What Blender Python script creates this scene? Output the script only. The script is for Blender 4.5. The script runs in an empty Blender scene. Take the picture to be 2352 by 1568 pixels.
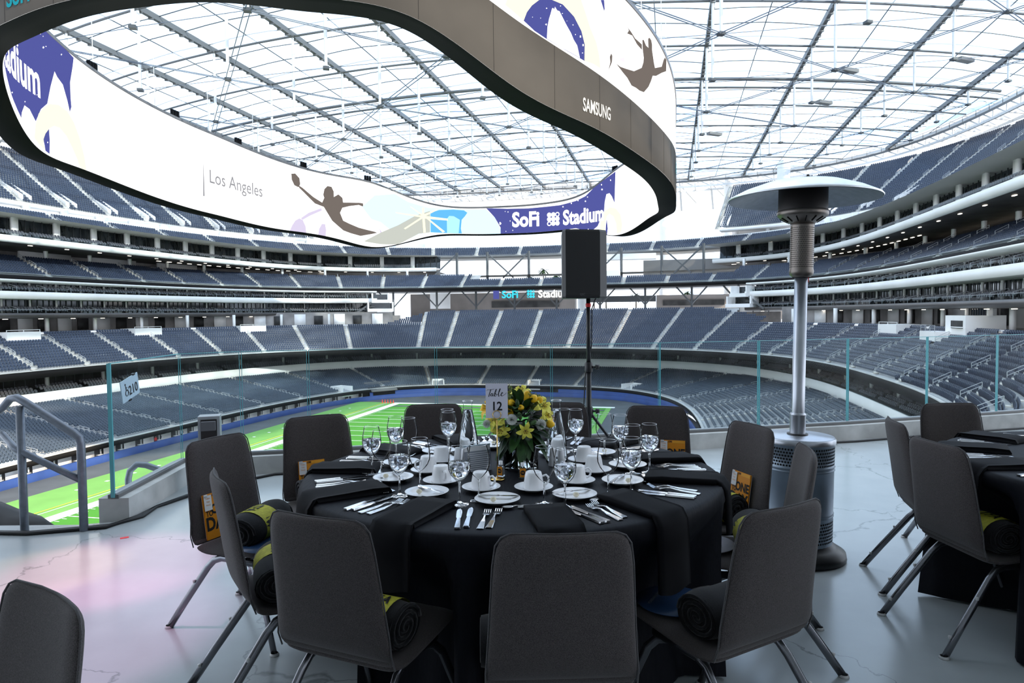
import bpy, bmesh, math, random
import numpy as np
from mathutils import Vector, Matrix
from mathutils.geometry import tessellate_polygon
SC = bpy.context.scene
PI = math.pi
rad = math.radians
random.seed(7)

# ------------------------------------------------------------------ camera
EYE = 1.468
PITCH, ROLL = 0.0409797, -0.0105331
cam_data = bpy.data.cameras.new('camera')
cam_data.sensor_width = 36
cam_data.lens = 24.0
cam_data.clip_end = 2000
cam = bpy.data.objects.new('camera', cam_data)
SC.collection.objects.link(cam)
_p = math.atan(PITCH)
_F = Vector((0, math.cos(_p), -math.sin(_p)))
_R = Vector((1, 0, 0))
_U = Vector((0, math.sin(_p), math.cos(_p)))
_X = math.cos(ROLL) * _R + math.sin(ROLL) * _U
_Y = -math.sin(ROLL) * _R + math.cos(ROLL) * _U
_M = Matrix((_X, _Y, -_F)).transposed().to_4x4()
_M.translation = (0, 0, EYE)
cam.matrix_world = _M
SC.camera = cam

# ------------------------------------------------------------------ sky, sun, exposure
w = bpy.data.worlds.new('sky')
SC.world = w
w.use_nodes = True
nt = w.node_tree
bg = nt.nodes['Background']
tc = nt.nodes.new('ShaderNodeTexCoord')
nz = nt.nodes.new('ShaderNodeTexNoise')
nz.inputs['Scale'].default_value = 3.0
nz.inputs['Detail'].default_value = 4
cr = nt.nodes.new('ShaderNodeValToRGB')
cr.color_ramp.elements[0].position = 0.30
cr.color_ramp.elements[0].color = (0.52, 0.66, 0.86, 1)
cr.color_ramp.elements[1].position = 0.62
cr.color_ramp.elements[1].color = (0.86, 0.91, 0.98, 1)
nt.links.new(tc.outputs['Generated'], nz.inputs['Vector'])
nt.links.new(nz.outputs['Fac'], cr.inputs['Fac'])
nt.links.new(cr.outputs['Color'], bg.inputs['Color'])
bg.inputs['Strength'].default_value = 2.1

sun_d = bpy.data.lights.new('sun', 'SUN')
sun_d.energy = 6.0
sun_d.angle = rad(1.5)
sun_d.color = (1.0, 0.86, 0.66)
sun = bpy.data.objects.new('sun', sun_d)
SC.collection.objects.link(sun)
# light travels towards (-0.62, 0.62, -0.48)
sun.rotation_euler = Vector((-0.72, 0.55, -0.42)).to_track_quat('-Z', 'Y').to_euler()

vs = SC.view_settings
SC.display_settings.display_device = 'sRGB'
vs.view_transform = 'Standard'
vs.look = 'None'
vs.gamma = 1
vs.use_curve_mapping = False
vs.exposure = 0.35
try:
    SC.cycles.transparent_max_bounces = 24
    SC.cycles.max_bounces = 12
    SC.cycles.transmission_bounces = 12
    SC.cycles.sample_clamp_indirect = 4.0
    SC.cycles.caustics_refractive = False
    SC.cycles.caustics_reflective = False
except Exception:
    pass

# ------------------------------------------------------------------ materials
MATS = {}
def mat(name, col, rough=0.6, metal=0.0, noise=None, bump=0.0, emit=None, est=1.0, spec=0.5, scale=8.0, dark=0.75, coord='Object', trans=0.0, ior=1.45, alpha=1.0, sheen=0.0):
    m = bpy.data.materials.new(name)
    m.use_nodes = True
    nt = m.node_tree
    b = nt.nodes['Principled BSDF']
    b.inputs['Base Color'].default_value = (*col, 1)
    b.inputs['Roughness'].default_value = rough
    b.inputs['Metallic'].default_value = metal
    b.inputs['Specular IOR Level'].default_value = spec
    b.inputs['IOR'].default_value = ior
    b.inputs['Transmission Weight'].default_value = trans
    if sheen:
        b.inputs['Sheen Weight'].default_value = sheen
    if emit:
        b.inputs['Emission Color'].default_value = (*emit, 1)
        b.inputs['Emission Strength'].default_value = est
    if noise is not None or bump:
        tc = nt.nodes.new('ShaderNodeTexCoord')
        n = nt.nodes.new('ShaderNodeTexNoise')
        n.inputs['Scale'].default_value = scale
        n.inputs['Detail'].default_value = 5
        nt.links.new(tc.outputs[coord], n.inputs['Vector'])
        if noise is not None:
            r = nt.nodes.new('ShaderNodeValToRGB')
            r.color_ramp.elements[0].position = 0.35
            r.color_ramp.elements[1].position = 0.65
            r.color_ramp.elements[0].color = (*[c * (1 - noise) for c in col], 1)
            r.color_ramp.elements[1].color = (*[min(1, c * (1 + noise)) for c in col], 1)
            nt.links.new(n.outputs['Fac'], r.inputs['Fac'])
            nt.links.new(r.outputs['Color'], b.inputs['Base Color'])
        if bump:
            bp = nt.nodes.new('ShaderNodeBump')
            bp.inputs['Strength'].default_value = bump
            bp.inputs['Distance'].default_value = 0.002
            nt.links.new(n.outputs['Fac'], bp.inputs['Height'])
            nt.links.new(bp.outputs['Normal'], b.inputs['Normal'])
    MATS[name] = m
    return m

def fabric(name, c1, c2, scale=900.0, rough=0.9):
    m = mat(name, c1, rough, spec=0.15, sheen=0.15)
    nt = m.node_tree; b = nt.nodes['Principled BSDF']
    tc = nt.nodes.new('ShaderNodeTexCoord')
    mp = nt.nodes.new('ShaderNodeMapping'); mp.inputs['Scale'].default_value = (1, 1, .35)
    n = nt.nodes.new('ShaderNodeTexNoise'); n.inputs['Scale'].default_value = scale; n.inputs['Detail'].default_value = 2
    r = nt.nodes.new('ShaderNodeValToRGB')
    r.color_ramp.elements[0].position = .35; r.color_ramp.elements[1].position = .68
    r.color_ramp.elements[0].color = (*c1, 1); r.color_ramp.elements[1].color = (*c2, 1)
    bp = nt.nodes.new('ShaderNodeBump'); bp.inputs['Strength'].default_value = .35; bp.inputs['Distance'].default_value = .001
    nt.links.new(tc.outputs['Object'], mp.inputs['Vector']); nt.links.new(mp.outputs['Vector'], n.inputs['Vector'])
    nt.links.new(n.outputs['Fac'], r.inputs['Fac']); nt.links.new(r.outputs['Color'], b.inputs['Base Color'])
    nt.links.new(n.outputs['Fac'], bp.inputs['Height']); nt.links.new(bp.outputs['Normal'], b.inputs['Normal'])
    return m

def pane(name, tint=(0.9, 0.97, 0.96), refl=0.10, grime=0.0):
    """thin clear sheet: mostly transparent with a fresnel gloss"""
    m = bpy.data.materials.new(name); m.use_nodes = True
    nt = m.node_tree; nt.nodes.clear()
    out = nt.nodes.new('ShaderNodeOutputMaterial')
    t = nt.nodes.new('ShaderNodeBsdfTransparent'); t.inputs['Color'].default_value = (*tint, 1)
    g = nt.nodes.new('ShaderNodeBsdfGlossy'); g.inputs['Roughness'].default_value = 0.02
    mx = nt.nodes.new('ShaderNodeMixShader')
    lw = nt.nodes.new('ShaderNodeLayerWeight'); lw.inputs['Blend'].default_value = refl
    nt.links.new(lw.outputs['Fresnel'], mx.inputs['Fac'])
    nt.links.new(t.outputs[0], mx.inputs[1]); nt.links.new(g.outputs[0], mx.inputs[2])
    last = mx
    if grime:
        d = nt.nodes.new('ShaderNodeBsdfTranslucent'); d.inputs['Color'].default_value = (.8, .85, .87, 1)
        m2 = nt.nodes.new('ShaderNodeMixShader')
        tc = nt.nodes.new('ShaderNodeTexCoord'); n = nt.nodes.new('ShaderNodeTexNoise'); n.inputs['Scale'].default_value = 2.3; n.inputs['Detail'].default_value = 6
        mr = nt.nodes.new('ShaderNodeMapRange'); mr.inputs['From Min'].default_value = .5; mr.inputs['From Max'].default_value = .8; mr.inputs['To Max'].default_value = grime
        mr.inputs['To Min'].default_value = grime * .25
        nt.links.new(tc.outputs['Object'], n.inputs['Vector']); nt.links.new(n.outputs['Fac'], mr.inputs['Value'])
        nt.links.new(mr.outputs[0], m2.inputs['Fac']); nt.links.new(mx.outputs[0], m2.inputs[1]); nt.links.new(d.outputs[0], m2.inputs[2])
        last = m2
    nt.links.new(last.outputs[0], out.inputs['Surface'])
    MATS[name] = m
    return m

def emis(name, col, s=1.0):
    m = bpy.data.materials.new(name); m.use_nodes = True
    nt = m.node_tree; nt.nodes.clear()
    out = nt.nodes.new('ShaderNodeOutputMaterial'); e = nt.nodes.new('ShaderNodeEmission')
    e.inputs['Color'].default_value = (*col, 1); e.inputs['Strength'].default_value = s
    nt.links.new(e.outputs[0], out.inputs['Surface']); MATS[name] = m
    return m

mat('seat_navy', (0.024, 0.035, 0.064), 0.45, noise=.12, scale=.4)
mat('seat_slate', (0.046, 0.062, 0.086), 0.45, noise=.12, scale=.4)
mat('suite_seat', (0.09, 0.09, 0.10), 0.6)
mat('concrete', (0.46, 0.45, 0.43), 0.85, noise=.10, scale=.25)
mat('tread', (0.42, 0.42, 0.42), 0.9, noise=.12, scale=.3)
mat('stair', (0.58, 0.55, 0.50), 0.9, noise=.10, scale=.4)
mat('white_wall', (0.86, 0.84, 0.82), 0.7, noise=.05, scale=.15)
mat('soffit', (0.42, 0.40, 0.38), 0.8)
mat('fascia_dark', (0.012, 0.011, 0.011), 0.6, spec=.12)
mat('fascia_brown', (0.075, 0.066, 0.062), 0.35, noise=.2, scale=.15)
mat('fascia_grey', (0.16, 0.155, 0.15), 0.35)
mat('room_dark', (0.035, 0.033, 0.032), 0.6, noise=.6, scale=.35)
mat('concourse_wall', (0.30, 0.28, 0.27), 0.7, noise=.5, scale=.12)
mat('suite_glass', (0.02, 0.025, 0.03), 0.05, spec=0.8, noise=.8, scale=.3)
mat('steel_white', (0.62, 0.62, 0.62), 0.5)
mat('steel_grey', (0.11, 0.112, 0.115), 0.5)
mat('steel_dark', (0.055, 0.06, 0.065), 0.5)
mat('cable', (0.10, 0.12, 0.16), 0.5)
mat('rail_metal', (0.50, 0.52, 0.54), 0.4, metal=.4)
mat('blue_wall', (0.022, 0.055, 0.20), 0.6, noise=.1, scale=.5)
mat('asphalt', (0.085, 0.09, 0.095), 0.9, noise=.1, scale=.3)
mat('turf_light', (0.16, 0.36, 0.075), 0.95, noise=.06, scale=.3)
mat('turf_dark', (0.055, 0.24, 0.015), 0.95, noise=.06, scale=.3)
mat('paint_white', (0.85, 0.85, 0.85), 0.9)
mat('paint_yellow', (0.75, 0.62, 0.05), 0.9)
mat('ring_clad', (0.040, 0.036, 0.031), 0.75, spec=.12, noise=.18, scale=.10)
mat('ring_black', (0.004, 0.004, 0.0045), 0.7, spec=.1)
mat('ground', (0.42, 0.42, 0.41), 0.9, noise=.1, scale=.02)
mat('palm', (0.05, 0.09, 0.03), 0.8)
mat('trunk', (0.12, 0.09, 0.06), 0.9)
for k, c, s in [('scr_white', (1, 1, 1), 1.35), ('scr_navy', (0.075, 0.085, 0.30), 1.0), ('scr_cream', (1, 0.95, 0.60), 1.15), ('scr_brown', (0.155, 0.13, 0.115), 1.0),
                ('scr_lilac', (0.62, 0.56, 0.72), 1.0), ('scr_sky', (0.62, 0.86, 1.0), 1.1), ('scr_stone', (0.50, 0.52, 0.47), 1.0), ('scr_blue', (0.12, 0.45, 0.95), 1.0),
                ('scr_bluelt', (0.42, 0.80, 1.0), 1.0), ('scr_grey', (0.26, 0.26, 0.28), 1.0), ('scr_sand', (0.9, 0.75, 0.8), 1.0), ('scr_creampale', (1, 0.97, 0.80), 1.15),
                ('scr_cyan', (0.05, 0.65, 0.80), 1.0), ('lamp_glow', (1, 0.93, 0.8), 3.0), ('letter_glow', (1.0, 0.95, 0.85), 1.0), ('tv_blue', (0.1, 0.3, 0.9), 1.0)]:
    emis(k, c, s)
emis('cyan_letter', (0.02, 0.28, 0.36), 1.0)

# ETFE film: lets most of the sky through and scatters a little
m = bpy.data.materials.new('etfe'); m.use_nodes = True
nt = m.node_tree; nt.nodes.clear()
out = nt.nodes.new('ShaderNodeOutputMaterial'); t = nt.nodes.new('ShaderNodeBsdfTransparent'); t.inputs['Color'].default_value = (.64, .79, .93, 1)
tl = nt.nodes.new('ShaderNodeBsdfTranslucent'); tl.inputs['Color'].default_value = (.70, .80, .90, 1)
mx = nt.nodes.new('ShaderNodeMixShader'); mx.inputs['Fac'].default_value = .30
nt.links.new(t.outputs[0], mx.inputs[1]); nt.links.new(tl.outputs[0], mx.inputs[2]); nt.links.new(mx.outputs[0], out.inputs['Surface'])
MATS['etfe'] = m
m = m.copy(); m.name = 'etfe_open'; MATS['etfe_open'] = m
m.node_tree.nodes['Mix Shader'].inputs['Fac'].default_value = .02
m.node_tree.nodes['Transparent BSDF'].inputs['Color'].default_value = (.60, .78, 1, 1)

# ------------------------------------------------------------------ generic builders
COL = SC.collection
def link(o, parent=None):
    COL.objects.link(o)
    if parent is not None:
        o.parent = parent
    return o

def tag(o, label=None, cat=None, group=None, kind=None):
    if label: o['label'] = label
    if cat: o['category'] = cat
    if group: o['group'] = group
    if kind: o['kind'] = kind
    return o

def empty(name, loc=(0, 0, 0), rz=0.0, label=None, cat=None, group=None, kind=None):
    o = bpy.data.objects.new(name, None)
    o.empty_display_size = .1
    o.location = loc; o.rotation_euler = (0, 0, rz)
    link(o)
    return tag(o, label, cat, group, kind)

def from_np(name, V, F, material, parent=None, smooth=False, kind=None):
    """V (n,3); F (m,k) same-size polygons"""
    V = np.asarray(V, dtype=np.float32); F = np.asarray(F, dtype=np.int32)
    me = bpy.data.meshes.new(name)
    k = F.shape[1]
    me.vertices.add(len(V)); me.vertices.foreach_set('co', V.ravel())
    me.loops.add(F.size); me.loops.foreach_set('vertex_index', F.ravel())
    me.polygons.add(len(F)); me.polygons.foreach_set('loop_start', np.arange(0, F.size, k, dtype=np.int32))
    me.polygons.foreach_set('loop_total', np.full(len(F), k, dtype=np.int32))
    if smooth: me.polygons.foreach_set('use_smooth', np.ones(len(F), dtype=bool))
    me.update(calc_edges=True)
    me.materials.append(MATS[material] if isinstance(material, str) else material)
    o = bpy.data.objects.new(name, me)
    link(o, parent)
    if kind: o['kind'] = kind
    return o

class MB:
    def __init__(s): s.v = []; s.f = []; s.sm = []
    def add(s, vs_, fs, smooth=False):
        o = len(s.v); s.v.extend([tuple(v) for v in vs_])
        for f in fs: s.f.append(tuple(o + i for i in f)); s.sm.append(smooth)
        return s
    def box(s, c, d, rz=0.0, M=None, taper=1.0):
        x, y, z = d[0] / 2, d[1] / 2, d[2] / 2
        vv = []
        for k in (-1, 1):
            t = taper if k > 0 else 1
            for a, b in ((-1, -1), (1, -1), (1, 1), (-1, 1)):
                p = Vector((a * x * t, b * y * t, k * z))
                if rz: p.rotate(Matrix.Rotation(rz, 3, 'Z'))
                p = p + Vector(c)
                if M is not None: p = M @ p
                vv.append(p)
        return s.add(vv, [(3, 2, 1, 0), (4, 5, 6, 7), (0, 1, 5, 4), (1, 2, 6, 5), (2, 3, 7, 6), (3, 0, 4, 7)])
    def bar(s, a, b, wd, ht=None, up=(0, 0, 1)):
        a = Vector(a); b = Vector(b); ht = ht or wd
        d = (b - a)
        if d.length < 1e-6: return s
        d.normalize(); u = Vector(up)
        if abs(d.dot(u)) > .99: u = Vector((1, 0, 0))
        r = d.cross(u).normalized(); u = r.cross(d).normalized()
        vv = []
        for p in (a, b):
            for i, j in ((-1, -1), (1, -1), (1, 1), (-1, 1)):
                vv.append(p + r * i * wd / 2 + u * j * ht / 2)
        return s.add(vv, [(3, 2, 1, 0), (4, 5, 6, 7), (0, 1, 5, 4), (1, 2, 6, 5), (2, 3, 7, 6), (3, 0, 4, 7)])
    def tube(s, pts, r, seg=8, closed=False, rx=None, caps=True, up=None):
        P = [Vector(p) for p in pts]; n = len(P); rings = []
        R = r if isinstance(r, (list, tuple)) else [r] * n
        prev = None
        for i in range(n):
            if closed: d = P[(i + 1) % n] - P[i - 1]
            else: d = P[min(i + 1, n - 1)] - P[max(i - 1, 0)]
            d.normalize()
            if prev is None:
                u = Vector(up) if up else Vector((0, 0, 1))
                if abs(d.dot(u)) > .95: u = Vector((1, 0, 0))
            else: u = prev
            a = d.cross(u)
            if a.length < 1e-5: a = d.cross(Vector((0, 1, 0)))
            a.normalize(); u = a.cross(d).normalized(); prev = u
            rings.append([P[i] + a * (R[i] * (rx or 1)) * math.cos(2 * PI * k / seg) + u * R[i] * math.sin(2 * PI * k / seg) for k in range(seg)])
        vv = [p for rg in rings for p in rg]; ff = []
        m = n if closed else n - 1
        for i in range(m):
            j = (i + 1) % n
            for k in range(seg):
                ff.append((i * seg + k, i * seg + (k + 1) % seg, j * seg + (k + 1) % seg, j * seg + k))
        s.add(vv, ff, True)
        if caps and not closed:
            o = len(s.v) - len(vv)
            s.f.append(tuple(o + k for k in reversed(range(seg)))); s.sm.append(False)
            s.f.append(tuple(o + (n - 1) * seg + k for k in range(seg))); s.sm.append(False)
        return s
    def lathe(s, prof, seg=24, c=(0, 0, 0), smooth=True, sy=1.0):
        vv = []; ff = []; idx = []
        for (r, z) in prof:
            if r < 1e-6: idx.append([len(vv)]); vv.append((c[0], c[1], c[2] + z))
            else:
                idx.append(list(range(len(vv), len(vv) + seg)))
                for k in range(seg):
                    a = 2 * PI * k / seg; vv.append((c[0] + r * math.cos(a), c[1] + r * sy * math.sin(a), c[2] + z))
        for A, B in zip(idx, idx[1:]):
            for k in range(seg):
                a0, a1 = A[k % len(A)], A[(k + 1) % len(A)]; b0, b1 = B[k % len(B)], B[(k + 1) % len(B)]
                q = []
                for t_ in (a0, a1, b1, b0):
                    if t_ not in q: q.append(t_)
                if len(q) > 2: ff.append(tuple(q))
        return s.add(vv, ff, smooth)
    def build(s, name, material, parent=None, kind=None, M=None):
        me = bpy.data.meshes.new(name)
        me.from_pydata([tuple(v) for v in s.v], [], s.f)
        if any(s.sm): me.polygons.foreach_set('use_smooth', s.sm)
        me.update()
        me.materials.append(MATS[material] if isinstance(material, str) else material)
        o = bpy.data.objects.new(name, me)
        link(o, parent)
        if M is not None: o.matrix_local = M
        if kind: o['kind'] = kind
        return o

def copy_tree(o, parent=None):
    c = o.copy(); COL.objects.link(c)
    if parent is not None: c.parent = parent
    for ch in list(o.children): copy_tree(ch, c)
    return c

def text_tris(body, size=1.0, offset=0.0, shear=0.0, align='LEFT', spacing=1.0):
    """flat lettering as triangles in (x, y); baseline y=0"""
    cu = bpy.data.curves.new('t', 'FONT'); cu.body = body; cu.size = size; cu.offset = offset; cu.shear = shear
    cu.align_x = align; cu.space_character = spacing; cu.resolution_u = 3
    o = bpy.data.objects.new('t', cu); COL.objects.link(o)
    dg = bpy.context.evaluated_depsgraph_get()
    me = o.evaluated_get(dg).to_mesh(); me.calc_loop_triangles()
    V = [(v.co.x, v.co.y) for v in me.vertices]
    T = [tuple(V[i] for i in t.vertices) for t in me.loop_triangles]
    o.evaluated_get(dg).to_mesh_clear()
    bpy.data.objects.remove(o); bpy.data.curves.remove(cu)
    return T

def lettering(name, body, size, M, material, parent, offset=0.0, shear=0.0, align='CENTER', spacing=1.0, sx=1.0):
    T = text_tris(body, size, offset, shear, align, spacing)
    v = []; f = []
    for t in T:
        o = len(v); v += [(p[0] * sx, p[1], 0) for p in t]; f.append((o, o + 1, o + 2))
    mb = MB(); mb.add([M @ Vector(p) for p in v], f)
    return mb.build(name, material, parent)
# ------------------------------------------------------------------ stadium frame of reference
CX, CY, HD = -15.521, 102.129, 0.228256
ch_, sh_ = math.cos(HD), math.sin(HD)
ZF = -19.64
def Wn(u, v, z):
    u = np.asarray(u, float); v = np.asarray(v, float)
    return np.stack([CX + u * ch_ + v * sh_, CY - u * sh_ + v * ch_, z + 0 * u], -1)
def Ws(u, v, z): return Vector((CX + u * ch_ + v * sh_, CY - u * sh_ + v * ch_, z))

class Plan:
    """closed superellipse in the stadium plan, resampled by arc length; arc 0 = far end, negative left, positive right"""
    def __init__(s, a, b, n, M=900):
        t = np.linspace(-PI, PI, 8001); sn, cs = np.sin(t), np.cos(t)
        r = (np.abs(sn / a) ** n + np.abs(cs / b) ** n) ** (-1 / n)
        P = np.stack([r * sn, r * cs], 1)
        L = np.concatenate([[0], np.cumsum(np.hypot(*np.diff(P, axis=0).T))])
        s.len = L[-1]; s.s0 = L[4000]
        s.arc = np.linspace(0, L[-1], M) - s.s0
        s.P = np.stack([np.interp(s.arc + s.s0, L, P[:, k]) for k in (0, 1)], 1)
        d = np.gradient(s.P, axis=0); N = np.stack([-d[:, 1], d[:, 0]], 1); N /= np.hypot(*N.T)[:, None]
        s.N = N * np.sign((N * s.P).sum(1))[:, None]
        s.th = np.degrees(np.interp(s.arc + s.s0, L, t))
    def arc_at(s, th): return float(np.interp(th, s.th, s.arc))
    def at(s, arc, off=0.0):
        arc = np.asarray(arc, float)
        p = np.stack([np.interp(arc, s.arc, s.P[:, k]) for k in (0, 1)], -1); n = np.stack([np.interp(arc, s.arc, s.N[:, k]) for k in (0, 1)], -1)
        return p + n * np.asarray(off)[..., None], n

def seen(W, margin=1.0, near=10.0):
    dx, dy = W[..., 0] - CX, W[..., 1] - CY
    v = dx * sh_ + dy * ch_; u = dx * ch_ - dy * sh_
    # the near end of the bowl lies under and behind the terrace: the photograph shows nothing of it
    under = (W[..., 2] > -15) & (v < -46 - .16 * (u - 60)) | (v < -71)
    return (W[..., 1] > near) & (np.abs(W[..., 0]) < .86 * W[..., 1] + 5 * margin) & ~under

def sweep(name, pl, prof, material, parent=None, th=None, kind=None, closed=False, wfun=None, smooth=False, near=10.0, step=1):
    """profile points (offset outward, z) swept along the plan; only the part within sight is kept"""
    idx = np.arange(0, len(pl.arc), step)
    off = np.array([p[0] for p in prof], float); z = np.array([p[1] for p in prof], float)
    wv = np.ones(len(idx)) if wfun is None else wfun(pl.th[idx])
    O = off[None, :] * wv[:, None] if wfun is not None else np.repeat(off[None, :], len(idx), 0)
    Q = pl.P[idx][:, None, :] + pl.N[idx][:, None, :] * O[..., None]
    W = Wn(Q[..., 0], Q[..., 1], 0); W[..., 2] = z[None, :]
    inner = np.argmin(off)
    ok = seen(W[:, inner], near=near) & seen(W[:, np.argmax(off)], 12.0, near=near)
    if th is not None: ok &= (pl.th[idx] >= th[0]) & (pl.th[idx] <= th[1])
    n, k = len(idx), len(prof)
    q = np.where(ok[:-1] & ok[1:])[0]
    F = []
    ks = range(k if closed else k - 1)
    for j in ks:
        j2 = (j + 1) % k
        F.append(np.stack([q * k + j, (q + 1) * k + j, (q + 1) * k + j2, q * k + j2], 1))
    F = np.concatenate(F)
    used = np.unique(F); mp = np.full(n * k, -1); mp[used] = np.arange(len(used))
    o = from_np(name, W.reshape(-1, 3)[used], mp[F], material, parent, smooth, kind)
    return o

def struct(name, parent=None): return empty(name, kind='structure') if parent is None else None

def box_array(name, C, T, N, size, material, parent, kind='stuff'):
    """many boxes: centres C (n,3), tangents T (n,2), outward N (n,2), size (tangent, outward, height)"""
    C = np.asarray(C, float)
    if len(C) == 0: return None
    loc = np.array([[-1, -1, -1], [1, -1, -1], [1, 1, -1], [-1, 1, -1], [-1, -1, 1], [1, -1, 1], [1, 1, 1], [-1, 1, 1]], float) * np.array(size) / 2
    return replicate(name, loc, np.array([(3, 2, 1, 0), (4, 5, 6, 7), (0, 1, 5, 4), (1, 2, 6, 5), (2, 3, 7, 6), (3, 0, 4, 7)]), C, T, N, material, parent, kind)

def replicate(name, loc, F, C, T, N, material, parent, kind='stuff'):
    V = C[:, None, :].repeat(len(loc), 1).copy()
    V[..., :2] += loc[None, :, 0, None] * T[:, None, :] + loc[None, :, 1, None] * N[:, None, :]
    V[..., 2] += loc[None, :, 2]
    FF = F[None] + (np.arange(len(C)) * len(loc))[:, None, None]
    return from_np(name, V.reshape(-1, 3), FF.reshape(-1, F.shape[1]), material, parent, False, kind)

# ---- seat shapes (x along the row, y outward/backward, z up), origin on the tread under the seat
def seat_local(detail):
    w_ = .235
    if detail:
        o = [(-w_, .42), (-w_, .80), (-w_ * .72, .875), (w_ * .72, .875), (w_, .80), (w_, .42)]
        V = [(x, .10 + (z - .42) * .22, z) for x, z in o] + [(x, .15 + (z - .42) * .22, z) for x, z in o]
        F = [(0, 1, 2, 5), (2, 3, 4, 5), (11, 8, 7, 6), (11, 10, 9, 8)] + [(i, i + 6, (i + 1) % 6 + 6, (i + 1) % 6) for i in range(6)]
        # tipped-up seat pan
        b = len(V)
        for y, z in ((.0, .36), (-.02, .70), (.05, .72), (.09, .36)):
            V += [(-w_ * .9, y, z), (w_ * .9, y, z)]
        F += [(b, b + 1, b + 3, b + 2), (b + 2, b + 3, b + 5, b + 4), (b + 4, b + 5, b + 7, b + 6), (b + 6, b + 7, b + 1, b), (b, b + 2, b + 4, b + 6), (b + 1, b + 7, b + 5, b + 3)]
        # arm / pedestal
        b = len(V)
        for x in (-.27, -.235):
            V += [(x, -.02, .10), (x, .12, .10), (x, .14, .62), (x, -.14, .60)]
        F += [(b, b + 1, b + 2, b + 3), (b + 7, b + 6, b + 5, b + 4), (b, b + 4, b + 5, b + 1), (b + 1, b + 5, b + 6, b + 2), (b + 2, b + 6, b + 7, b + 3), (b + 3, b + 7, b + 4, b)]
        return np.array(V, float), np.array(F)
    V = [(-w_, .10, .42), (w_, .10, .42), (w_, .19, .80), (w_ * .7, .20, .87), (-w_ * .7, .20, .87), (-w_, .19, .80)]
    V2 = [(x, y + .05, z) for x, y, z in V]
    b = [(-w_ * .9, -.02, .36), (w_ * .9, -.02, .36), (w_ * .9, .0, .70), (-w_ * .9, .0, .70), (w_ * .9, .1, .70), (-w_ * .9, .1, .70)]
    V = V + V2 + b
    F = [(0, 1, 2, 5), (5, 2, 3, 4), (5, 4, 10, 11), (4, 3, 9, 10), (3, 2, 8, 9), (12, 13, 14, 15), (15, 14, 16, 17)]
    return np.array(V, float), np.array(F)
SEATS = []     # (C, T, N) per tier kept for the individual seats
def rows(pl, z0, rise, dep, n, aisles, wfun=None, nfun=None, first=.45, tier='', material='seat_navy', th=None, sp=.56, ag=.62, skip=None):
    """seats of a tier; aisles = arc positions on the front curve"""
    CC, TT, NN = [], [], []
    ais = sorted(aisles)
    for i in range(n):
        off = first + i * dep
        fine = np.linspace(pl.arc[0], pl.arc[-1], 3600)
        ff = wfun(np.interp(fine, pl.arc, pl.th)) if wfun is not None else np.ones_like(fine)
        P, Nn = pl.at(fine, off * ff)
        L = np.concatenate([[0], np.cumsum(np.hypot(*np.diff(P, axis=0).T))])
        for a, b in zip(ais, ais[1:]):
            la, lb = np.interp(a, fine, L) + ag, np.interp(b, fine, L) - ag
            m_ = int((lb - la) / sp)
            if m_ < 1: continue
            l = la + (np.arange(m_) + .5) * (lb - la) / m_
            s_ = np.interp(l, L, fine)
            thv = np.interp(s_, pl.arc, pl.th)
            ok = np.ones(m_, bool)
            if th is not None: ok &= (thv > th[0]) & (thv < th[1])
            if nfun is not None: ok &= i < nfun(thv)
            if skip is not None: ok &= ~skip(thv, i)
            if not ok.any(): continue
            s_ = s_[ok]
            p = np.stack([np.interp(s_, fine, P[:, k]) for k in (0, 1)], 1); nn = np.stack([np.interp(s_, fine, Nn[:, k]) for k in (0, 1)], 1)
            nn /= np.hypot(*nn.T)[:, None]
            CC.append(Wn(p[:, 0], p[:, 1], z0 + i * rise))
            nw = np.stack([nn[:, 0] * ch_ + nn[:, 1] * sh_, -nn[:, 0] * sh_ + nn[:, 1] * ch_], 1)
            NN.append(nw); TT.append(np.stack([nw[:, 1], -nw[:, 0]], 1))
    C, T, N = map(np.concatenate, (CC, TT, NN))
    k = seen(C)
    C, T, N = C[k], T[k], N[k]
    SEATS.append([tier, material, C, T, N])

def treads(name, pl, z0, rise, dep, n, parent, wfun=None, th=None, material='tread', kind=None, first=0.0):
    prof = [(first, z0)]
    for i in range(n):
        prof.append((first + (i + 1) * dep, z0 + i * rise))
        prof.append((first + (i + 1) * dep, z0 + (i + 1) * rise))
    return sweep(name, pl, prof, material, parent, th, kind, wfun=wfun, step=3)

RAILS = []
def aisle_parts(parent, pl, z0, rise, dep, n, aisles, wfun=None, nfun=None, th=None, rails=True, first=0.0, wd=1.05, every=3):
    """light stair flights and the looped hand rails standing in them"""
    C, T, N = [], [], []
    for a in aisles:
        tha = float(np.interp(a, pl.arc, pl.th))
        if th is not None and not (th[0] < tha < th[1]): continue
        f = float(wfun(np.array([tha]))[0]) if wfun is not None else 1.0
        m_ = n if nfun is None else int(min(n, nfun(np.array([tha]))[0]))
        for i in range(m_):
            for h in (0, 1):
                off = (first + (i + .25 + .5 * h) * dep) * f
                p, nn = pl.at(a, off)
                nn = nn / np.hypot(*nn)
                C.append(Wn(p[0], p[1], z0 + (i + .5 * h) * rise - .04)); nw = np.array([nn[0] * ch_ + nn[1] * sh_, -nn[0] * sh_ + nn[1] * ch_]); N.append(nw); T.append(np.array([nw[1], -nw[0]]))
        if rails:
            i = 1
            while i + 2 < m_ + 1:
                q = []
                for k_ in (i, i + 1.9):
                    p, nn = pl.at(a, (first + k_ * dep) * f)
                    q.append(Wn(p[0], p[1], z0 + k_ * rise))
                RAILS.append((parent, q[0], q[1]))
                i += every
    if C:
        C = np.array(C); T = np.array(T); N = np.array(N); k = seen(C)
        box_array('aisle_steps', C[k], T[k], N[k], (wd, dep * .5, .24), 'stair', parent)

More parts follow.
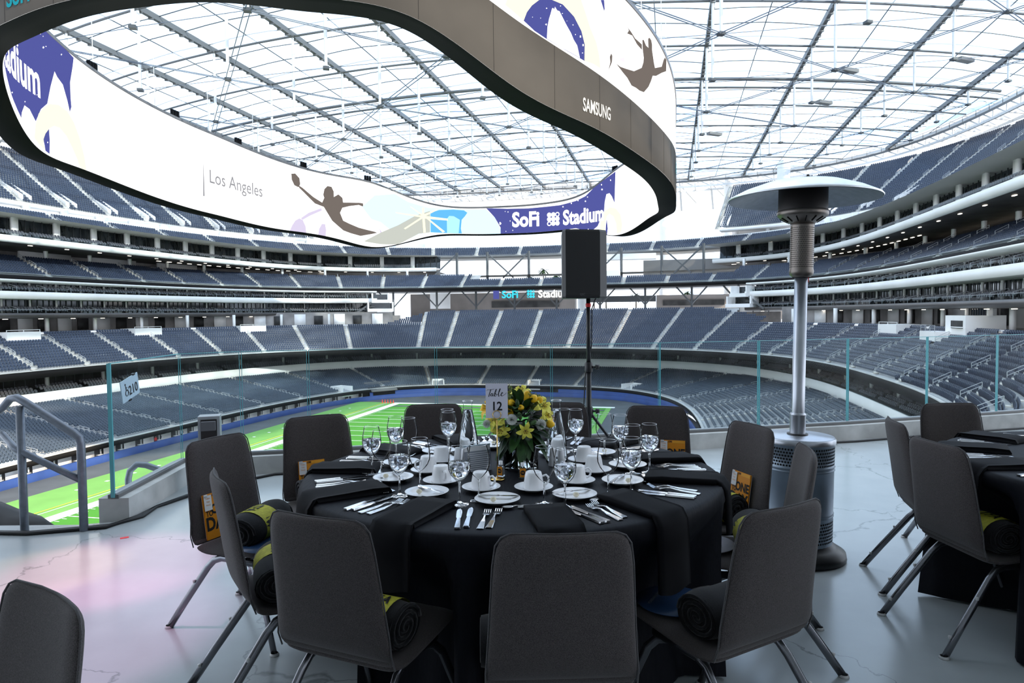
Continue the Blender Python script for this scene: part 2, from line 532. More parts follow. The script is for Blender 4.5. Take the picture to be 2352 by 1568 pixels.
def rail_mesh(mb, a, b, r=.022, h=.85):
    a = Vector(a); b = Vector(b); up = Vector((0, 0, 1))
    for hh in (h, h * .62):
        mb.bar(a + up * hh, b + up * hh, r * 2)
    for p in (a, b): mb.bar(p, p + up * h, r * 2)
    m_ = (a + b) / 2
    mb.bar(m_, m_ + up * h * .62, r * 2)

def spaced(pl, lo, hi, step, phase=0.0):
    a, b = pl.arc_at(lo), pl.arc_at(hi)
    k0 = math.ceil((a - phase) / step); k1 = math.floor((b - phase) / step)
    return [phase + k * step for k in range(k0, k1 + 1)]

def posts(pl, arcs, off, th=None):
    C, T, N = [], [], []
    for a in arcs:
        tha = float(np.interp(a, pl.arc, pl.th))
        if th is not None and not any(lo < tha < hi for lo, hi in th): continue
        p, nn = pl.at(a, off); nn = nn / np.hypot(*nn)
        C.append(Wn(p[0], p[1], 0.0)); nw = np.array([nn[0] * ch_ + nn[1] * sh_, -nn[0] * sh_ + nn[1] * ch_]); N.append(nw); T.append(np.array([nw[1], -nw[0]]))
    C = np.array(C).reshape(-1, 3); T = np.array(T).reshape(-1, 2); N = np.array(N).reshape(-1, 2)
    k = seen(C)
    return C[k], T[k], N[k]
def zset(C, z): C = C.copy(); C[:, 2] = z; return C

# ------------------------------------------------------------------ field
field = empty('football_field', kind='structure')
def fpoly(name, pts, z, material, parent=field):
    mb = MB(); mb.add([Ws(u, v, z) for u, v in pts], [tuple(range(len(pts)))]); return mb.build(name, material, parent)
def frect(name, u0, u1, v0, v1, z, material, parent=field): return fpoly(name, [(u0, v0), (u1, v0), (u1, v1), (u0, v1)], z, material, parent)
P100 = Plan(43.5, 75.0, 3.15)
k = np.arange(0, 900, 6)
fl = P100.P[k] * 1.03
mb = MB(); mb.add([Ws(u, v, ZF - .05) for u, v in fl], [tuple(range(len(fl) - 1))]); mb.build('apron', 'asphalt', field)
frect('turf', -36.0, 25.5, -62, 57.2, ZF, 'turf_light')
frect('playing_area', -24.38, 24.38, -54.9, 54.9, ZF + .02, 'turf_dark')
for (a, b, c, d) in ((-26.2, -24.38, -56.7, 56.7), (-24.4, 26.2, 54.9, 56.7)):
    frect('border', a, b, c, d, ZF + .035, 'paint_white')
for i in range(-10, 11):
    v = i * 4.572
    frect('yard_line', -24.3, 24.3, v - .1, v + .1, ZF + .04, 'paint_white')
mbh = MB()
for i in range(-50, 51):
    v = i * .9144
    if i % 5 == 0: continue
    for u in (-23.9, -3.0, 3.0, 23.9):
        mbh.add([Ws(u - .3, v - .05, ZF + .04), Ws(u + .3, v - .05, ZF + .04), Ws(u + .3, v + .05, ZF + .04), Ws(u - .3, v + .05, ZF + .04)], [(0, 1, 2, 3)])
mbh.build('hash_marks', 'paint_white', field, kind='stuff')
frect('paint_line', -28.9, -28.7, -56, 56.7, ZF + .03, 'paint_yellow')
frect('paint_line', -28.1, -27.95, -56, 56.7, ZF + .03, 'paint_white')
frect('end_strip', -24.3, 24.3, 50.3, 51.9, ZF + .045, 'asphalt')
for i in range(-6, 11):
    frect('line_marker', -33.0, -32.5, i * 4.572, i * 4.572 + .5, ZF + .03, 'paint_white')
mat('cone_red', (.8, .06, .03), .6)
for i in range(5):
    mb = MB(); mb.lathe([(.22, 0), (.22, .04), (.15, .05), (.03, .9), (0, .9)], 8)
    o = mb.build('traffic_cone', 'cone_red'); o.location = Ws(-29.2 + i * .75, 56.0 - .1 * i, ZF)
    tag(o, 'orange red cone standing by the far left corner of the field', 'cone', 'red cones by the far corner of the field')
# wall around the field
wall = empty('field_wall', kind='structure')
sweep('padded_wall', P100, [(-.9, ZF - .1), (-.9, ZF + 1.05), (-.55, ZF + 1.05), (-.5, ZF - .1)], 'blue_wall', wall)
sweep('padded_wall', P100, [(-.6, ZF), (-.6, ZF + 1.85), (-.1, ZF + 1.85)], 'blue_wall', wall, th=(-30, -3))
sweep('padded_wall', P100, [(-.6, ZF), (-.6, ZF + 1.85), (-.1, ZF + 1.85)], 'blue_wall', wall, th=(8, 48))
sweep('suite_wall', P100, [(2.0, ZF), (2.0, ZF + 1.95)], 'room_dark', wall)
arcs = spaced(P100, -170, -30, 4.0, 1.1)
C, T, N = posts(P100, arcs, 1.6)
box_array('suite_panel', zset(C, ZF + .95), T, N, (2.2, .1, 1.9), 'white_wall', wall)
C, T, N = posts(P100, [a + 1.6 for a in arcs], .9)
box_array('suite_post', zset(C, ZF + 1.0), T, N, (.14, .14, 1.9), 'steel_white', wall)
C, T, N = posts(P100, [a + .8 for a in arcs], .3)
box_array('bar_table', zset(C, ZF + .95), T, N, (.8, .5, .08), 'steel_white', wall)

# ------------------------------------------------------------------ lower (100) level
lower = empty('lower_seating_bowl', kind='structure')
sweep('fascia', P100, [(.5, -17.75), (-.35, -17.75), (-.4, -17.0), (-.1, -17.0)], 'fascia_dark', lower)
sweep('front_kerb', P100, [(-.42, -17.0), (-.42, -16.86), (.1, -16.86), (.12, -17.1)], 'concrete', lower)
def w100(th): # depth of the tier relative to the side depth
    a = np.abs(th); return np.interp(a, [0, 15, 30, 60, 180], [.76, .78, .92, 1.0, 1.0])
N100 = 24; D100 = .97; R100 = 3.9 / 24
treads('stepped_floor', P100, -17.0, R100, D100, N100, lower, w100)
A100 = spaced(P100, -172, 172, 12.6, 2.2)
def box100(th, i):   # entry cut-outs in the lower rows, one per second section at the far end
    k = ((np.interp(th, P100.th, P100.arc) - 2.2) / 12.6)
    fr = k - np.floor(k)
    return (i < 5) & (np.abs(th) < 40) & ((fr < .28)) & (np.floor(k) % 2 == 0)
rows(P100, -17.0, R100, D100, N100, A100, w100, tier='lower', material='seat_slate', skip=box100)
aisle_parts(lower, P100, -17.0, R100, D100, N100, A100, w100, every=4)
mb_ = 0
for kk in range(-4, 5):
    if kk % 2: continue
    a = 2.2 + kk * 12.6 + 1.9
    if abs(float(np.interp(a, P100.arc, P100.th))) > 40: continue
    p, nn = P100.at(a, 2.1); c = Ws(p[0], p[1], -16.7)
    mb = MB(); rz = math.atan2(-(nn[0] * ch_ + nn[1] * sh_), (-nn[0] * sh_ + nn[1] * ch_))
    mb.box((-1.5, 0, .2), (.2, 4.2, 1.6)); mb.box((1.5, 0, .2), (.2, 4.2, 1.6)); mb.box((0, 2.1, .2), (3.2, .2, 1.6)); mb.box((0, -2.0, -.9), (3.2, .2, 1.0))
    o = mb.build('entry_wall', 'white_wall', lower); o.location = c; o.rotation_euler = (0, 0, rz)
# tunnel at the far left corner
p, nn = P100.at(P100.arc_at(-27), 0); rz = math.atan2(-(nn[0] * ch_ + nn[1] * sh_), (-nn[0] * sh_ + nn[1] * ch_)); c = Ws(p[0], p[1], ZF)
tun = empty('players_tunnel', c, rz, kind='structure')
MB().box((0, 1.0, 1.2), (6.2, 3.6, 2.4)).build('tunnel_opening', 'ring_black', tun)
MB().add([(-3.6, -1.1, 2.3), (3.6, -1.1, 2.3), (3.6, 3.2, 4.1), (-3.6, 3.2, 4.1), (-3.6, -1.1, 2.0), (3.6, -1.1, 2.0), (3.6, 3.2, 3.8), (-3.6, 3.2, 3.8)], [(0, 1, 2, 3), (7, 6, 5, 4), (0, 4, 5, 1), (1, 5, 6, 2), (2, 6, 7, 3), (3, 7, 4, 0)]).build('tunnel_roof', 'fascia_grey', tun)
lettering('lettering', 'SoFi Stadium', 1.0, Matrix.Translation((0, .9, 3.16)) @ Matrix.Rotation(rad(22.7), 4, 'X'), 'paint_white', tun)

PWH = Plan(65.6, 89.8, 2.8)
sweep('club_wall', PWH, [(.2, -13.6), (0, -13.6), (-.3, -11.05), (.1, -11.05), (.1, -11.6), (6, -11.6)], 'white_wall', lower)
sweep('club_back_wall', PWH, [(6, -11.6), (6, -7.9)], 'room_dark', lower)
C, T, N = posts(PWH, spaced(PWH, -172, 172, 2.0, .3), 5.8)
box_array('club_mullion', zset(C, -9.8), T, N, (.10, .12, 3.7), 'steel_dark', lower)
C, T, N = posts(PWH, spaced(PWH, -172, 172, 12.0, 4), 3.0)
box_array('club_column', zset(C, -9.8), T, N, (.5, .5, 3.7), 'concrete', lower)
rows(PWH, -11.45, .30, .95, 3, spaced(PWH, -172, 172, 9.0, 4), first=1.0, tier='club', material='suite_seat', sp=.62)
# low glass screens on top of the club wall
PANE = pane('clear_pane', (.86, .93, .93), .08, grime=.06)
sweep('glass_screen', PWH, [(-.25, -11.05), (-.25, -10.45)], 'clear_pane', lower)

# ------------------------------------------------------------------ 200 level
middle = empty('middle_seating_tier', kind='structure')
P200 = Plan(64.5, 72.1, 2.68)
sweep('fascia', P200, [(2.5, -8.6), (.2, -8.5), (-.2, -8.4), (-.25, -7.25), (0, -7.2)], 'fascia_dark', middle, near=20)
sweep('front_kerb', P200, [(-.3, -7.25), (-.3, -7.12), (.15, -7.12), (.15, -7.3)], 'concrete', middle, near=20)
sweep('soffit', P200, [(2.5, -8.3), (24, -8.2)], 'soffit', middle, near=20)
def n200(th):
    return np.where((th > -26) & (th < 41), np.interp(th, [-26, -19, 30, 41], [13, 20, 21, 15]), 13.0)
D200 = .86
def rise_at(th): return 0
R200 = .445
rows(P200, -7.15, R200, D200, 27, sorted([P200.arc_at(x) for x in (-19.8, -14.2, -5.8, 2.6, 10.6, 18.9, 27.0)] + spaced(P200, -172, -25, 10.6, 0) + spaced(P200, 34, 172, 10.6, 3)), nfun=n200, tier='middle', first=.45)
A200 = sorted([P200.arc_at(x) for x in (-19.8, -14.2, -5.8, 2.6, 10.6, 18.9, 27.0)] + spaced(P200, -172, -25, 10.6, 0) + spaced(P200, 34, 172, 10.6, 3))
treads('stepped_floor', P200, -7.15, R200, D200, 13, middle)
treads('end_stepped_floor', P200, -7.15 + 13 * R200, R200, D200, 8, middle, th=(-20, 36), first=13 * D200)
aisle_parts(middle, P200, -7.15, R200, D200, 27, A200, nfun=n200, every=4)
ZC = -1.25
sweep('concourse_floor', P200, [(13 * D200, ZC), (22, ZC)], 'concrete', middle, th=(-180, -20))
sweep('concourse_floor', P200, [(13 * D200, ZC), (22, ZC)], 'concrete', middle, th=(36, 180))
sweep('concourse_parapet', P200, [(13 * D200, ZC), (13 * D200, ZC + .2), (13 * D200 + .25, ZC + .2), (13 * D200 + .25, ZC)], 'white_wall', middle, th=(-180, -24))
sweep('concourse_parapet', P200, [(13 * D200, ZC), (13 * D200, ZC + .2), (13 * D200 + .25, ZC + .2), (13 * D200 + .25, ZC)], 'white_wall', middle, th=(41, 180))
sweep('concourse_wall', P200, [(21, ZC), (21, 2.3)], 'concourse_wall', middle, th=(-180, -25))
sweep('concourse_wall', P200, [(21, ZC), (21, 2.3)], 'concourse_wall', middle, th=(40, 180))
C, T, N = posts(P200, spaced(P200, -172, 172, 9.5, 2), 13.6, [(-180, -25), (41, 180)])
box_array('concourse_column', zset(C, .3), T, N, (.55, .55, 3.1), 'white_wall', middle)
C, T, N = posts(P200, spaced(P200, -172, 172, 7.3, 1), 20.7, [(-180, -25), (41, 180)])
box_array('wall_panel', zset(C, .3), T, N, (3.0, .2, 3.1), 'white_wall', middle)
C, T, N = posts(P200, spaced(P200, -172, 172, 7.3, 4.4), 20.7, [(-180, -25), (41, 180)])
box_array('kiosk_front', zset(C, .2), T, N, (2.4, .2, 2.4), 'room_dark', middle)
for th_ in (-66, -88, -48, 70, 110):     # white bar decks set into the back rows
    p, nn = P200.at(P200.arc_at(th_), 11.0); rz = math.atan2(-(nn[0] * ch_ + nn[1] * sh_), (-nn[0] * sh_ + nn[1] * ch_))
    W_ = Ws(p[0], p[1], -1.9)
    if not seen(np.array(W_)): continue
    o = MB().box((0, 0, 0), (6.5, 4.5, 2.0)).box((0, -2.1, 1.35), (6.5, .08, .08)).box((-3.2, -2.1, 1.1), (.08, .08, .6)).box((3.2, -2.1, 1.1), (.08, .08, .6)).box((0, -2.1, 1.1), (.08, .08, .6)).build('bar_deck', 'white_wall', middle); o.location = W_; o.rotation_euler = (0, 0, rz)
p, nn = P200.at(P200.arc_at(87), 11.5); rz = math.atan2(-(nn[0] * ch_ + nn[1] * sh_), (-nn[0] * sh_ + nn[1] * ch_))
bx = empty('camera_platform', Ws(p[0], p[1], 0), rz, kind='structure')
MB().box((0, .5, -1.2), (6.4, 4.5, 3.6)).build('body', 'white_wall', bx)
MB().box((.6, -1.78, -.55), (3.6, .1, 1.0)).build('counter_opening', 'room_dark', bx)
MB().box((.6, -1.9, -.9), (3.8, .25, .12)).build('counter', 'white_wall', bx)
MB().box((0, 1.0, 1.3), (6.2, .15, 1.6)).build('glazing', 'suite_glass', bx)
mb = MB()
for i in range(9): mb.box((-2.8 + i * .7, .9, 1.3), (.08, .1, 1.6))
mb.build('mullions', 'steel_grey', bx)
MB().box((-3.2, .9, 1.3), (.5, .5, 1.6)).box((3.2, .9, 1.3), (.5, .5, 1.6)).build('pier', 'white_wall', bx)
MB().box((-4.0, -2.6, -2.2), (5.5, 2.2, 1.3)).build('lower_deck', 'white_wall', bx)
mb = MB()
for i in range(4): mb.bar((-6.6 + i * 1.7, -3.6, -1.55), (-6.6 + i * 1.7, -3.6, -.7), .06)
for z_ in (-.7, -1.1): mb.bar((-6.7, -3.6, z_), (-1.4, -3.6, z_), .06)
mb.build('deck_rail', 'rail_metal', bx)
sweep('end_walkway', P200, [(21.2 * D200, 2.3), (34, 2.3), (34, -2)], 'concrete', middle, th=(-20, 36))

# ------------------------------------------------------------------ suites and 300 level
suites = empty('suite_block', kind='structure')
PS = Plan(74.6, 98.0, 3.2)
LS, RS = (-180, -26.5), (34, 180)
for th in (LS, RS):
    sweep('brown_fascia', PS, [(9, 1.45), (.6, 1.5), (-.1, 1.65), (-.2, 2.42), (.1, 2.46), (5, 2.46)], 'fascia_brown', suites, th)
    sweep('white_band', PS, [(5, 4.95), (.1, 5.0), (-.1, 5.05), (-.15, 6.3), (.1, 6.34), (5, 6.34)], 'white_wall', suites, th)
    sweep('white_band', PS, [(5, 8.05), (.6, 8.1), (.3, 8.2), (.3, 8.42), (.6, 8.5)], 'white_wall', suites, th)
    for z0, z1 in ((2.46, 4.95), (6.34, 8.05)):
        sweep('suite_glazing', PS, [(4.2, z0), (4.2, z1)], 'suite_glass', suites, th)
    for z0, z1 in ((2.46, 4.95), (6.34, 8.05)):
        zc, hh = (z0 + z1) / 2, z1 - z0
        C, T, N = posts(PS, spaced(PS, th[0] + 8, th[1] - .5, 1.25, .2) if th is RS else spaced(PS, th[0] + .5, th[1] - .5, 1.25, .2), 4.1, [th])
        box_array('mullion', zset(C, zc), T, N, (.07, .12, hh), 'steel_grey', suites)
        C, T, N = posts(PS, spaced(PS, th[0] + .5, th[1] - .2, 5.6, .9), 3.9, [th])
        box_array('suite_divider', zset(C, zc), T, N, (.22, .35, hh), 'white_wall', suites)
        rows(PS, z0 + .02, .32, .9, 2, spaced(PS, th[0] + .5, th[1] - .3, 5.6, .9), first=.8, tier='suite', material='suite_seat', sp=.60, ag=.55, th=th)
        for a in spaced(PS, th[0] + .5, th[1] - .3, 5.6, .9):
            p, nn = PS.at(a, .3); q, _ = PS.at(a, 2.2)
            A, B = Ws(p[0], p[1], z0), Ws(q[0], q[1], z0 + .5)
            RAILS.append((suites, A, B))
        sweep('front_glass', PS, [(-.05, z0), (-.05, z0 + .62)], 'clear_pane', suites, th)
    sweep('top_rail', PS, [(-.08, 3.08), (-.08, 3.12)], 'rail_metal', suites, th)
# blocks at the ends of the suites, stepped white balconies and a stair between them
for th_, sgn in ((-26.2, 1), (33.6, -1)):
    p, nn = PS.at(PS.arc_at(th_), .5); rz = math.atan2(-(nn[0] * ch_ + nn[1] * sh_), (-nn[0] * sh_ + nn[1] * ch_))
    e = empty('balcony_block', Ws(p[0], p[1], 0), rz, kind='structure')
    for z_, wd_ in ((2.5, 7.5), (5.1, 5.0)):
        MB().box((0, -.6, z_ + .35), (wd_, 3.4, .9)).build('balcony', 'white_wall', e)
        MB().box((0, 1.6, z_ + 1.6), (wd_, .2, 1.8)).build('dark_glazing', 'suite_glass', e)
        mb = MB()
        for x in (-wd_ / 2 + .2, wd_ / 2 - .2): mb.box((x, -.4, z_ + 1.7), (.4, 3.0, 2.0))
        mb.build('side_wall', 'white_wall', e)
    mb = MB()
    for i in range(10): mb.box((sgn * (-7 + i * .45), -.5, 1.0 + i * .3), (.42, 1.5, .07))
    for i in range(10): mb.box((sgn * (-3 - i * .45), 1.2, 4.0 + i * .26), (.42, 1.5, .07))
    for x in (-7.2, -2.7): mb.box((sgn * x, .3, 3.6), (.18, .18, 6.4))
    mb.box((sgn * -2.5, .3, 3.9), (1.6, 3.2, .12)); mb.box((sgn * -7.6, .3, 6.5), (1.6, 3.2, .12)); mb.bar((sgn * -7, -1.3, 2.0), (sgn * -2.6, -1.3, 5.0), .08, .5); mb.bar((sgn * -3, 2.0, 5.0), (sgn * -7.4, 2.0, 7.6), .08, .5)
    mb.build('outdoor_stair', 'steel_grey', e)
    MB().box((sgn * -1.5, 2.5, -.4), (15, .3, 3.4)).build('lower_wall', 'concourse_wall', e)

upper = empty('upper_seating_tier', kind='structure')
P300 = Plan(77.7, 98.7, 3.71)
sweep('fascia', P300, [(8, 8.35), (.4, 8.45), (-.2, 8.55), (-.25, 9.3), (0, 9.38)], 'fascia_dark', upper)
sweep('front_rail', P300, [(-.1, 9.75), (-.1, 9.82)], 'rail_metal', upper)
sweep('front_glass', P300, [(-.12, 9.4), (-.12, 9.78)], 'clear_pane', upper)
R300, D300 = .43, .84
def n300(th): return np.where((th > -12) & (th < 30), 5.0, 9.0)
A300 = spaced(P300, -172, 172, 11.9, 1.4)
rows(P300, 9.4, R300, D300, 9, A300, nfun=n300, tier='upper')
treads('stepped_floor', P300, 9.4, R300, D300, 9, upper, th=(-180, -10))
treads('stepped_floor', P300, 9.4, R300, D300, 5, upper, th=(-11, 31))
treads('stepped_floor', P300, 9.4, R300, D300, 9, upper, th=(29, 180))
aisle_parts(upper, P300, 9.4, R300, D300, 9, A300, nfun=n300, every=3)
sweep('soffit', P300, [(8, 8.35), (20, 8.35)], 'soffit', upper)
sweep('walkway', P300, [(9 * D300, 13.2), (19, 13.2)], 'concrete', upper)
for th in ((-180, -18), (29, 180)):
    sweep('back_wall', P300, [(18, 13.0), (18, 16.0)], 'concourse_wall', upper, th)
C, T, N = posts(P300, spaced(P300, -172, 172, 10.5, 2), 8.6, [(-180, -18), (29, 180)])
box_array('column', zset(C, 14.3), T, N, (.6, .6, 2.6), 'white_wall', upper)
C, T, N = posts(P300, spaced(P300, -172, -50, 17, 5), 12.6, [(-180, -18), (29, 180)])
box_array('wall_block', zset(C, 14.3), T, N, (12, .6, 2.6), 'white_wall', upper)

# ------------------------------------------------------------------ 400 level
press = empty('press_and_suite_level', kind='structure')
P4W = Plan(76.7, 113.3, 4.17)
for th in ((-180, -17), (24.5, 180)):
    sweep('white_fascia', P4W, [(16, 15.2), (.5, 15.25), (0, 15.4), (-.1, 16.35), (.2, 16.45), (6, 16.45)], 'white_wall', press, th)
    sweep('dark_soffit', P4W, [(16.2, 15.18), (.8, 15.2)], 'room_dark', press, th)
    sweep('glazing', P4W, [(6, 16.4), (6.5, 20.4)], 'suite_glass', press, th)
    C, T, N = posts(P4W, spaced(P4W, th[0] + 1, th[1] - .3, 9.0, 2), 4.6, [th])
    box_array('white_pier', zset(C, 18.4), T, N, (1.3, .5, 4.0), 'white_wall', press)
    C, T, N = posts(P4W, spaced(P4W, th[0] + 1, th[1] - .3, 1.8, 0), 5.9, [th])
    box_array('mullion', zset(C, 18.4), T, N, (.1, .15, 4.0), 'steel_dark', press)
    rows(P4W, 16.45, .35, .9, 2, spaced(P4W, th[0] + 1, th[1] - .3, 9.0, 2), first=.8, tier='press', material='suite_seat', sp=.62, ag=.5, th=th)
    sweep('front_glass', P4W, [(0, 16.4), (0, 17.0)], 'clear_pane', press, th)
P400 = Plan(90.0, 129.7, 2.89)
sweep('grey_fascia', P400, [(10, 20.3), (.3, 20.35), (-.3, 20.5), (-.35, 21.1), (0, 21.18)], 'fascia_grey', press)
sweep('soffit', P400, [(-13, 20.42), (2, 20.3)], 'soffit', press, th=(-180, -17))
sweep('soffit', P400, [(-13, 20.42), (2, 20.3)], 'soffit', press, th=(24.5, 180))
R400, D400 = .48, .84
A400 = spaced(P400, -172, 172, 14.6, 3)
rows(P400, 21.2, R400, D400, 6, A400, tier='fourth', sp=.60)
treads('stepped_floor', P400, 21.2, R400, D400, 6, press)
aisle_parts(press, P400, 21.2, R400, D400, 6, A400, rails=True, every=3, wd=1.5)
sweep('walkway', P400, [(6 * D400, 24.0), (6 * D400, 24.7), (6 * D400 + .3, 24.7), (6 * D400 + .3, 24.0), (13, 24.0)], 'white_wall', press)

# ------------------------------------------------------------------ 500 level
top = empty('top_seating_tier', kind='structure')
P500 = Plan(98.4, 126.6, 3.5)
R500, D500 = .62, .80
for th in ((-180, -35), (23.0, 180)):
    sweep('white_fascia', P500, [(3, 25.7), (0, 25.8), (-.2, 25.9), (-.2, 26.65), (.1, 26.75)], 'white_wall', top, th)
    treads('stepped_floor', P500, 26.75, R500, D500, 26, top, th=th)
    sweep('underside', P500, [(3, 25.7), (21, 41), (21, 42.6)], 'white_wall', top, th)
    A500 = spaced(P500, th[0] + 5, th[1] - .1, 11.5, 3) + ([P500.arc_at(th[1]) - .1] if th[0] < -100 else [])
    if th[0] > 0: A500 = [P500.arc_at(th[0]) + .1] + A500
    rows(P500, 26.75, R500, D500, 26, A500, tier='top', th=th, sp=.60, ag=.75)
    aisle_parts(top, P500, 26.75, R500, D500, 26, A500, rails=True, every=5, wd=1.3)
    # sloping entry boxes in the lower rows
    for a in [x + 1.9 for x in A500]:
        p, nn = P500.at(a, 3.0); W_ = Ws(p[0], p[1], 28.6)
        if not seen(np.array(W_)): continue
        rz = math.atan2(-(nn[0] * ch_ + nn[1] * sh_), (-nn[0] * sh_ + nn[1] * ch_))
        mb = MB()
        for x in (-1.0, 1.0): mb.add([(x - .1, -2.4, -1.6), (x + .1, -2.4, -1.6), (x + .1, 3.2, 2.2), (x - .1, 3.2, 2.2), (x - .1, -2.4, -.2), (x + .1, -2.4, -.2), (x + .1, 3.2, 3.0), (x - .1, 3.2, 3.0)], [(3, 2, 1, 0), (4, 5, 6, 7), (0, 1, 5, 4), (1, 2, 6, 5), (2, 3, 7, 6), (3, 0, 4, 7)])
        o = mb.build('entry_wall', 'white_wall', top); o.location = W_; o.rotation_euler = (0, 0, rz)
for th in ((-180, -17), (23.5, 180)):
    sweep('white_wall_band', P400, [(9, 23.9), (9, 26.3)], 'white_wall', press, th)
C, T, N = posts(P400, spaced(P400, -172, 172, 9, 2), 8.0, [(-180, -17), (23.5, 180)])
box_array('wall_pier', zset(C, 25.0), T, N, (1.0, 1.4, 2.6), 'white_wall', press)
# ------------------------------------------------------------------ rails in the stands: the nearest as parts, the rest joined
def _d(r): return (Vector(r[1]).xy.length)
RAILS = [r for r in RAILS if bool(seen(np.array(r[1]))) and Vector(r[1]).y > 18]
RAILS.sort(key=_d)
from collections import defaultdict
cnt = defaultdict(int); rest = {}
for r in RAILS:
    par = r[0]
    if cnt[par.name] < (130 if _d(r) < 120 else 0):
        cnt[par.name] += 1
        mb = MB(); rail_mesh(mb, r[1], r[2]); mb.build('hand_rail', 'rail_metal', par)
    else:
        rest.setdefault(par.name, (par, MB())); rail_mesh(rest[par.name][1], r[1], r[2], r=.03)
for par, mb in rest.values(): mb.build('hand_rails', 'rail_metal', par, kind='stuff')

# ------------------------------------------------------------------ seats: 300 nearest in view as objects, the rest joined
cands = []
for ti, (tier, ma, C, T, N) in enumerate(SEATS):
    if tier not in ('lower', 'middle'): continue
    fw = C[:, 1]; px = 1176 + 1568 * C[:, 0] / fw; py = 716 + 1568 * (1.468 - C[:, 2] - .6) / fw
    ok = (px > 1560) & (px < 2345) & (py < 972 - (px - 1560) * .03) & (fw > 20)
    for i in np.where(ok)[0]: cands.append((float(np.hypot(C[i, 0], C[i, 1])), ti, int(i)))
cands.sort()
picked = cands[:300]
taken = defaultdict(set)
Vd, Fd = seat_local(True)
seat_me = {}
ORD = 'one two three four five six seven eight nine ten eleven twelve thirteen fourteen fifteen sixteen seventeen eighteen nineteen twenty twenty-one twenty-two twenty-three twenty-four twenty-five twenty-six twenty-seven'.split()
for ma in ('seat_navy', 'seat_slate'):
    me = bpy.data.meshes.new('stadium_seat'); me.from_pydata(Vd.tolist(), [], Fd.tolist()); me.update(); me.materials.append(MATS[ma]); seat_me[ma] = me
for d_, ti, i in picked:
    tier, ma, C, T, N = SEATS[ti]; taken[ti].add(i)
    o = bpy.data.objects.new('folding_chair', seat_me[ma]); COL.objects.link(o)
    t_ = T[i]; n_ = N[i]
    o.matrix_world = Matrix(((t_[0], n_[0], 0, C[i, 0]), (t_[1], n_[1], 0, C[i, 1]), (0, 0, 1, C[i, 2]), (0, 0, 0, 1)))
    if tier == 'lower':
        r_ = int(round((C[i, 2] + 17.0) / R100)); tag(o, 'slate folding stadium chair in row %s of the lower tier behind the heater' % ORD[min(r_, 26)], 'chair', 'folding chairs of the lower tier, row ' + ORD[min(r_, 26)])
    else:
        r_ = int(round((C[i, 2] + 7.15) / R200)); tag(o, 'navy folding stadium chair in row %s of the near middle tier at right' % ORD[min(r_, 26)], 'chair', 'folding chairs of the middle tier, row ' + ORD[min(r_, 26)])
byk = defaultdict(list)
for ti, (tier, ma, C, T, N) in enumerate(SEATS):
    keep = np.ones(len(C), bool)
    if taken[ti]: keep[list(taken[ti])] = False
    d = np.hypot(C[:, 0], C[:, 1]); nr = d < 95
    for lod in (True, False):
        k = keep & (nr if lod else ~nr)
        if k.any(): byk[(tier, ma, lod)].append((C[k], T[k], N[k]))
SN = {'lower': 'lower_tier_seats', 'middle': 'middle_tier_seats', 'upper': 'upper_tier_seats', 'fourth': 'fourth_tier_seats', 'top': 'top_tier_seats', 'club': 'club_seats', 'suite': 'suite_seats', 'press': 'press_level_seats'}
SL = {'lower': 'rows of slate blue folding seats around the field', 'middle': 'rows of navy folding seats in the big middle tier', 'upper': 'rows of navy seats above the suite bands',
      'fourth': 'thin band of navy seats under the top tier', 'top': 'steep rows of navy seats right under the roof', 'club': 'dark padded club seats under the middle tier overhang',
      'suite': 'grey seats in front of the glazed suites', 'press': 'grey seats behind the white upper fascia'}
tot = 0
for (tier, ma, lod), L in byk.items():
    V, F = seat_local(lod)
    C, T, N = (np.concatenate([l[j] for l in L]) for j in range(3))
    o = replicate(SN[tier], V, F, C, T, N, ma, None, 'stuff'); tot += len(C)
    o['label'] = SL[tier] + (' nearest the camera' if lod else ''); o['category'] = 'stadium seats'
print('seats', tot)

# ------------------------------------------------------------------ far end: columns, building, sign, palms
endz = empty('open_end_frame', kind='structure')
PE = Plan(84, 104, 3.0)
def colm(name, u, v, z0, z1, r, ma='steel_grey', par=endz, seg=10):
    MB().lathe([(r, z0), (r, z1)], seg, tuple(Ws(u, v, 0))).build(name, ma, par)
for i, th_ in enumerate((-24, -17, -10.5, -4, 3, 10, 17, 24, 31)):
    p, nn = PE.at(PE.arc_at(th_), 0)
    colm('column', p[0], p[1], -1, 8.5, .32)
    for s_ in (-1, 1):
        q, _ = PE.at(PE.arc_at(th_) + s_ * 4.4, 0)
        MB().bar(Ws(p[0], p[1], 3.6), Ws(q[0], q[1], 8.4), .36).build('strut', 'steel_grey', endz)
for i, th_ in enumerate((-14, -9, -2, 5, 13, 19, 25)):
    p, nn = PE.at(PE.arc_at(th_), 4)
    colm('column', p[0], p[1], 8.5, 20.4, .4)
    q, _ = PE.at(PE.arc_at(th_) + (8 if i % 2 else -8), 4)
    MB().bar(Ws(p[0], p[1], 20), Ws(q[0], q[1], 12.4), .4).build('strut', 'steel_grey', endz)
for (u, v) in ((7.5, 150), (58.0, 150), (36, 165), (72, 128)):
    colm('roof_column', u, v, -2, 46.8, 1.9, 'white_wall', seg=20)
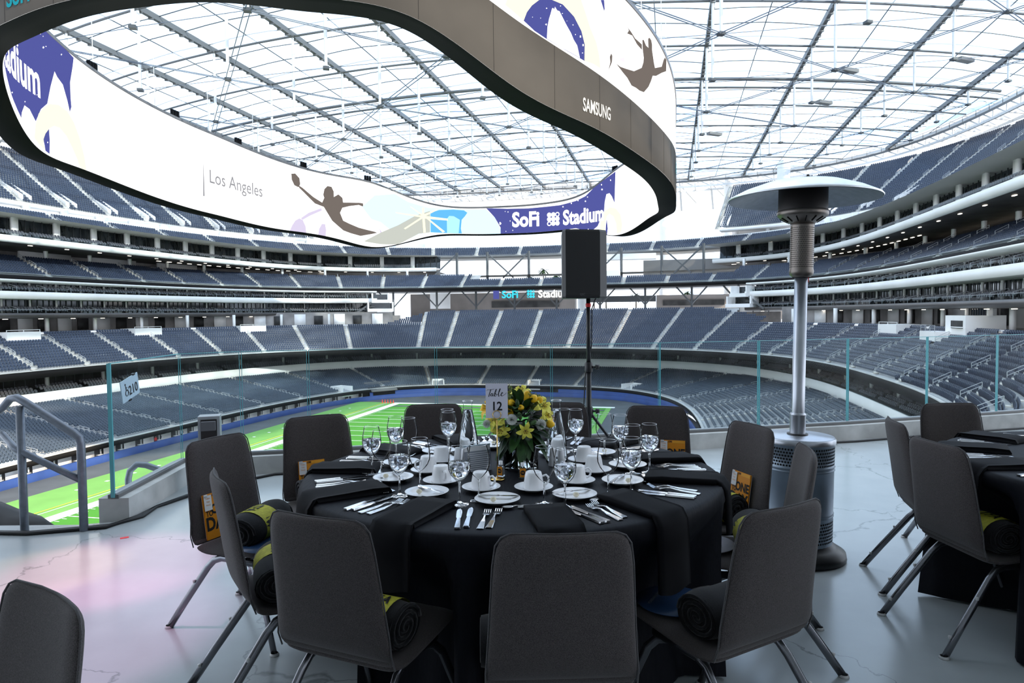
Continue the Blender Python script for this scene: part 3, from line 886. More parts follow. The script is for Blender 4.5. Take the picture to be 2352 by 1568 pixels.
# building behind the concourse
bld = empty('plaza_building', kind='structure')
def obox(name, u0, u1, v0, v1, z0, z1, ma, par=bld):
    vv = [Ws(u, v, z) for z in (z0, z1) for u, v in ((u0, v0), (u1, v0), (u1, v1), (u0, v1))]
    return MB().add(vv, [(3, 2, 1, 0), (4, 5, 6, 7), (0, 1, 5, 4), (1, 2, 6, 5), (2, 3, 7, 6), (3, 0, 4, 7)]).build(name, ma, par)
mat('taupe', (.22, .195, .18), .7, noise=.12, scale=.2)
obox('taupe_wall', -46, 9, 118, 122, -1, 8.2, 'taupe'); obox('taupe_wall', 34, 72, 118, 122, -1, 6.6, 'taupe')
obox('light_panel', -35.5, -29, 108, 108.6, 3.2, 8.0, 'white_wall')
obox('dark_opening', -18, 4, 117.6, 118, 3.4, 5.4, 'room_dark'); obox('dark_opening', 36, 54, 117.6, 118, 3.4, 5.0, 'room_dark')
obox('beam', 14, 34, 112, 114, 4.6, 6.4, 'steel_dark'); obox('shed_roof', 30, 62, 122, 130, 12.6, 17.6, 'fascia_grey')
obox('white_canopy', 12, 34, 114, 118, 17.5, 19.2, 'white_wall'); obox('bar_deck', 13.0, 24, 103, 106, 11.2, 13.6, 'white_wall')
# the sign, glowing letters facing the field
sg = empty('stadium_sign', Ws(-10.6, 103, 0), -HD, 'glowing cyan and white stadium sign hung under the far tier behind the loudspeaker', 'sign')
MB().box((-2.2, .3, 7.1), (1.8, .12, 2.5)).build('side_screen', 'scr_navy', sg)
Mx = Matrix.Rotation(PI / 2, 4, 'X')
def flat(x, z, y=0): return Matrix.Translation((x, y, z)) @ Mx
lettering('lettering', 'SoFi', 3.0, flat(-.4, 6.15), 'scr_cyan', sg, offset=.09, align='LEFT')
mb = MB()
for i in range(3):
    for j in range(3):
        if (i, j) in ((0, 0), (2, 2)): mb.add([(9.0 - 1.3 + i * .8 + .38 * math.cos(a * PI / 4), 0, 6.4 + j * .8 + .38 * math.sin(a * PI / 4)) for a in range(8)] + [(9.0 - 1.3 + i * .8 + .22 * math.cos(a * PI / 4), 0, 6.4 + j * .8 + .22 * math.sin(a * PI / 4)) for a in range(8)], [(a, (a + 1) % 8, (a + 1) % 8 + 8, a + 8) for a in range(8)])
        else: mb.add([(9.0 - 1.3 + i * .8 + .4 * math.cos(a * PI / 4), 0, 6.4 + j * .8 + .4 * math.sin(a * PI / 4)) for a in range(8)], [tuple(range(8))])
mb.build('emblem', 'scr_cyan', sg)
lettering('lettering', 'Stadium', 3.0, flat(10.7, 6.15), 'scr_white', sg, offset=.09, align='LEFT')
# open ground outside and palms on it
gmb = MB(); gmb.add([(-500, 240, -2.2), (600, 190, -2.2), (600, 900, -2.2), (-500, 900, -2.2)], [(0, 1, 2, 3)]); gmb.build('ground', 'ground', None, 'structure')
def palm(u, v, h, z0=-2.2):
    e = empty('palm_tree', Ws(u, v, z0), random.random() * 6, 'slender palm tree standing outside beyond the open far end', 'tree', 'palms beyond the open far end of the stadium')
    MB().tube([(0, 0, 0), (.1, 0, h * .5), (.2, .1, h)], [.28, .22, .18], 7).build('trunk', 'trunk', e)
    mb = MB()
    for k in range(18):
        a = k * 2.4; el = .9 - (k / 18) * 1.6
        d = Vector((math.cos(a), math.sin(a), 0)); s_ = Vector((-d.y, d.x, 0)); prev = None
        pts = []
        for j in range(6):
            t_ = j / 5; pts.append(Vector((.2, .1, h)) + d * (2.6 * t_ * math.cos(el * .6)) + Vector((0, 0, math.sin(el) * 2.2 * t_ - 1.6 * t_ * t_)))
        for j in range(5):
            w0, w1 = .34 * math.sin(PI * (j + .2) / 5.6), .34 * math.sin(PI * (j + 1.2) / 5.6)
            mb.add([pts[j] - s_ * w0, pts[j] + s_ * w0 + Vector((0, 0, -.05)), pts[j + 1] + s_ * w1, pts[j + 1] - s_ * w1], [(0, 1, 2, 3)])
    mb.build('fronds', 'palm', e)
for u, v, h in ((-4, 135, 18.5), (-10, 140, 16.5), (1.5, 128, 16), (12, 145, 15.5), (17, 138, 16), (44, 140, 10), (27, 135, 9.5), (66, 138, 10.5)): palm(u, v, h)

# ------------------------------------------------------------------ ceiling lamps under the upper tiers
for (pl, off, z, step, ths, par) in ((P4W, 2.2, 15.15, 8.0, ((-180, -18), (25, 180)), press), (PS, 1.6, 1.42, 7.0, (LS, RS), suites)):
    for th in ths:
        C, T, N = posts(pl, spaced(pl, th[0] + 1, th[1] - 1, step, 1), off, [th])
        box_array('ceiling_lamps', zset(C, z - .03), T, N, (.8, .3, .08), 'lamp_glow', par)
C, T, N = posts(P4W, spaced(P4W, -60, 60, 3.3, 1), 7.0, [(-60, -18), (25, 75)])
box_array('ceiling_lamps', zset(C, 15.1), T, N, (1.3, .3, .06), 'lamp_glow', press)

# ------------------------------------------------------------------ roof
roof = empty('roof_canopy', kind='structure')
RP = Plan(112, 150, 3.9)
ZR = 47.0
def zr(u, v): return ZR + 0.0 * u
def cv(u): return .0026 * u * u
UB = [-106, -89, -72, -55, -38, -21.5, -6, 10.6, 27.5, 44.3, 62, 80, 98, 110]
VB0 = [-64 + 17.2 * i for i in range(13)]      # v of each purlin at u = 0
def inside(u, v): return abs(u / 112) ** 3.9 + abs(v / 150) ** 3.9 < 1.0
def vlim(u): return 150 * (1 - min(.999, abs(u / 112) ** 3.9)) ** (1 / 3.9)
def visible(p): return p.y > 3 and abs(p.x) < .9 * p.y + 30
# film panels
cnt_p = 0
for i in range(len(UB) - 1):
    for j in range(len(VB0) - 1):
        u0, u1 = UB[i], UB[i + 1]
        q = []
        for (u, vb) in ((u0, VB0[j]), (u1, VB0[j]), (u1, VB0[j + 1]), (u0, VB0[j + 1])):
            v = min(vb + cv(u), vlim(u)); q.append((u, v))
        if q[2][1] - q[1][1] < .4 and q[3][1] - q[0][1] < .4: continue
        c = Ws(sum(a for a, _ in q) / 4, sum(b for _, b in q) / 4, ZR)
        if not visible(c): continue
        mb = MB(); n_ = 4
        vv = []; ff = []
        for a in range(n_ + 1):
            for b in range(n_ + 1):
                s_, t_ = a / n_, b / n_
                u = u0 + (u1 - u0) * s_; va = q[0][1] + (q[1][1] - q[0][1]) * s_; vb_ = q[3][1] + (q[2][1] - q[3][1]) * s_
                vv.append(Ws(u, va + (vb_ - va) * t_, ZR + .35 + 1.1 * math.sin(PI * s_) * math.sin(PI * t_)))
        for a in range(n_):
            for b in range(n_): k_ = a * (n_ + 1) + b; ff.append((k_, k_ + n_ + 1, k_ + n_ + 2, k_ + 1))
        mb.add(vv, ff, True)
        op = (i, j) in ((10, 5), (11, 6), (9, 7), (12, 4), (4, 8), (7, 9), (2, 7))
        mb.build('roof_panel', 'etfe_open' if (i * 7 + j * 5) % 13 == 0 else 'etfe', roof); cnt_p += 1
# main beams running the length of the roof
for u in UB[:-1]:
    pts = [Ws(u, v, ZR) for v in np.linspace(-75, vlim(u), 26)]
    pts = [p for p in pts if visible(p)]
    if len(pts) < 2: continue
    mb = MB(); mb.bar(pts[0], pts[-1], .6, .9)
    L = (pts[-1] - pts[0]).length; n_ = int(L / 2.2)
    for k_ in range(n_):
        p = pts[0].lerp(pts[-1], k_ / n_)
        mb.box(p + Vector((0, 0, -.55)), (.75, .3, .3), rz=HD)
    mb.build('roof_beam', 'steel_grey', roof)
# purlins across
for j, v0 in enumerate(VB0):
    us = np.linspace(-111, 111, 41)
    pts = [Ws(u, v0 + cv(u), ZR - .2) for u in us if abs(v0 + cv(u)) < vlim(u)]
    pts = [p for p in pts if visible(p)]
    if len(pts) < 2: continue
    mb = MB()
    th_ = .62 if j in (6,) else .36
    mb.tube(pts, th_ * .5, 6)
    if j == 6: mb.tube([p + Vector((0, .8, -1.4)) for p in pts], .2, 6)
    mb.build('roof_purlin', 'steel_grey', roof)
# thin film cables between the beams
mb = MB()
for u0, u1 in zip(UB, UB[1:]):
    um = (u0 + u1) / 2
    a = Ws(um, -60, ZR + .9); b = Ws(um, vlim(um), ZR + .3)
    mb.bar(a, b, .12)
for v0 in np.arange(-60, 150, 5.73):
    for u0, u1 in zip(UB, UB[1:]):
        if not inside((u0 + u1) / 2, v0 + cv((u0 + u1) / 2)): continue
        pts = []
        for s_ in np.linspace(0, 1, 5):
            u = u0 + (u1 - u0) * s_; pts.append(Ws(u, v0 + cv(u) + 1.2 * math.sin(PI * s_), ZR + .25 + .9 * math.sin(PI * s_)))
        if not visible(pts[2]): continue
        for p, q in zip(pts, pts[1:]): mb.bar(p, q, .11)
mb.build('film_cables', 'steel_dark', roof, kind='stuff')
# hanging masts and the cable net under the roof
def drop(u, v): return 2.5 + 10.5 * max(0, 1 - (abs(u / 112) ** 2.2 + abs((v - 0) / 150) ** 2.2))
nodes = {}
for i, u in enumerate(UB[:-1]):
    for j, v0 in enumerate(VB0):
        v = v0 + cv(u)
        if inside(u * 1.02, v * 1.02): nodes[(i, j)] = (Ws(u, v, ZR), Ws(u, v, ZR - drop(u, v)))
for kx, (a, b) in nodes.items():
    if not visible(a): continue
    MB().lathe([(.2, b.z), (.24, (a.z + b.z) / 2), (.2, a.z)], 8, (a.x, a.y, 0)).build('roof_mast', 'steel_white', roof)
    MB().box(b, (.8, .8, .35), rz=HD).build('cable_node', 'steel_dark', roof)
mb = MB()
for (i, j), (a, b) in nodes.items():
    for di, dj in ((1, 1), (-1, 1)):
        if (i + di, j + dj) in nodes and (i + j) % 2 == 0:
            q = nodes[(i + di, j + dj)][1]
            if visible(b):
                for o_ in (-.35, .35): mb.bar(b + Vector((o_, 0, 0)), q + Vector((o_, 0, 0)), .09)
    if (i + 1, j) in nodes and visible(b): mb.bar(b, nodes[(i + 1, j)][1], .06)
mb.build('net_cables', 'cable', roof, kind='stuff')
# perimeter truss
idx = np.arange(0, 900, 5)
ring_pts = [Ws(*(RP.P[k]), ZR) for k in idx]
mb = MB(); mw = MB(); ml = MB()
for k, (p, q) in enumerate(zip(ring_pts, ring_pts[1:])):
    if not (visible(p) and visible(q)): continue
    n1 = RP.N[idx[k]]; nv = Vector((n1[0] * ch_ + n1[1] * sh_, -n1[0] * sh_ + n1[1] * ch_, 0)); up = Vector((0, 0, 1))
    for dz, dn, r in ((0, 0, .7), (-2.6, 0, .5), (-.2, 4.5, .6), (-3.2, 4.5, .6)):
        mw.bar(p + nv * dn + up * dz, q + nv * dn + up * dz, r)
    mw.bar(p, q + up * -2.6, .3); mw.bar(p + nv * 4.5 - up * .2, q + nv * 4.5 - up * 3.2, .3); mw.bar(p - up * 2.6, p + nv * 4.5 - up * 3.2, .3); mw.bar(p, p - up * 2.6, .25)
    mb.add([p - nv * .8 - up * .6, q - nv * .8 - up * .6, q - nv * .8 - up * 1.2, p - nv * .8 - up * 1.2], [(0, 1, 2, 3)])
    mb.bar(p - nv * .9 + up * .6, q - nv * .9 + up * .6, .1); mb.bar(p - nv * .9 - up * .6, p - nv * .9 + up * .6, .1)
    if k % 2 == 0:
        ml.bar(p + nv * 4.5 - up * 3.2, p + nv * 11 - up * 9, .6); ml.bar(p + nv * 4.5 - up * 1, q + nv * 14 - up * 6, .5)
mw.build('edge_truss', 'steel_white', roof, kind='stuff'); mb.build('catwalk', 'steel_grey', roof, kind='stuff'); ml.build('truss_legs', 'steel_white', roof, kind='stuff')
for i in range(7):   # light heads hanging in the net
    i_, j_ = [(10, 4), (10, 5), (11, 4), (9, 6), (8, 5), (3, 6), (2, 5)][i]
    if (i_, j_) in nodes:
        MB().box(nodes[(i_, j_)][1] + Vector((3, 2, .6)), (3.0, 1.1, .5), rz=.4).build('light_head', 'fascia_grey', roof)
# ------------------------------------------------------------------ the hanging double sided video board
RX = np.array([35.0316,51.9881,2.8732,2.3738,0.048,0.0539,0.0411,0.0256,0.008,-0.0103,-0.0292,-0.0474,-0.0589,-0.0496,-0.0222,-0.0139,-0.0031,0.0189,16.1761,17.5867,18.5048,17.1693,16.5152,19.609,19.2208,18.9861,19.8817,17.4038,15.5928,17.2918,17.8587,17.3862,17.6815,18.8686,19.5543,18.9466,22.8316,24.9079,23.9005,25.5883,23.0039,23.3287,17.51,16.9056,15.845,15.9289,28.392,28.8636,30.1909,31.1279,29.9446,26.0044,25.3015,24.8985,25.4378,27.8525,30.4613,30.3743,30.1505,30.2253,30.5506,31.4437,32.4912,33.7353,32.5476,29.6139,28.8771,28.4829,28.2992,28.1124,29.6873,29.6596,28.7051,28.4588,21.809,22.834,23.2089,23.2466,24.2633,27.1812,27.1249,27.0986,27.0912,27.0925,24.0923,22.9991,23.0,22.9977,22.9914,22.9812,22.9708,22.9725,24.1077,27.2255,27.4465,27.751,27.9618,27.6117,22.8963,21.4583,20.2918,20.1325])
DECALS=[('navy',0,1,[(194.54,25.47),(193.57,26.71),(191.06,28.32),(185.9,31.39),(182.1,33.64),(180.55,33.53),(176.52,32.3),(176.79,31.16),(177.41,29.13),(177.41,27.33),(177.32,26.32),(177.67,25.64),(178.1,26.85),(178.88,28.39),(179.97,28.9),(180.47,29.35),(181.45,27.29),(182.26,25.21),(183.68,24.19),(184.99,22.52),(186.35,23.42),(187.61,23.45),(188.41,22.5),(188.63,21.88),(191.41,23.28)]),
('cream',0,2,[(185.52,20.64),(185.14,22.13),(184.3,23.54),(183.05,24.61),(181.78,25.33),(179.97,25.78),(178.19,25.55),(176.97,24.61),(175.98,23.17),(175.16,21.13),(174.79,18.97),(174.52,17.26),(175.62,17.86),(175.98,18.84),(176.52,20.3),(177.58,21.61),(178.62,22.63),(179.89,23.18),(181.04,23.11),(182.1,22.53),(182.97,21.75),(183.44,21.04),(183.37,20.46),(183.13,19.92),(184.3,20.12)]),
('navy',0,1,[(182.1,22.53),(182.97,21.75),(183.44,21.04),(183.21,20.5),(183.05,19.87),(182.18,19.71),(182.02,21.27)]),
('brown',0,1,[(125.7,28.64),(124.56,28.91),(123.36,28.22),(123.16,27.1),(123.66,26.41),(124.87,26.6),(125.59,27.52)]),
('brown',0,1,[(123.66,26.8),(122.47,26.48),(119.44,25.15),(117.01,24.39),(116.4,25.43),(116.66,26.03),(116.31,27.2),(115.45,27.97),(114.35,27.97),(113.77,27.09),(113.77,25.96),(112.54,26.67),(111.49,26.09),(111.33,25.13),(109.68,25.32),(107.23,25.56),(106.26,25.53),(106.19,24.8),(107.31,25.08),(109.68,24.59),(111.57,24.01),(112.21,22.89),(111.41,21.34),(109.75,20.84),(107.38,20.21),(103.56,19.64),(102.91,19.45),(104.35,19.08),(107.01,18.49),(109.44,18.87),(111.41,19.3),(112.7,20.06),(114.35,21.03),(115.62,22.5),(116.58,23.59),(119.07,23.95),(122.37,25.79),(123.46,26.32)]),
('lilac',0,1,[(126.54,17.68),(125.8,18.81),(124.87,19.82),(123.66,20.42),(122.67,20.24),(121.89,19.1),(121.7,17.43),(124.26,17.47)]),
('lilac',0,1,[(118.35,17.44),(117.99,19.05),(117.19,20.08),(116.31,20.12),(116.06,18.93),(116.23,17.48)]),
('lilac',0,1,[(123.26,20.47),(120.93,21.84),(117.28,23.25),(117.1,22.79),(120.46,21.34),(122.67,20.24)]),
('lilac',0,1,[(102.41,20.4),(101.91,19.75),(101.19,18.06),(101.34,17.2),(101.91,18.03)]),
('sky',0,1,[(106.49,24.77),(103.41,27.51),(98.64,28.25),(95.77,26.67),(91.29,25.45),(86.33,25.19),(78.02,24.84),(76.08,22.94),(74.77,20.44),(74.77,19.22),(83.89,19.57),(90.97,19.92),(93.42,19.54),(95.92,18.26),(98.14,17.15),(99.91,17.08),(98.42,19.23),(102.05,21.8),(104.28,22.32)]),
('stone',0,2,[(106.26,17.37),(102.05,19.57),(98.0,21.4),(94.09,23.64),(90.82,24.75),(90.89,19.92),(93.42,19.61),(95.56,18.45),(98.14,17.04),(102.12,16.99)]),
('blue',0,2,[(90.74,24.33),(88.78,24.93),(85.58,25.0),(83.14,24.77),(82.36,24.22),(82.92,23.46),(83.68,22.67),(83.89,20.73),(83.68,19.6),(90.74,19.96)]),
('bluelt',0,3,[(86.51,23.6),(85.48,23.52),(84.09,22.68),(84.4,19.69),(87.05,19.8),(87.05,22.91)]),
('cream',0,3,[(92.6,23.53),(92.06,23.54),(91.83,19.91),(92.37,19.84)]),
('cream',0,3,[(92.37,23.67),(86.69,22.97),(86.69,22.55),(92.37,23.04)]),
('cream',0,3,[(92.22,23.54),(91.99,23.68),(87.49,20.09),(88.02,19.88)]),
('cream',0,3,[(92.52,23.53),(92.22,23.26),(96.42,20.52),(96.78,20.68)]),
('cream',0,3,[(92.6,23.67),(92.6,23.25),(98.35,23.99),(98.71,24.22)]),
('cream',0,3,[(92.6,25.43),(92.06,25.44),(92.14,23.43),(92.6,23.43)]),
('cream',0,3,[(92.37,23.89),(89.28,25.11),(89.2,24.9),(92.22,23.4)]),
('cream',0,3,[(92.37,23.43),(95.27,25.57),(95.05,25.57),(92.14,23.68)]),
('navy',0,1,[(78.02,25.12),(73.26,24.74),(68.34,24.62),(61.1,24.84),(57.31,25.4),(54.88,26.13),(52.42,27.78),(48.73,29.14),(46.07,29.84),(46.29,26.34),(46.44,23.58),(47.33,25.08),(48.07,25.83),(49.02,25.75),(49.53,24.28),(49.75,22.37),(51.63,19.51),(52.92,18.82),(54.95,18.51),(57.31,19.6),(64.75,19.17),(74.77,19.15),(74.77,20.62),(76.08,22.94)]),
('navy',0,1,[(49.31,18.29),(49.24,19.41),(48.95,20.66),(48.66,18.7),(48.88,16.8),(49.24,16.84)]),
('cream',0,2,[(51.12,18.15),(50.76,20.23),(49.53,22.35),(47.85,22.92),(45.99,22.44),(44.33,21.02),(43.71,19.07),(44.02,17.55),(45.69,17.27),(45.84,19.33),(46.82,20.97),(48.07,21.64),(48.8,21.29),(49.31,20.06),(49.53,17.51)]),
('white',0,2,[(74.55,21.55),(74.77,21.26),(75.01,21.27),(75.01,21.57),(75.01,21.87),(74.77,21.86)]),
('white',0,2,[(75.58,23.2),(75.58,23.08),(75.58,23.08),(75.58,23.2),(75.58,23.31),(75.58,23.31)]),
('white',0,2,[(73.6,24.16),(73.6,24.05),(73.6,24.05),(73.77,24.17),(73.6,24.28),(73.6,24.28)]),
('white',0,2,[(72.48,22.03),(72.48,21.92),(72.63,21.92),(72.63,22.04),(72.63,22.15),(72.48,22.14)]),
('white',0,2,[(73.43,19.77),(73.6,19.66),(73.6,19.66),(73.6,19.77),(73.6,19.89),(73.6,19.88)]),
('white',0,2,[(72.94,24.03),(72.94,23.92),(73.1,23.92),(73.1,24.04),(73.1,24.15),(72.94,24.14)]),
('white',0,2,[(60.22,24.42),(60.3,24.28),(60.46,24.3),(60.54,24.45),(60.46,24.59),(60.3,24.58)]),
('white',0,2,[(59.28,23.33),(59.36,23.23),(59.44,23.23),(59.52,23.35),(59.44,23.45),(59.36,23.45)]),
('white',0,2,[(58.21,24.99),(58.29,24.85),(58.44,24.86),(58.52,25.01),(58.44,25.15),(58.29,25.14)]),
('white',0,2,[(56.57,25.42),(56.64,25.28),(56.79,25.3),(56.86,25.45),(56.79,25.59),(56.64,25.57)]),
('white',0,2,[(54.66,25.04),(54.73,24.91),(54.95,24.93),(55.02,25.08),(54.95,25.22),(54.73,25.19)]),
('white',0,2,[(53.57,26.95),(53.65,26.86),(53.72,26.87),(53.79,26.98),(53.72,27.08),(53.65,27.07)]),
('white',0,2,[(52.71,27.66),(52.78,27.56),(52.92,27.58),(52.92,27.69),(52.92,27.79),(52.78,27.77)]),
('white',0,2,[(50.04,26.87),(50.18,26.72),(50.4,26.75),(50.54,26.95),(50.4,27.1),(50.18,27.07)]),
('white',0,2,[(50.26,27.88),(50.33,27.75),(50.47,27.77),(50.62,27.93),(50.47,28.05),(50.33,28.03)]),
('white',0,2,[(47.48,28.35),(47.56,28.22),(47.78,28.26),(47.85,28.41),(47.78,28.54),(47.56,28.5)]),
('white',0,2,[(54.15,25.87),(54.23,25.77),(54.37,25.79),(54.44,25.91),(54.37,26.01),(54.23,25.99)]),
('white',0,2,[(71.91,19.92),(71.91,19.81),(72.05,19.81),(72.05,19.93),(72.05,20.04),(71.91,20.03)]),
('white',0,2,[(54.01,19.08),(54.08,18.98),(54.23,19.0),(54.3,19.11),(54.23,19.21),(54.08,19.2)]),
('white',0,2,[(183.13,32.46),(183.21,32.37),(183.29,32.34),(183.37,32.36),(183.29,32.45),(183.21,32.48)]),
('white',0,2,[(182.58,32.41),(182.66,32.33),(182.73,32.3),(182.73,32.35),(182.73,32.4),(182.66,32.43)]),
('white',0,2,[(182.5,31.24),(182.66,31.07),(182.81,31.01),(182.89,31.09),(182.81,31.22),(182.58,31.31)]),
('white',0,2,[(182.02,31.53),(182.1,31.45),(182.18,31.42),(182.26,31.44),(182.18,31.52),(182.1,31.55)]),
('white',0,2,[(178.88,31.81),(178.96,31.69),(179.05,31.66),(179.13,31.71),(179.05,31.83),(178.88,31.89)]),
('white',0,2,[(188.77,29.09),(188.92,28.94),(189.13,28.86),(189.28,28.9),(189.13,29.05),(188.85,29.16)]),
('white',0,2,[(191.13,23.69),(191.2,23.6),(191.48,23.52),(191.62,23.54),(191.48,23.65),(191.2,23.74)]),
('white',0,2,[(187.02,25.36),(187.09,25.27),(187.24,25.23),(187.31,25.27),(187.17,25.37),(187.09,25.4)]),
('white',0,2,[(187.39,23.89),(187.46,23.81),(187.61,23.76),(187.68,23.8),(187.61,23.88),(187.46,23.93)]),
('white',0,2,[(184.45,25.49),(184.45,25.44),(184.61,25.39),(184.61,25.44),(184.53,25.52),(184.45,25.54)]),
('white',0,2,[(182.42,20.93),(182.5,20.83),(182.58,20.81),(182.66,20.87),(182.58,20.97),(182.5,20.99)]),
('cream',1,1,[(258.6,24.23),(258.75,24.62),(258.9,24.9),(266.1,26.84),(266.35,26.65),(266.93,25.77),(267.52,24.79),(268.36,23.86),(268.79,22.89),(268.96,21.89),(267.85,21.97),(266.68,21.91),(266.76,23.24),(266.35,24.19),(265.45,25.07),(264.15,25.65),(262.79,25.68),(261.69,25.32),(260.99,24.73),(260.52,24.13),(260.21,23.42)]),
('navy',1,1,[(260.21,23.42),(260.52,24.13),(260.99,24.73),(261.69,25.32),(262.79,25.68),(264.15,25.65),(265.45,25.07),(266.35,24.19),(266.76,23.24),(266.76,21.9),(264.47,22.18),(262.32,22.58),(261.22,22.89)]),
('white',1,2,[(262.4,22.58),(262.48,23.52),(262.64,24.14),(262.79,24.52),(262.95,24.98),(263.03,25.07),(263.19,25.0),(263.27,25.22),(263.51,25.0),(263.75,25.01),(264.47,24.2),(265.04,23.66),(265.36,23.22),(265.77,22.89),(266.1,21.99),(264.07,22.25)]),
('brown',1,1,[(271.5,22.99),(272.31,22.93),(273.5,23.08),(275.19,23.36),(277.14,24.24),(277.64,24.9),(277.74,25.35),(277.44,26.07),(277.34,26.86),(277.74,27.01),(278.45,26.71),(279.17,26.75),(279.06,27.55),(279.48,27.82),(280.11,27.8),(280.42,27.49),(280.42,26.95),(281.06,25.98),(281.5,25.56),(284.53,26.66),(285.59,27.69),(286.44,28.26),(287.43,28.3),(287.18,27.05),(284.53,26.04),(281.93,24.93),(280.64,24.56),(280.0,23.84),(279.17,23.07),(277.74,22.16),(276.55,21.99),(275.67,22.0),(274.62,21.92),(273.69,22.35),(272.76,22.58)]),
('brown',1,1,[(273.59,26.99),(273.97,26.77),(274.53,26.67),(275.48,26.39),(277.24,26.42),(277.24,25.91),(275.96,26.0),(274.81,26.42),(273.69,26.24),(274.06,26.61)]),
('brown',1,1,[(270.7,23.61),(270.88,23.43),(270.79,22.89),(270.17,21.98),(270.52,22.81),(270.43,23.25)]),
('navy',1,1,[(269.04,27.52),(269.56,27.7),(269.65,26.99),(269.56,26.78)]),
('sand',1,1,[(272.04,23.52),(273.04,23.96),(273.22,23.67),(272.86,23.47)]),
('white',1,2,[(262.4,23.65),(262.4,23.58),(262.32,23.57),(262.24,23.61),(262.32,23.69),(262.4,23.71)]),
('white',1,2,[(262.48,24.89),(262.4,24.82),(262.4,24.83),(262.32,24.85),(262.4,24.92),(262.4,24.92)]),
('white',1,2,[(261.85,23.99),(261.77,23.93),(261.77,23.93),(261.77,23.97),(261.77,24.01),(261.77,24.01)]),
('white',1,2,[(261.07,23.88),(260.99,23.82),(260.99,23.82),(260.99,23.86),(260.99,23.89),(260.99,23.89)]),
('white',1,2,[(260.52,23.37),(260.52,23.34),(260.52,23.34),(260.52,23.37),(260.52,23.39),(260.52,23.39)]),
('white',1,2,[(266.27,23.72),(266.27,23.65),(266.1,23.6),(266.1,23.68),(266.1,23.76),(266.27,23.8)]),
('white',1,2,[(265.36,24.39),(265.28,24.32),(265.28,24.33),(265.2,24.35),(265.28,24.42),(265.28,24.42)]),
('white',1,2,[(266.6,23.13),(266.6,23.06),(266.43,23.01),(266.43,23.09),(266.43,23.17),(266.6,23.21)]),
('white',1,2,[(266.52,22.49),(266.43,22.42),(266.43,22.42),(266.35,22.44),(266.43,22.51),(266.43,22.51)]),
('white',1,2,[(265.61,23.7),(265.61,23.67),(265.53,23.64),(265.53,23.68),(265.53,23.72),(265.61,23.74)]),
('white',1,2,[(264.63,24.5),(264.55,24.45),(264.55,24.45),(264.55,24.48),(264.55,24.5),(264.55,24.5)]),
('white',1,2,[(263.91,25.45),(263.91,25.42),(263.83,25.39),(263.83,25.43),(263.83,25.47),(263.91,25.49)]),
('white',1,2,[(264.15,24.95),(264.07,24.89),(264.07,24.89),(263.99,24.9),(264.07,24.96),(264.07,24.96)]),
('creampale',0,1,[(151.26,24.56),(151.53,23.22),(152.29,21.99),(153.2,21.1),(154.04,20.71),(155.0,20.79),(155.9,21.33),(156.25,22.31),(156.42,23.51),(156.25,24.77),(155.55,25.97),(154.81,26.84),(153.83,27.32),(152.76,27.32),(152.05,26.76),(151.53,25.79)]),
('grey',0,1,[(149.96,26.5),(149.96,26.49),(149.96,20.49),(150.33,20.42)])]
KR_, KZ_ = 14, 28
def bsp(c, t):
    n = len(c); s = (t / (2 * PI) * n) % n; i = np.floor(s).astype(int); u = s - i
    P = [c[(i + k) % n] for k in (-1, 0, 1, 2)]
    return (P[0] * (1 - u) ** 3 + P[1] * (3 * u ** 3 - 6 * u ** 2 + 4) + P[2] * (-3 * u ** 3 + 3 * u ** 2 + 3 * u + 1) + P[3] * u ** 3) / 6
RT = np.linspace(0, 2 * PI, 2881)
_rr = 1 + bsp(RX[4:4 + KR_], RT); _c, _s = np.cos(RT), np.sin(RT); _n = RX[2]
_u = RX[0] * _rr * np.sign(_c) * np.abs(_c) ** (2 / _n); _v = RX[1] * _rr * np.sign(_s) * np.abs(_s) ** (2 / _n)
_zb, _zt, _zg = (bsp(RX[4 + KR_ + KZ_ * k:4 + KR_ + KZ_ * (k + 1)], RT) for k in range(3))
_du, _dv = np.gradient(_u), np.gradient(_v); _L = np.hypot(_du, _dv) + 1e-9
NU, NV = _dv / _L, -_du / _L
TH = RX[3]
def rcurve(off): return _u + off * NU, _v + off * NV
_ui, _vi = rcurve(0.0); _uo, _vo = rcurve(TH)
SIa = np.concatenate([[0], np.cumsum(np.hypot(np.diff(_ui), np.diff(_vi)))]); SOa = np.concatenate([[0], np.cumsum(np.hypot(np.diff(_uo), np.diff(_vo)))])
def on_ring(s, z, outer, lift):
    A, U, V = (SOa, _uo, _vo) if outer else (SIa, _ui, _vi)
    s = s % A[-1]
    u = np.interp(s, A, U); v = np.interp(s, A, V); nu = np.interp(s, A, NU); nv = np.interp(s, A, NV)
    k = lift if outer else -lift
    return Ws(u + nu * k, v + nv * k, z)
def zlim(s, outer):
    A = SOa if outer else SIa
    s = s % A[-1]
    return float(np.interp(s, A, _zg if outer else _zb)), float(np.interp(s, A, _zt))
vb = empty('video_board', Ws(0, 0, 0), 0, 'giant oval double sided video ring hung from the roof over the field', 'video screen')
vbi = vb.matrix_world
VBL = Vector(Ws(0, 0, 0))
def rstrip(name, rowsf, material, step=8):
    """rowsf: list of (offset, z array) rows swept round the ring"""
    idx = np.arange(0, 2881, step); idx[-1] = 2880
    W = []
    for off, z in rowsf:
        uu, vv = rcurve(off); zz = z if isinstance(z, np.ndarray) else np.full(2881, z)
        W.append(Wn(uu[idx], vv[idx], zz[idx]))
    W = np.stack(W, 1) - np.array(VBL); n, k = len(idx), len(rowsf); F = []
    for j in range(k - 1):
        q = np.arange(n - 1); F.append(np.stack([q * k + j, (q + 1) * k + j, (q + 1) * k + j + 1, q * k + j + 1], 1))
    return from_np(name, W.reshape(-1, 3), np.concatenate(F), material, vb, True)
rstrip('inner_screen', [(0, _zb + .12), (0, _zt)], 'scr_white', 4)
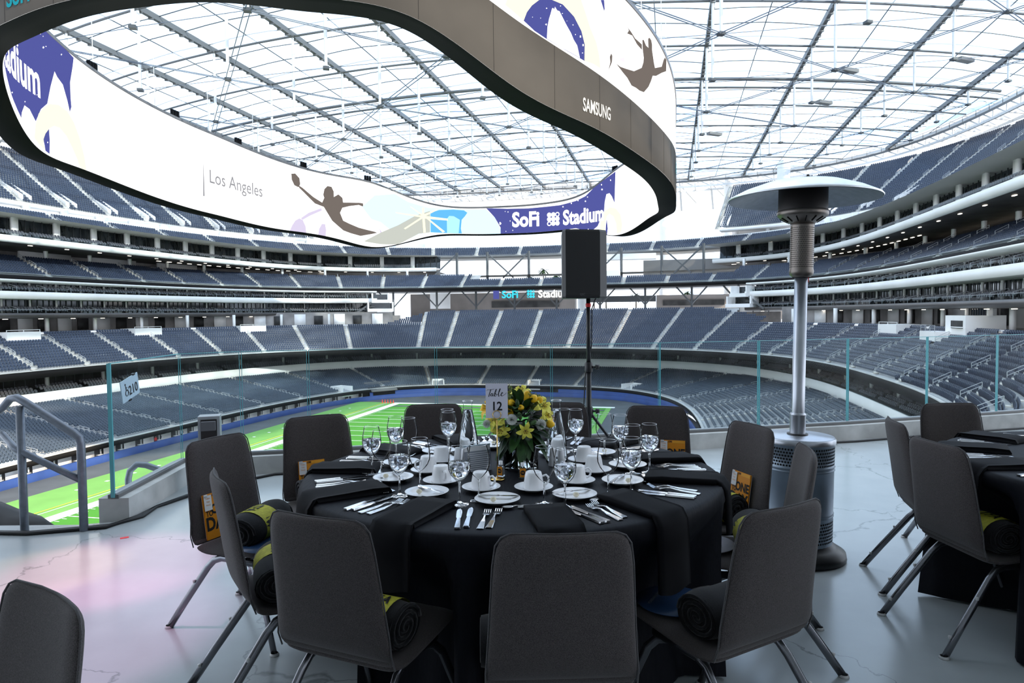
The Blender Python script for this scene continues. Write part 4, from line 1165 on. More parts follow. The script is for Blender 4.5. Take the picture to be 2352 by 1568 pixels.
rstrip('outer_screen', [(TH, _zg), (TH, _zt)], 'scr_white', 4)
rstrip('cladding', [(TH + .06, _zb), (TH + .06, _zg - .02), (TH - .2, _zg)], 'ring_clad', 4)
rstrip('underside', [(-.05, _zb + .14), (-.08, _zb + .1), (-.05, _zb), (TH + .05, _zb)], 'ring_black', 4)
rstrip('top_cap', [(-.10, _zt), (-.10, _zt + .38), (TH + .1, _zt + .38), (TH + .1, _zt)], 'fascia_brown', 4)
mb = MB()
for s_ in np.arange(0, SOa[-1], 5.6):
    z0, z1 = float(np.interp(s_, SOa, _zb)), float(np.interp(s_, SOa, _zg))
    mb.bar(on_ring(s_, z0 + .05, True, .075) - VBL, on_ring(s_, z1 - .03, True, .075) - VBL, .014)
mb.build('cladding_joints', 'fascia_dark', vb, kind='stuff')
def clip_poly(P, a, side):
    out = []
    for i in range(len(P)):
        p, q = P[i], P[(i + 1) % len(P)]
        ip, iq = (p[0] >= a) if side else (p[0] <= a), (q[0] >= a) if side else (q[0] <= a)
        if ip: out.append(p)
        if ip != iq:
            t = (a - p[0]) / (q[0] - p[0]); out.append((a, p[1] + (q[1] - p[1]) * t))
    return out
def decal(name, tris, outer, lift, material, clamp=True, step=1.2):
    mb = MB()
    for T in tris:
        lo, hi = min(p[0] for p in T), max(p[0] for p in T)
        k = math.floor(lo / step)
        while k * step < hi:
            P = clip_poly(list(T), k * step, True)
            if len(P) > 2: P = clip_poly(P, (k + 1) * step, False)
            if len(P) > 2:
                V = []
                for s_, z in P:
                    if clamp:
                        a, b = zlim(s_, outer); z = min(max(z, a + (.14 if not outer else .02)), b - .01)
                    V.append(on_ring(s_, z, outer, lift) - VBL)
                mb.add(V, [tuple(range(len(V)))])
            k += 1
    return mb.build(name, material, vb)
def poly_tris(P):
    t = tessellate_polygon([[Vector((a, b, 0)) for a, b in P]])
    return [[P[i] for i in tri] for tri in t]
for m_, o_, lv, P in DECALS:
    tr_ = poly_tris(P)
    if m_ in ('navy', 'sky') and len(P) > 15:   # follow the curved border
        pass
    decal('screen_image', tr_, bool(o_), .03 + .03 * lv, 'scr_' + m_)
def ring_text(body, s0, z0, size, outer, material, lift, offset=0.0, sx=1.0, shear=0.0, name='lettering', slope=0.0, align='LEFT'):
    T = text_tris(body, size, offset, shear, align)
    d = 1 if outer else -1
    decal(name, [[(s0 + d * p[0] * sx, z0 + p[1] + slope * p[0]) for p in t] for t in T], outer, lift, material, clamp=False)
ring_text('Los Angeles', 148.8, 22.85, 3.0, False, 'scr_grey', .06, sx=1.0, offset=.0)
ring_text('SoFi', 72.1, 20.75, 4.4, False, 'scr_white', .12, offset=.16, sx=.84)
def ring_disc(s, z, r, outer, material, lift, hole=0.0):
    a = [(s + r * math.cos(k * PI / 6), z + r * math.sin(k * PI / 6)) for k in range(12)]
    if hole:
        b = [(s + hole * math.cos(k * PI / 6), z + hole * math.sin(k * PI / 6)) for k in range(12)]
        T = []
        for k in range(12): T += [[a[k], a[(k + 1) % 12], b[k]], [b[k], a[(k + 1) % 12], b[(k + 1) % 12]]]
    else: T = [[(s, z), a[k], a[(k + 1) % 12]] for k in range(12)]
    decal('emblem', T, outer, lift, material, clamp=False)
for i in range(3):
    for j in range(3):
        ring_disc(63.6 - i * .95, 21.0 + j * .95, .52, False, 'scr_white', .12, .3 if (i, j) in ((0, 0), (2, 2)) else 0)
ring_text('Stadium', 60.4, 20.6, 4.3, False, 'scr_white', .12, offset=.15, sx=.77)
ring_text('SoFi Stadium', 183.7, 25.42, 5.0, False, 'scr_white', .12, offset=.13, sx=.80, align='RIGHT')
ring_text('SAMSUNG', 266.4, 17.88, 1.5, True, 'letter_glow', .12, offset=.03, sx=.59)
ring_text('SoFi', 218.75, 25.45, 2.0, True, 'cyan_letter', .12, offset=.05, sx=.85)
ring_text('SoFi', 298.6, 18.6, 1.9, True, 'cyan_letter', .12, offset=.04, sx=.8)
# speaker stacks standing on the board and its suspension
for s_ in (171.5, 155, 139.5, 121, 104.5, 47.5):
    z1 = zlim(s_, False)[1]
    mb = MB()
    for dx in (-.55, 0, .55): mb.box(on_ring(s_ + dx, z1 + 1.0, False, -.9) - VBL, (.4, .5, 1.3))
    mb.build('speaker_stack', 'ring_black', vb)
mb = MB()
for s_ in np.arange(3, SIa[-1], 12):
    z1 = zlim(s_, False)[1]; p = on_ring(s_, z1, False, -1.1)
    if visible(p): mb.bar(p - VBL, p + Vector((0, 0, 40 - z1)) - VBL, .07)
mb.build('suspension_cable', 'steel_white', vb, kind='stuff')
# ------------------------------------------------------------------ the terrace
def nodes_floor():
    m = bpy.data.materials.new('polished_concrete'); m.use_nodes = True
    nt = m.node_tree; b = nt.nodes['Principled BSDF']
    tc = nt.nodes.new('ShaderNodeTexCoord')
    n1 = nt.nodes.new('ShaderNodeTexNoise'); n1.inputs['Scale'].default_value = .8; n1.inputs['Detail'].default_value = 3
    n2 = nt.nodes.new('ShaderNodeTexNoise'); n2.inputs['Scale'].default_value = 5; n2.inputs['Detail'].default_value = 3
    mm = nt.nodes.new('ShaderNodeMix'); mm.data_type = 'FLOAT'; mm.inputs[0].default_value = .25
    r = nt.nodes.new('ShaderNodeValToRGB')
    r.color_ramp.elements[0].position = .3; r.color_ramp.elements[0].color = (.30, .325, .335, 1)
    r.color_ramp.elements[1].position = .7; r.color_ramp.elements[1].color = (.39, .42, .43, 1)
    # hairline cracks
    vo = nt.nodes.new('ShaderNodeTexVoronoi'); vo.feature = 'DISTANCE_TO_EDGE'; vo.inputs['Scale'].default_value = .55
    dn = nt.nodes.new('ShaderNodeTexNoise'); dn.inputs['Scale'].default_value = 6; dn.inputs['Detail'].default_value = 5
    va = nt.nodes.new('ShaderNodeVectorMath'); va.operation = 'MULTIPLY_ADD'; va.inputs[1].default_value = (.35, .35, 0)
    nt.links.new(tc.outputs['Object'], dn.inputs['Vector']); nt.links.new(dn.outputs['Color'], va.inputs[0]); nt.links.new(tc.outputs['Object'], va.inputs[2]); nt.links.new(va.outputs[0], vo.inputs['Vector'])
    lt = nt.nodes.new('ShaderNodeMapRange'); lt.inputs['From Min'].default_value = 0; lt.inputs['From Max'].default_value = .0045; lt.inputs['To Min'].default_value = .55; lt.inputs['To Max'].default_value = 1
    nt.links.new(vo.outputs['Distance'], lt.inputs['Value'])
    mu = nt.nodes.new('ShaderNodeMix'); mu.data_type = 'RGBA'; mu.blend_type = 'MULTIPLY'; mu.inputs[0].default_value = 1
    rr = nt.nodes.new('ShaderNodeMapRange'); rr.inputs['To Min'].default_value = .16; rr.inputs['To Max'].default_value = .34
    nt.links.new(tc.outputs['Object'], n1.inputs['Vector']); nt.links.new(tc.outputs['Object'], n2.inputs['Vector'])
    nt.links.new(n1.outputs['Fac'], mm.inputs[2]); nt.links.new(n2.outputs['Fac'], mm.inputs[3]); nt.links.new(mm.outputs[0], r.inputs['Fac'])
    nt.links.new(r.outputs['Color'], mu.inputs[6]); nt.links.new(lt.outputs[0], mu.inputs[7]); nt.links.new(mu.outputs[2], b.inputs['Base Color'])
    b.inputs['Roughness'].default_value = .22
    b.inputs['Specular IOR Level'].default_value = .6
    MATS['polished_concrete'] = m
nodes_floor()
mat('kerb_concrete', (.42, .42, .41), .75, noise=.22, scale=3.0, bump=.3)
mat('kerb_channel', (.12, .12, .12), .5)
mat('teal_edge', (.10, .36, .40), .2, spec=.8)
mat('galv', (.16, .18, .215), .42, metal=.5, noise=.1, scale=30)
mat('box_grey', (.30, .32, .34), .5, metal=.3)
mat('black_plastic', (.008, .008, .009), .4)
mat('black_rubber', (.006, .006, .007), .55)
mat('red_cable', (.6, .02, .02), .5)
mat('sign_blue', (.36, .48, .56), .5)
mat('ink', (.006, .006, .008), .6)
KI = [(-2.785, 4.89), (-2.865, 6.03), (-2.50, 6.27), (1.95, 7.22), (3.72, 7.63), (6.3, 8.38), (10.5, 9.9)]
fl = [(-14, 4.80), (-3.1, 4.80)] + KI + [(12, -9), (-14, -9)]
MB().add([(x, y, 0) for x, y in fl] + [(x, y, -.35) for x, y in fl], [tuple(range(len(fl)))] + [(i, i + len(fl), (i + 1) % len(fl) + len(fl), (i + 1) % len(fl)) for i in range(len(fl))]).build('floor', 'polished_concrete', None, 'structure')
MB().box((-5.5, 6.6, -1.3), (4.6, 3.6, .3)).build('lower_landing', 'kerb_concrete', None, 'structure')
# ceiling of the terrace and the wall behind (out of the picture, they shade the tables)
mat('terrace_ceiling', (.70, .70, .70), .8)
MB().box((-1, -2.2, 6.6), (40, 15.0, .3)).build('ceiling', 'terrace_ceiling', None, 'structure')
MB().box((-1, -9.3, 3.0), (40, .3, 7.4)).build('wall_back', 'terrace_ceiling', None, 'structure')
def offset_path(P, d):
    out = []
    for i in range(len(P)):
        a = Vector(P[max(i - 1, 0)]); b = Vector(P[min(i + 1, len(P) - 1)]); t = (b - a).normalized()
        if 0 < i < len(P) - 1:
            t1 = (Vector(P[i]) - a).normalized(); t2 = (b - Vector(P[i])).normalized(); n = Vector((-(t1.y + t2.y), t1.x + t2.x)).normalized()
            k = 1 / max(.4, n.dot(Vector((-t1.y, t1.x))))
        else: n = Vector((-t.y, t.x)); k = 1
        out.append(Vector(P[i]) + n * d * k)
    return out
def prism_path(mb, P, d0, d1, z0, z1):
    A, B = offset_path(P, d0), offset_path(P, d1); n = len(P)
    vv = [(p.x, p.y, z0) for p in A] + [(p.x, p.y, z1) for p in A] + [(p.x, p.y, z1) for p in B] + [(p.x, p.y, z0) for p in B]
    ff = [(0, n, 2 * n, 3 * n), (n - 1, 4 * n - 1, 3 * n - 1, 2 * n - 1)]
    for i in range(n - 1):
        for r in range(4): a = r * n; b = ((r + 1) % 4) * n; ff.append((a + i, a + i + 1, b + i + 1, b + i))
    mb.add(vv, ff); return mb
kerb = empty('terrace_kerb', kind='structure')
prism_path(MB(), KI, 0, .21, -.3, .165).build('kerb', 'kerb_concrete', kerb)
prism_path(MB(), KI, .07, .145, .16, .19).build('glass_channel', 'kerb_channel', kerb)
prism_path(MB(), KI, .085, .13, .185, .20).build('channel_lip', 'box_grey', kerb)
GL = offset_path(KI, .108)
pane('rail_glass', (.90, .965, .96), .12, grime=.035)
def glass_panel(a, b, first=False, thick=.018, ew=.005):
    a, b = Vector(a), Vector(b); t = (b - a).normalized(); n = Vector((-t.y, t.x)); h0, h1 = .17, 1.14
    e = empty('glass_balustrade_panel', ((a.x + b.x) / 2, (a.y + b.y) / 2, 0))
    c = Vector((e.location.x, e.location.y)); a2, b2 = a - c, b - c
    def q(p, o, z): return (p.x + n.x * o, p.y + n.y * o, z)
    MB().add([q(a2, 0, h0), q(b2, 0, h0), q(b2, 0, h1), q(a2, 0, h1)], [(0, 1, 2, 3)]).build('pane', 'rail_glass', e)
    mb = MB()
    for p, d in ((a2, t), (b2, -t)):
        mb.bar(Vector(q(p + d * .004, 0, h0)), Vector(q(p + d * .004, 0, h1)), ew * .8, ew * 1.6)
    mb.bar(Vector(q(a2, 0, h1)), Vector(q(b2, 0, h1)), thick * .8, .006)
    mb.build('polished_edge', 'teal_edge', e)
    return e
runs = []
def split(a, b, n):
    a, b = Vector(a), Vector(b)
    return [(a.lerp(b, i / n) + (b - a).normalized() * .006, a.lerp(b, (i + 1) / n) - (b - a).normalized() * .006) for i in range(n)]
runs += split(GL[0], GL[1], 1)
runs += split(GL[1], GL[2], 1)
def gl_at(x):
    for a_, b_ in zip(GL[2:], GL[3:]):
        if a_.x <= x <= b_.x: return a_.lerp(b_, (x - a_.x) / (b_.x - a_.x))
jx = [GL[2].x, -1.95, -.757, .402, 1.563, 2.717, 3.83, 4.93, 5.98, 7.1, 8.2, 9.3]
for p_, q_ in zip(jx, jx[1:]): runs += split(gl_at(p_), gl_at(q_), 1)
words = ['at the free end beside the stair with the number sign', 'short panel at the corner behind the power pedestal', 'first panel right of the corner behind the back left chair', 'panel behind the far left wine glasses', 'panel behind the table number and flowers',
         'panel behind the loudspeaker stand', 'panel right of the loudspeaker stand', 'panel left of the patio heater pole', 'panel right of the patio heater pole', 'panel behind the second table at right', 'outermost panel at the right edge', 'panel beyond the right frame edge', 'last panel beyond the right frame edge']
for (a, b), wd in zip(runs, words):
    e = glass_panel(a, b, ew=.003 if a.x < 1.4 else .008)
    tag(e, ('frameless clear glass balustrade ' + wd)[:110], 'glass panel', 'glass balustrade along the terrace edge')
# thick teal end of the first sheet
a = GL[0]; MB().bar((a.x - .0, a.y, .17), (a.x, a.y, 1.14), .012, .028).build('glass_end_strip', 'teal_edge', kerb)
# 210 sign on the first sheet
t_ = (GL[1] - GL[0]).normalized()
sg = empty('seat_sign', (GL[0].x + t_.x * .24 + .03, GL[0].y + t_.y * .24, .94), math.atan2(t_.y, t_.x), 'small pale blue wheelchair symbol sign reading 210 on the glass', 'sign')
R_ = Matrix.Rotation(rad(-12), 4, 'Y')
MB().box((0, 0, 0), (.27, .006, .165), M=R_).build('plate', 'sign_blue', sg)
F_ = R_ @ Matrix.Translation((0, -.005, 0)) @ Matrix.Rotation(PI / 2, 4, 'X')
lettering('lettering', '210', .10, F_ @ Matrix.Translation((.04, -.05, 0)), 'ink', sg, sx=.95, offset=.001)
mb = MB(); mb.lathe([(.007, 0), (0, .001)], 10)
tor = []
for k in range(14): a_ = 2 * PI * k / 14; tor.append((-.062 + .022 * math.cos(a_), -.022 + .022 * math.sin(a_), 0))
mb = MB(); mb.tube(tor, .0025, 4, closed=True); mb.bar((-.07, .035, 0), (-.067, -.005, 0), .006, .002); mb.bar((-.067, .0, 0), (-.045, .0, 0), .005, .002); mb.bar((-.045, 0, 0), (-.034, -.03, 0), .005, .002); mb.bar((-.068, .018, 0), (-.05, .018, 0), .004, .002)
mb.lathe([(.008, 0), (0, .002)], 8, (-.072, .045, 0))
sy = mb.build('wheelchair_symbol', 'ink', sg); sy.matrix_local = F_
MB().box((.07, 0, .085), (.03, .02, .012), M=R_).box((-.03, 0, -.085), (.03, .02, .012), M=R_).build('clip', 'black_plastic', sg)
# stair rail at left
sr = empty('stair_handrail', (-3.3, 4.72, 0), 0, 'grey tubular stair handrail with two rails at the left edge', 'handrail')
def loc(px, py, y=4.72):   # helper: size the rail from plain dimensions
    return Vector((px, 0, py))
x1, x2 = -.14, .27
MB().tube([(x1, 0, -.3), (x1, 0, .87)], .026, 12).build('post', 'galv', sr)
MB().tube([(x2, 0, -.3), (x2, 0, .60), (x2 - .01, 0, .645), (x2 - .05, 0, .68), (x1 + .04, 0, .895), (x1 - .03, .02, .925), (x1 - .10, .05, .915), (x1 - .16, .07, .86), (x1 - .45, .2, .70)], .027, 12).build('top_rail', 'galv', sr)
MB().tube([(x2, 0, .35), (x1, 0, .555), (x1 - .05, .01, .575), (x1 - .2, .1, .66)], .023, 12).build('middle_rail', 'galv', sr)
sr.location = (-3.24, 4.66, 0)
sr2 = empty('lower_handrail', (-3.42, 6.5, -1.0), 0, 'grey bent tube handrail end standing just beyond the concrete kerb', 'handrail')
MB().tube([(-.28, 0, 0), (-.28, 0, .92), (-.26, 0, 1.0), (-.19, 0, 1.06), (-.10, 0, 1.05), (.30, .1, .86)], .03, 12).build('rail', 'galv', sr2)
# dark stage bags on the landing
for i, (x, y, z, sx, sy_, sz, lb) in enumerate(((-4.15, 5.35, -.52, .55, .3, .55, 'bulky black equipment bag on the stair landing at left edge'), (-3.25, 5.65, -.75, .3, .25, .36, 'lower black equipment bag beside the stair posts'))):
    bm = bmesh.new(); bmesh.ops.create_icosphere(bm, subdivisions=3, radius=1)
    for v in bm.verts:
        k_ = 1 + .12 * math.sin(5 * v.co.x + i) * math.cos(4 * v.co.z + 2 * v.co.y); v.co = Vector((v.co.x * sx * k_, v.co.y * sy_ * k_, v.co.z * sz * k_))
    for f in bm.faces: f.smooth = True
    me = bpy.data.meshes.new('equipment_bag'); bm.to_mesh(me); bm.free(); me.materials.append(MATS['black_rubber'])
    o = bpy.data.objects.new('equipment_bag', me); COL.objects.link(o); o.location = (x, y, z); tag(o, lb, 'bag', 'black bags below the stair rail')
    MB().tube([(sx * .2, -sy_, sz * .3), (sx * .45, -sy_ * 1.1, sz * .75), (sx * .75, -sy_, sz * .3)], .02, 8).build('strap', 'galv', o)
# power pedestal
pp = empty('power_pedestal', (-2.58, 5.78, 0), rad(18), 'grey metal power pedestal with black outlet cover at the kerb corner', 'power outlet')
MB().box((0, 0, .315), (.17, .15, .63)).build('housing', 'box_grey', pp)
MB().box((0, -.078, .49), (.125, .012, .23)).build('recess', 'black_plastic', pp)
MB().box((0, -.105, .555), (.11, .06, .075)).build('outlet_cover', 'suite_seat', pp)
MB().box((0, 0, .006), (.22, .20, .012)).build('base_plate', 'box_grey', pp)
mb = MB(); mb.tube([(-.02, -.1, .42), (-.02, -.13, .45), (.0, -.13, .40), (-.03, -.13, .30)], .008, 6); mb.build('red_plug', 'red_cable', pp)
for k_ in range(3):
    mb = MB(); mb.tube([(-.02 + .015 * k_, -.12, .38), (-.07 - .02 * k_, -.17, .28), (-.10 - .03 * k_, -.18, .16), (-.05 - .03 * k_, -.19, .06), (-.12, -.2, .012)], .007, 6); mb.build('cable', 'black_rubber', pp)
kab = MB()
for j in range(3):
    P = [(-2.66 + .012 * j, 5.55, .012), (-2.75, 5.2, .012), (-2.72 - .02 * j, 4.95, .012), (-2.84, 4.74 - .02 * j, .012), (-3.3, 4.60 - .015 * j, .012), (-4.2, 4.66, .012), (-6, 4.6, .012)]
    kab.tube(P, .012, 6)
o = kab.build('floor_cables', 'black_rubber'); tag(o, 'bundle of black cables along the kerb beside the stair', 'cable')
kab = MB(); P = [(-2.45, 5.95, .012), (-2.2, 6.24, .012), (-1.2, 6.46, .012), (.3, 6.78, .012), (1.6, 7.08, .012)]; kab.tube(P, .012, 6)
o = kab.build('floor_cables', 'black_rubber'); tag(o, 'black cable run lying behind the back row of chairs', 'cable')
kab = MB(); P = [(2.6, 7.25, .012), (3.0, 7.33, .02), (3.8, 7.52, .012), (5.2, 7.93, .02), (6.6, 8.35, .012), (9, 9.1, .012)]; kab.tube(P, .012, 6); kab.box((5.0, 7.88, .03), (.12, .07, .06), rz=.25)
o = kab.build('floor_cables', 'black_rubber'); tag(o, 'black cable along the kerb at right behind the heater', 'cable')
o = MB().box((-2.6, 4.5, .001), (.05, .03, .002), rz=.6).build('tape_mark', 'red_cable'); tag(o, 'small piece of red tape stuck on the floor', 'tape')

# pink and amber event lights washing the floor at left
for (x, y, cx_, cy_, col, e_, sz) in ((-2.9, 2.6, -2.35, 3.95, (1, .28, .50), 1000, 13), (-3.4, 2.7, -2.75, 3.9, (1, .60, .28), 700, 9), (-2.6, 2.0, -2.15, 3.1, (1, .45, .75), 700, 16)):
    ld = bpy.data.lights.new('event_spot', 'SPOT'); ld.energy = e_; ld.color = col; ld.spot_size = rad(sz); ld.spot_blend = .6; ld.shadow_soft_size = .05
    lo = bpy.data.objects.new('event_spot', ld); COL.objects.link(lo); lo.location = (x, y, 6.2)
    lo.rotation_euler = (Vector((cx_, cy_, 0)) - lo.location).to_track_quat('-Z', 'Y').to_euler()

# ------------------------------------------------------------------ patio heater
mat('heater_steel', (.42, .44, .48), .32, metal=.85, noise=.08, scale=6)
mat('heater_blue', (.22, .27, .33), .38, metal=.5, noise=.08, scale=5)
mat('hood_alu', (.80, .83, .86), .33, metal=.75, noise=.15, scale=5)  # lightened so the hood's colour carries the bright roof reflected on its top
mat('soot', (.022, .018, .017), .5, metal=.3)
mat('burner_mesh', (.16, .14, .125), .35, metal=.9)
hx, hy = 1.69, 4.06
ht = empty('patio_heater', (hx, hy, 0), 0, 'tall freestanding gas patio heater with wide metal hood beside the table', 'patio heater')
ht.rotation_euler = (0, rad(1.0), 0)
MB().lathe([(0, 0), (.275, 0), (.285, .015), (.28, .045), (.23, .075), (.205, .10), (.2, .12), (0, .12)], 40).build('base', 'black_plastic', ht)
MB().lathe([(.205, .10), (.205, .26), (.209, .265), (.205, .27), (.205, .275), (.209, .28), (.205, .285), (.205, .53), (.210, .535), (.205, .54), (.205, .55), (.210, .555), (.205, .56), (.205, .685), (.212, .69), (.212, .71), (.205, .722), (0, .728)], 48).build('tank_housing', 'heater_blue', ht)
MB().lathe([(.2125, .69), (.213, .712), (.203, .7235), (.05, .729)], 48).build('housing_lid', 'heater_steel', ht)
hb = MB()
for z0, nrow in ((.575, 6), (.125, 7)):
    for r_ in range(nrow):
        for k_ in range(76):
            a = 2 * PI * (k_ + .5 * (r_ % 2)) / 76; c = Vector((.2062 * math.cos(a), .2062 * math.sin(a), z0 + r_ * .0185)); t = Vector((-math.sin(a), math.cos(a), 0))
            hb.add([c + t * .0062 * math.cos(q * PI / 3) + Vector((0, 0, .0062 * math.sin(q * PI / 3))) for q in range(6)], [tuple(range(6))])
hb.build('vent_holes', 'ring_black', ht, kind='stuff')
MB().lathe([(.06, .727), (.06, .735), (0, .735)], 24).build('pole_gasket', 'black_plastic', ht)
MB().lathe([(.045, .73), (.045, .845), (.047, .85), (.038, .86)], 24).build('pole_collar', 'heater_steel', ht)
MB().lathe([(.037, .85), (.037, 1.69), (0, 1.69)], 24).build('pole', 'heater_steel', ht)
MB().lathe([(.05, 1.665), (.066, 1.68), (.069, 1.70), (.066, 1.715), (.066, 1.965), (.069, 1.98), (0, 1.985)], 32).build('control_cover', 'burner_mesh', ht)
hb = MB()
for r_ in range(20):
    for k_ in range(44):
        a = 2 * PI * (k_ + .5 * (r_ % 2)) / 44; c = Vector((.0666 * math.cos(a), .0666 * math.sin(a), 1.725 + r_ * .012)); t = Vector((-math.sin(a), math.cos(a), 0))
        hb.add([c + t * .003, c + Vector((0, 0, .003)), c - t * .003, c - Vector((0, 0, .003))], [(0, 1, 2, 3)])
hb.build('mesh_holes', 'ring_black', ht, kind='stuff')
MB().lathe([(.066, 1.98), (.075, 1.985), (.135, 2.02), (.143, 2.03), (.143, 2.05), (.14, 2.055)], 36).build('burner_bowl', 'burner_mesh', ht)
mb = MB()
for k_ in range(14):
    a = 2 * PI * k_ / 14; mb.bar(Vector((.085 * math.cos(a), .085 * math.sin(a), 1.988)), Vector((.125 * math.cos(a), .125 * math.sin(a), 2.011)), .004, .004)
mb.build('bowl_slots', 'ring_black', ht, kind='stuff')
MB().lathe([(.137, 2.05), (.137, 2.20), (.12, 2.21)], 36).build('burner_screen', 'soot', ht)
MB().lathe([(.422, 2.120), (.426, 2.124), (.42, 2.132), (.34, 2.172), (.22, 2.215), (.1, 2.232), (0, 2.236)], 56).build('hood', 'hood_alu', ht)
MB().lathe([(.420, 2.119), (.32, 2.162), (.22, 2.203), (.1, 2.22), (0, 2.222)], 56).build('hood_underside', 'galv', ht)  # darker metal than the upper side of the hood
mb = MB()
for a in (1.0, 2.2, 4.5): mb.lathe([(.008, 0), (.008, .014), (0, .016)], 8, (.12 * math.cos(a), .12 * math.sin(a), 2.23))
mb.build('hood_nuts', 'black_plastic', ht)
MB().box((.045, .03, 1.655), (.02, .02, .035)).build('control_knob', 'red_cable', ht)

# ------------------------------------------------------------------ loudspeaker and stand
sx_, sy0 = .63, 5.62
st = empty('speaker_stand', (sx_, sy0, 0), 0, 'black tripod loudspeaker stand behind the flower arrangement', 'speaker stand')
MB().tube([(0, 0, .25), (0, 0, 1.05)], .022, 14).build('lower_pole', 'black_plastic', st)
MB().tube([(0, 0, 1.0), (0, 0, 1.62)], .0175, 14).build('upper_pole', 'black_plastic', st)
MB().lathe([(.03, .98), (.033, .99), (.033, 1.05), (.026, 1.06)], 14).build('collar', 'black_plastic', st)
MB().lathe([(.03, .60), (.036, .61), (.036, .68), (.03, .69)], 14).build('leg_collar', 'black_plastic', st)
for z_, n_ in ((1.02, 'knob'), (.655, 'knob')):
    mb = MB(); mb.tube([(.03, -.01, z_), (.06, -.01, z_)], .008, 8); mb.tube([(.055, -.01, z_), (.085, -.01, z_)], .022, 10); mb.build(n_, 'black_plastic', st)
MB().lathe([(.019, 1.515), (.022, 1.52), (.022, 1.54), (.019, 1.545)], 14).build('red_clip', 'red_cable', st)
for a in (-.35, 1.8, 3.8):
    d = Vector((math.cos(a), math.sin(a), 0))
    MB().bar(d * .03 + Vector((0, 0, .62)), d * .50 + Vector((0, 0, .02)), .028, .018).build('leg', 'black_plastic', st)
    MB().bar(d * .03 + Vector((0, 0, .30)), d * .28 + Vector((0, 0, .32)), .018, .012).build('brace', 'black_plastic', st)
mb = MB(); mb.tube([(.07, .0, 1.60), (.05, .0, 1.56), (.03, .0, 1.5), (.026, .0, 1.2), (-.03, -.02, .95), (-.05, -.02, .6), (-.1, 0, .3), (-.12, 0, .02)], .005, 6); mb.build('signal_cable', 'black_rubber', st)
sp = empty('loudspeaker', (sx_ - .06, sy0, 1.585), rad(8), 'black portable loudspeaker cabinet on top of the tripod stand', 'loudspeaker')
W2, Dp = .185, .17
fp = [(-W2 + .02, -Dp), (W2 - .07, -Dp), (W2, -Dp + .05), (W2 - .02, Dp), (-W2 + .06, Dp), (-W2, -Dp + .03)]
mb = MB(); n = len(fp); mb.add([(x * .98, y * .98, 0) for x, y in fp] + [(x, y, .012) for x, y in fp] + [(x, y, .53) for x, y in fp] + [(x * .96, y * .96, .545) for x, y in fp], [tuple(reversed(range(n))), tuple(range(3 * n, 4 * n))] + [(r * n + i, r * n + (i + 1) % n, (r + 1) * n + (i + 1) % n, (r + 1) * n + i) for r in range(3) for i in range(n)])
mb.build('cabinet', 'black_plastic', sp)
MB().box((-.025, -Dp - .003, .275), (.28, .008, .50)).build('front_grille', 'black_rubber', sp)
lettering('badge', 'QSC', .022, Matrix.Translation((-.03, -Dp - .009, .022)) @ Matrix.Rotation(PI / 2, 4, 'X'), 'steel_grey', sp)
MB().box((.14, -.13, .31), (.012, .004, .012), rz=.6).build('status_lamp', 'steel_grey', sp)
# ------------------------------------------------------------------ chairs
fabric('chair_fabric', (.030, .026, .026), (.098, .084, .084))
fabric('chair_seam', (.05, .048, .05), (.10, .095, .10))
mat('chrome_tube', (.20, .205, .225), .25, metal=.9)
mat('glide', (.5, .5, .5), .3)
fabric('blanket_fleece', (.005, .005, .006), (.012, .012, .014), scale=400)
mat('label_yellow', (.42, .40, .03), .75, noise=.15, scale=60)
mat('booklet_orange', (.72, .26, .012), .45)
mat('booklet_strip', (.80, .36, .03), .45)
mat('paper', (.75, .75, .77), .6)
mat('brochure_blue', (.02, .05, .12), .3)
mat('brochure_grey', (.45, .44, .50), .3)
PATH = [(.245, .395), (.235, .412), (.20, .418), (.10, .410), (.0, .400), (-.08, .392), (-.135, .394), (-.175, .412), (-.205, .455), (-.222, .52), (-.234, .60), (-.247, .69), (-.262, .78), (-.272, .84), (-.277, .864), (-.280, .876)]
def width(i, n):
    t = i / (n - 1)
    wv = .225 - .035 * max(0, (t - .45) / .55)
    return wv
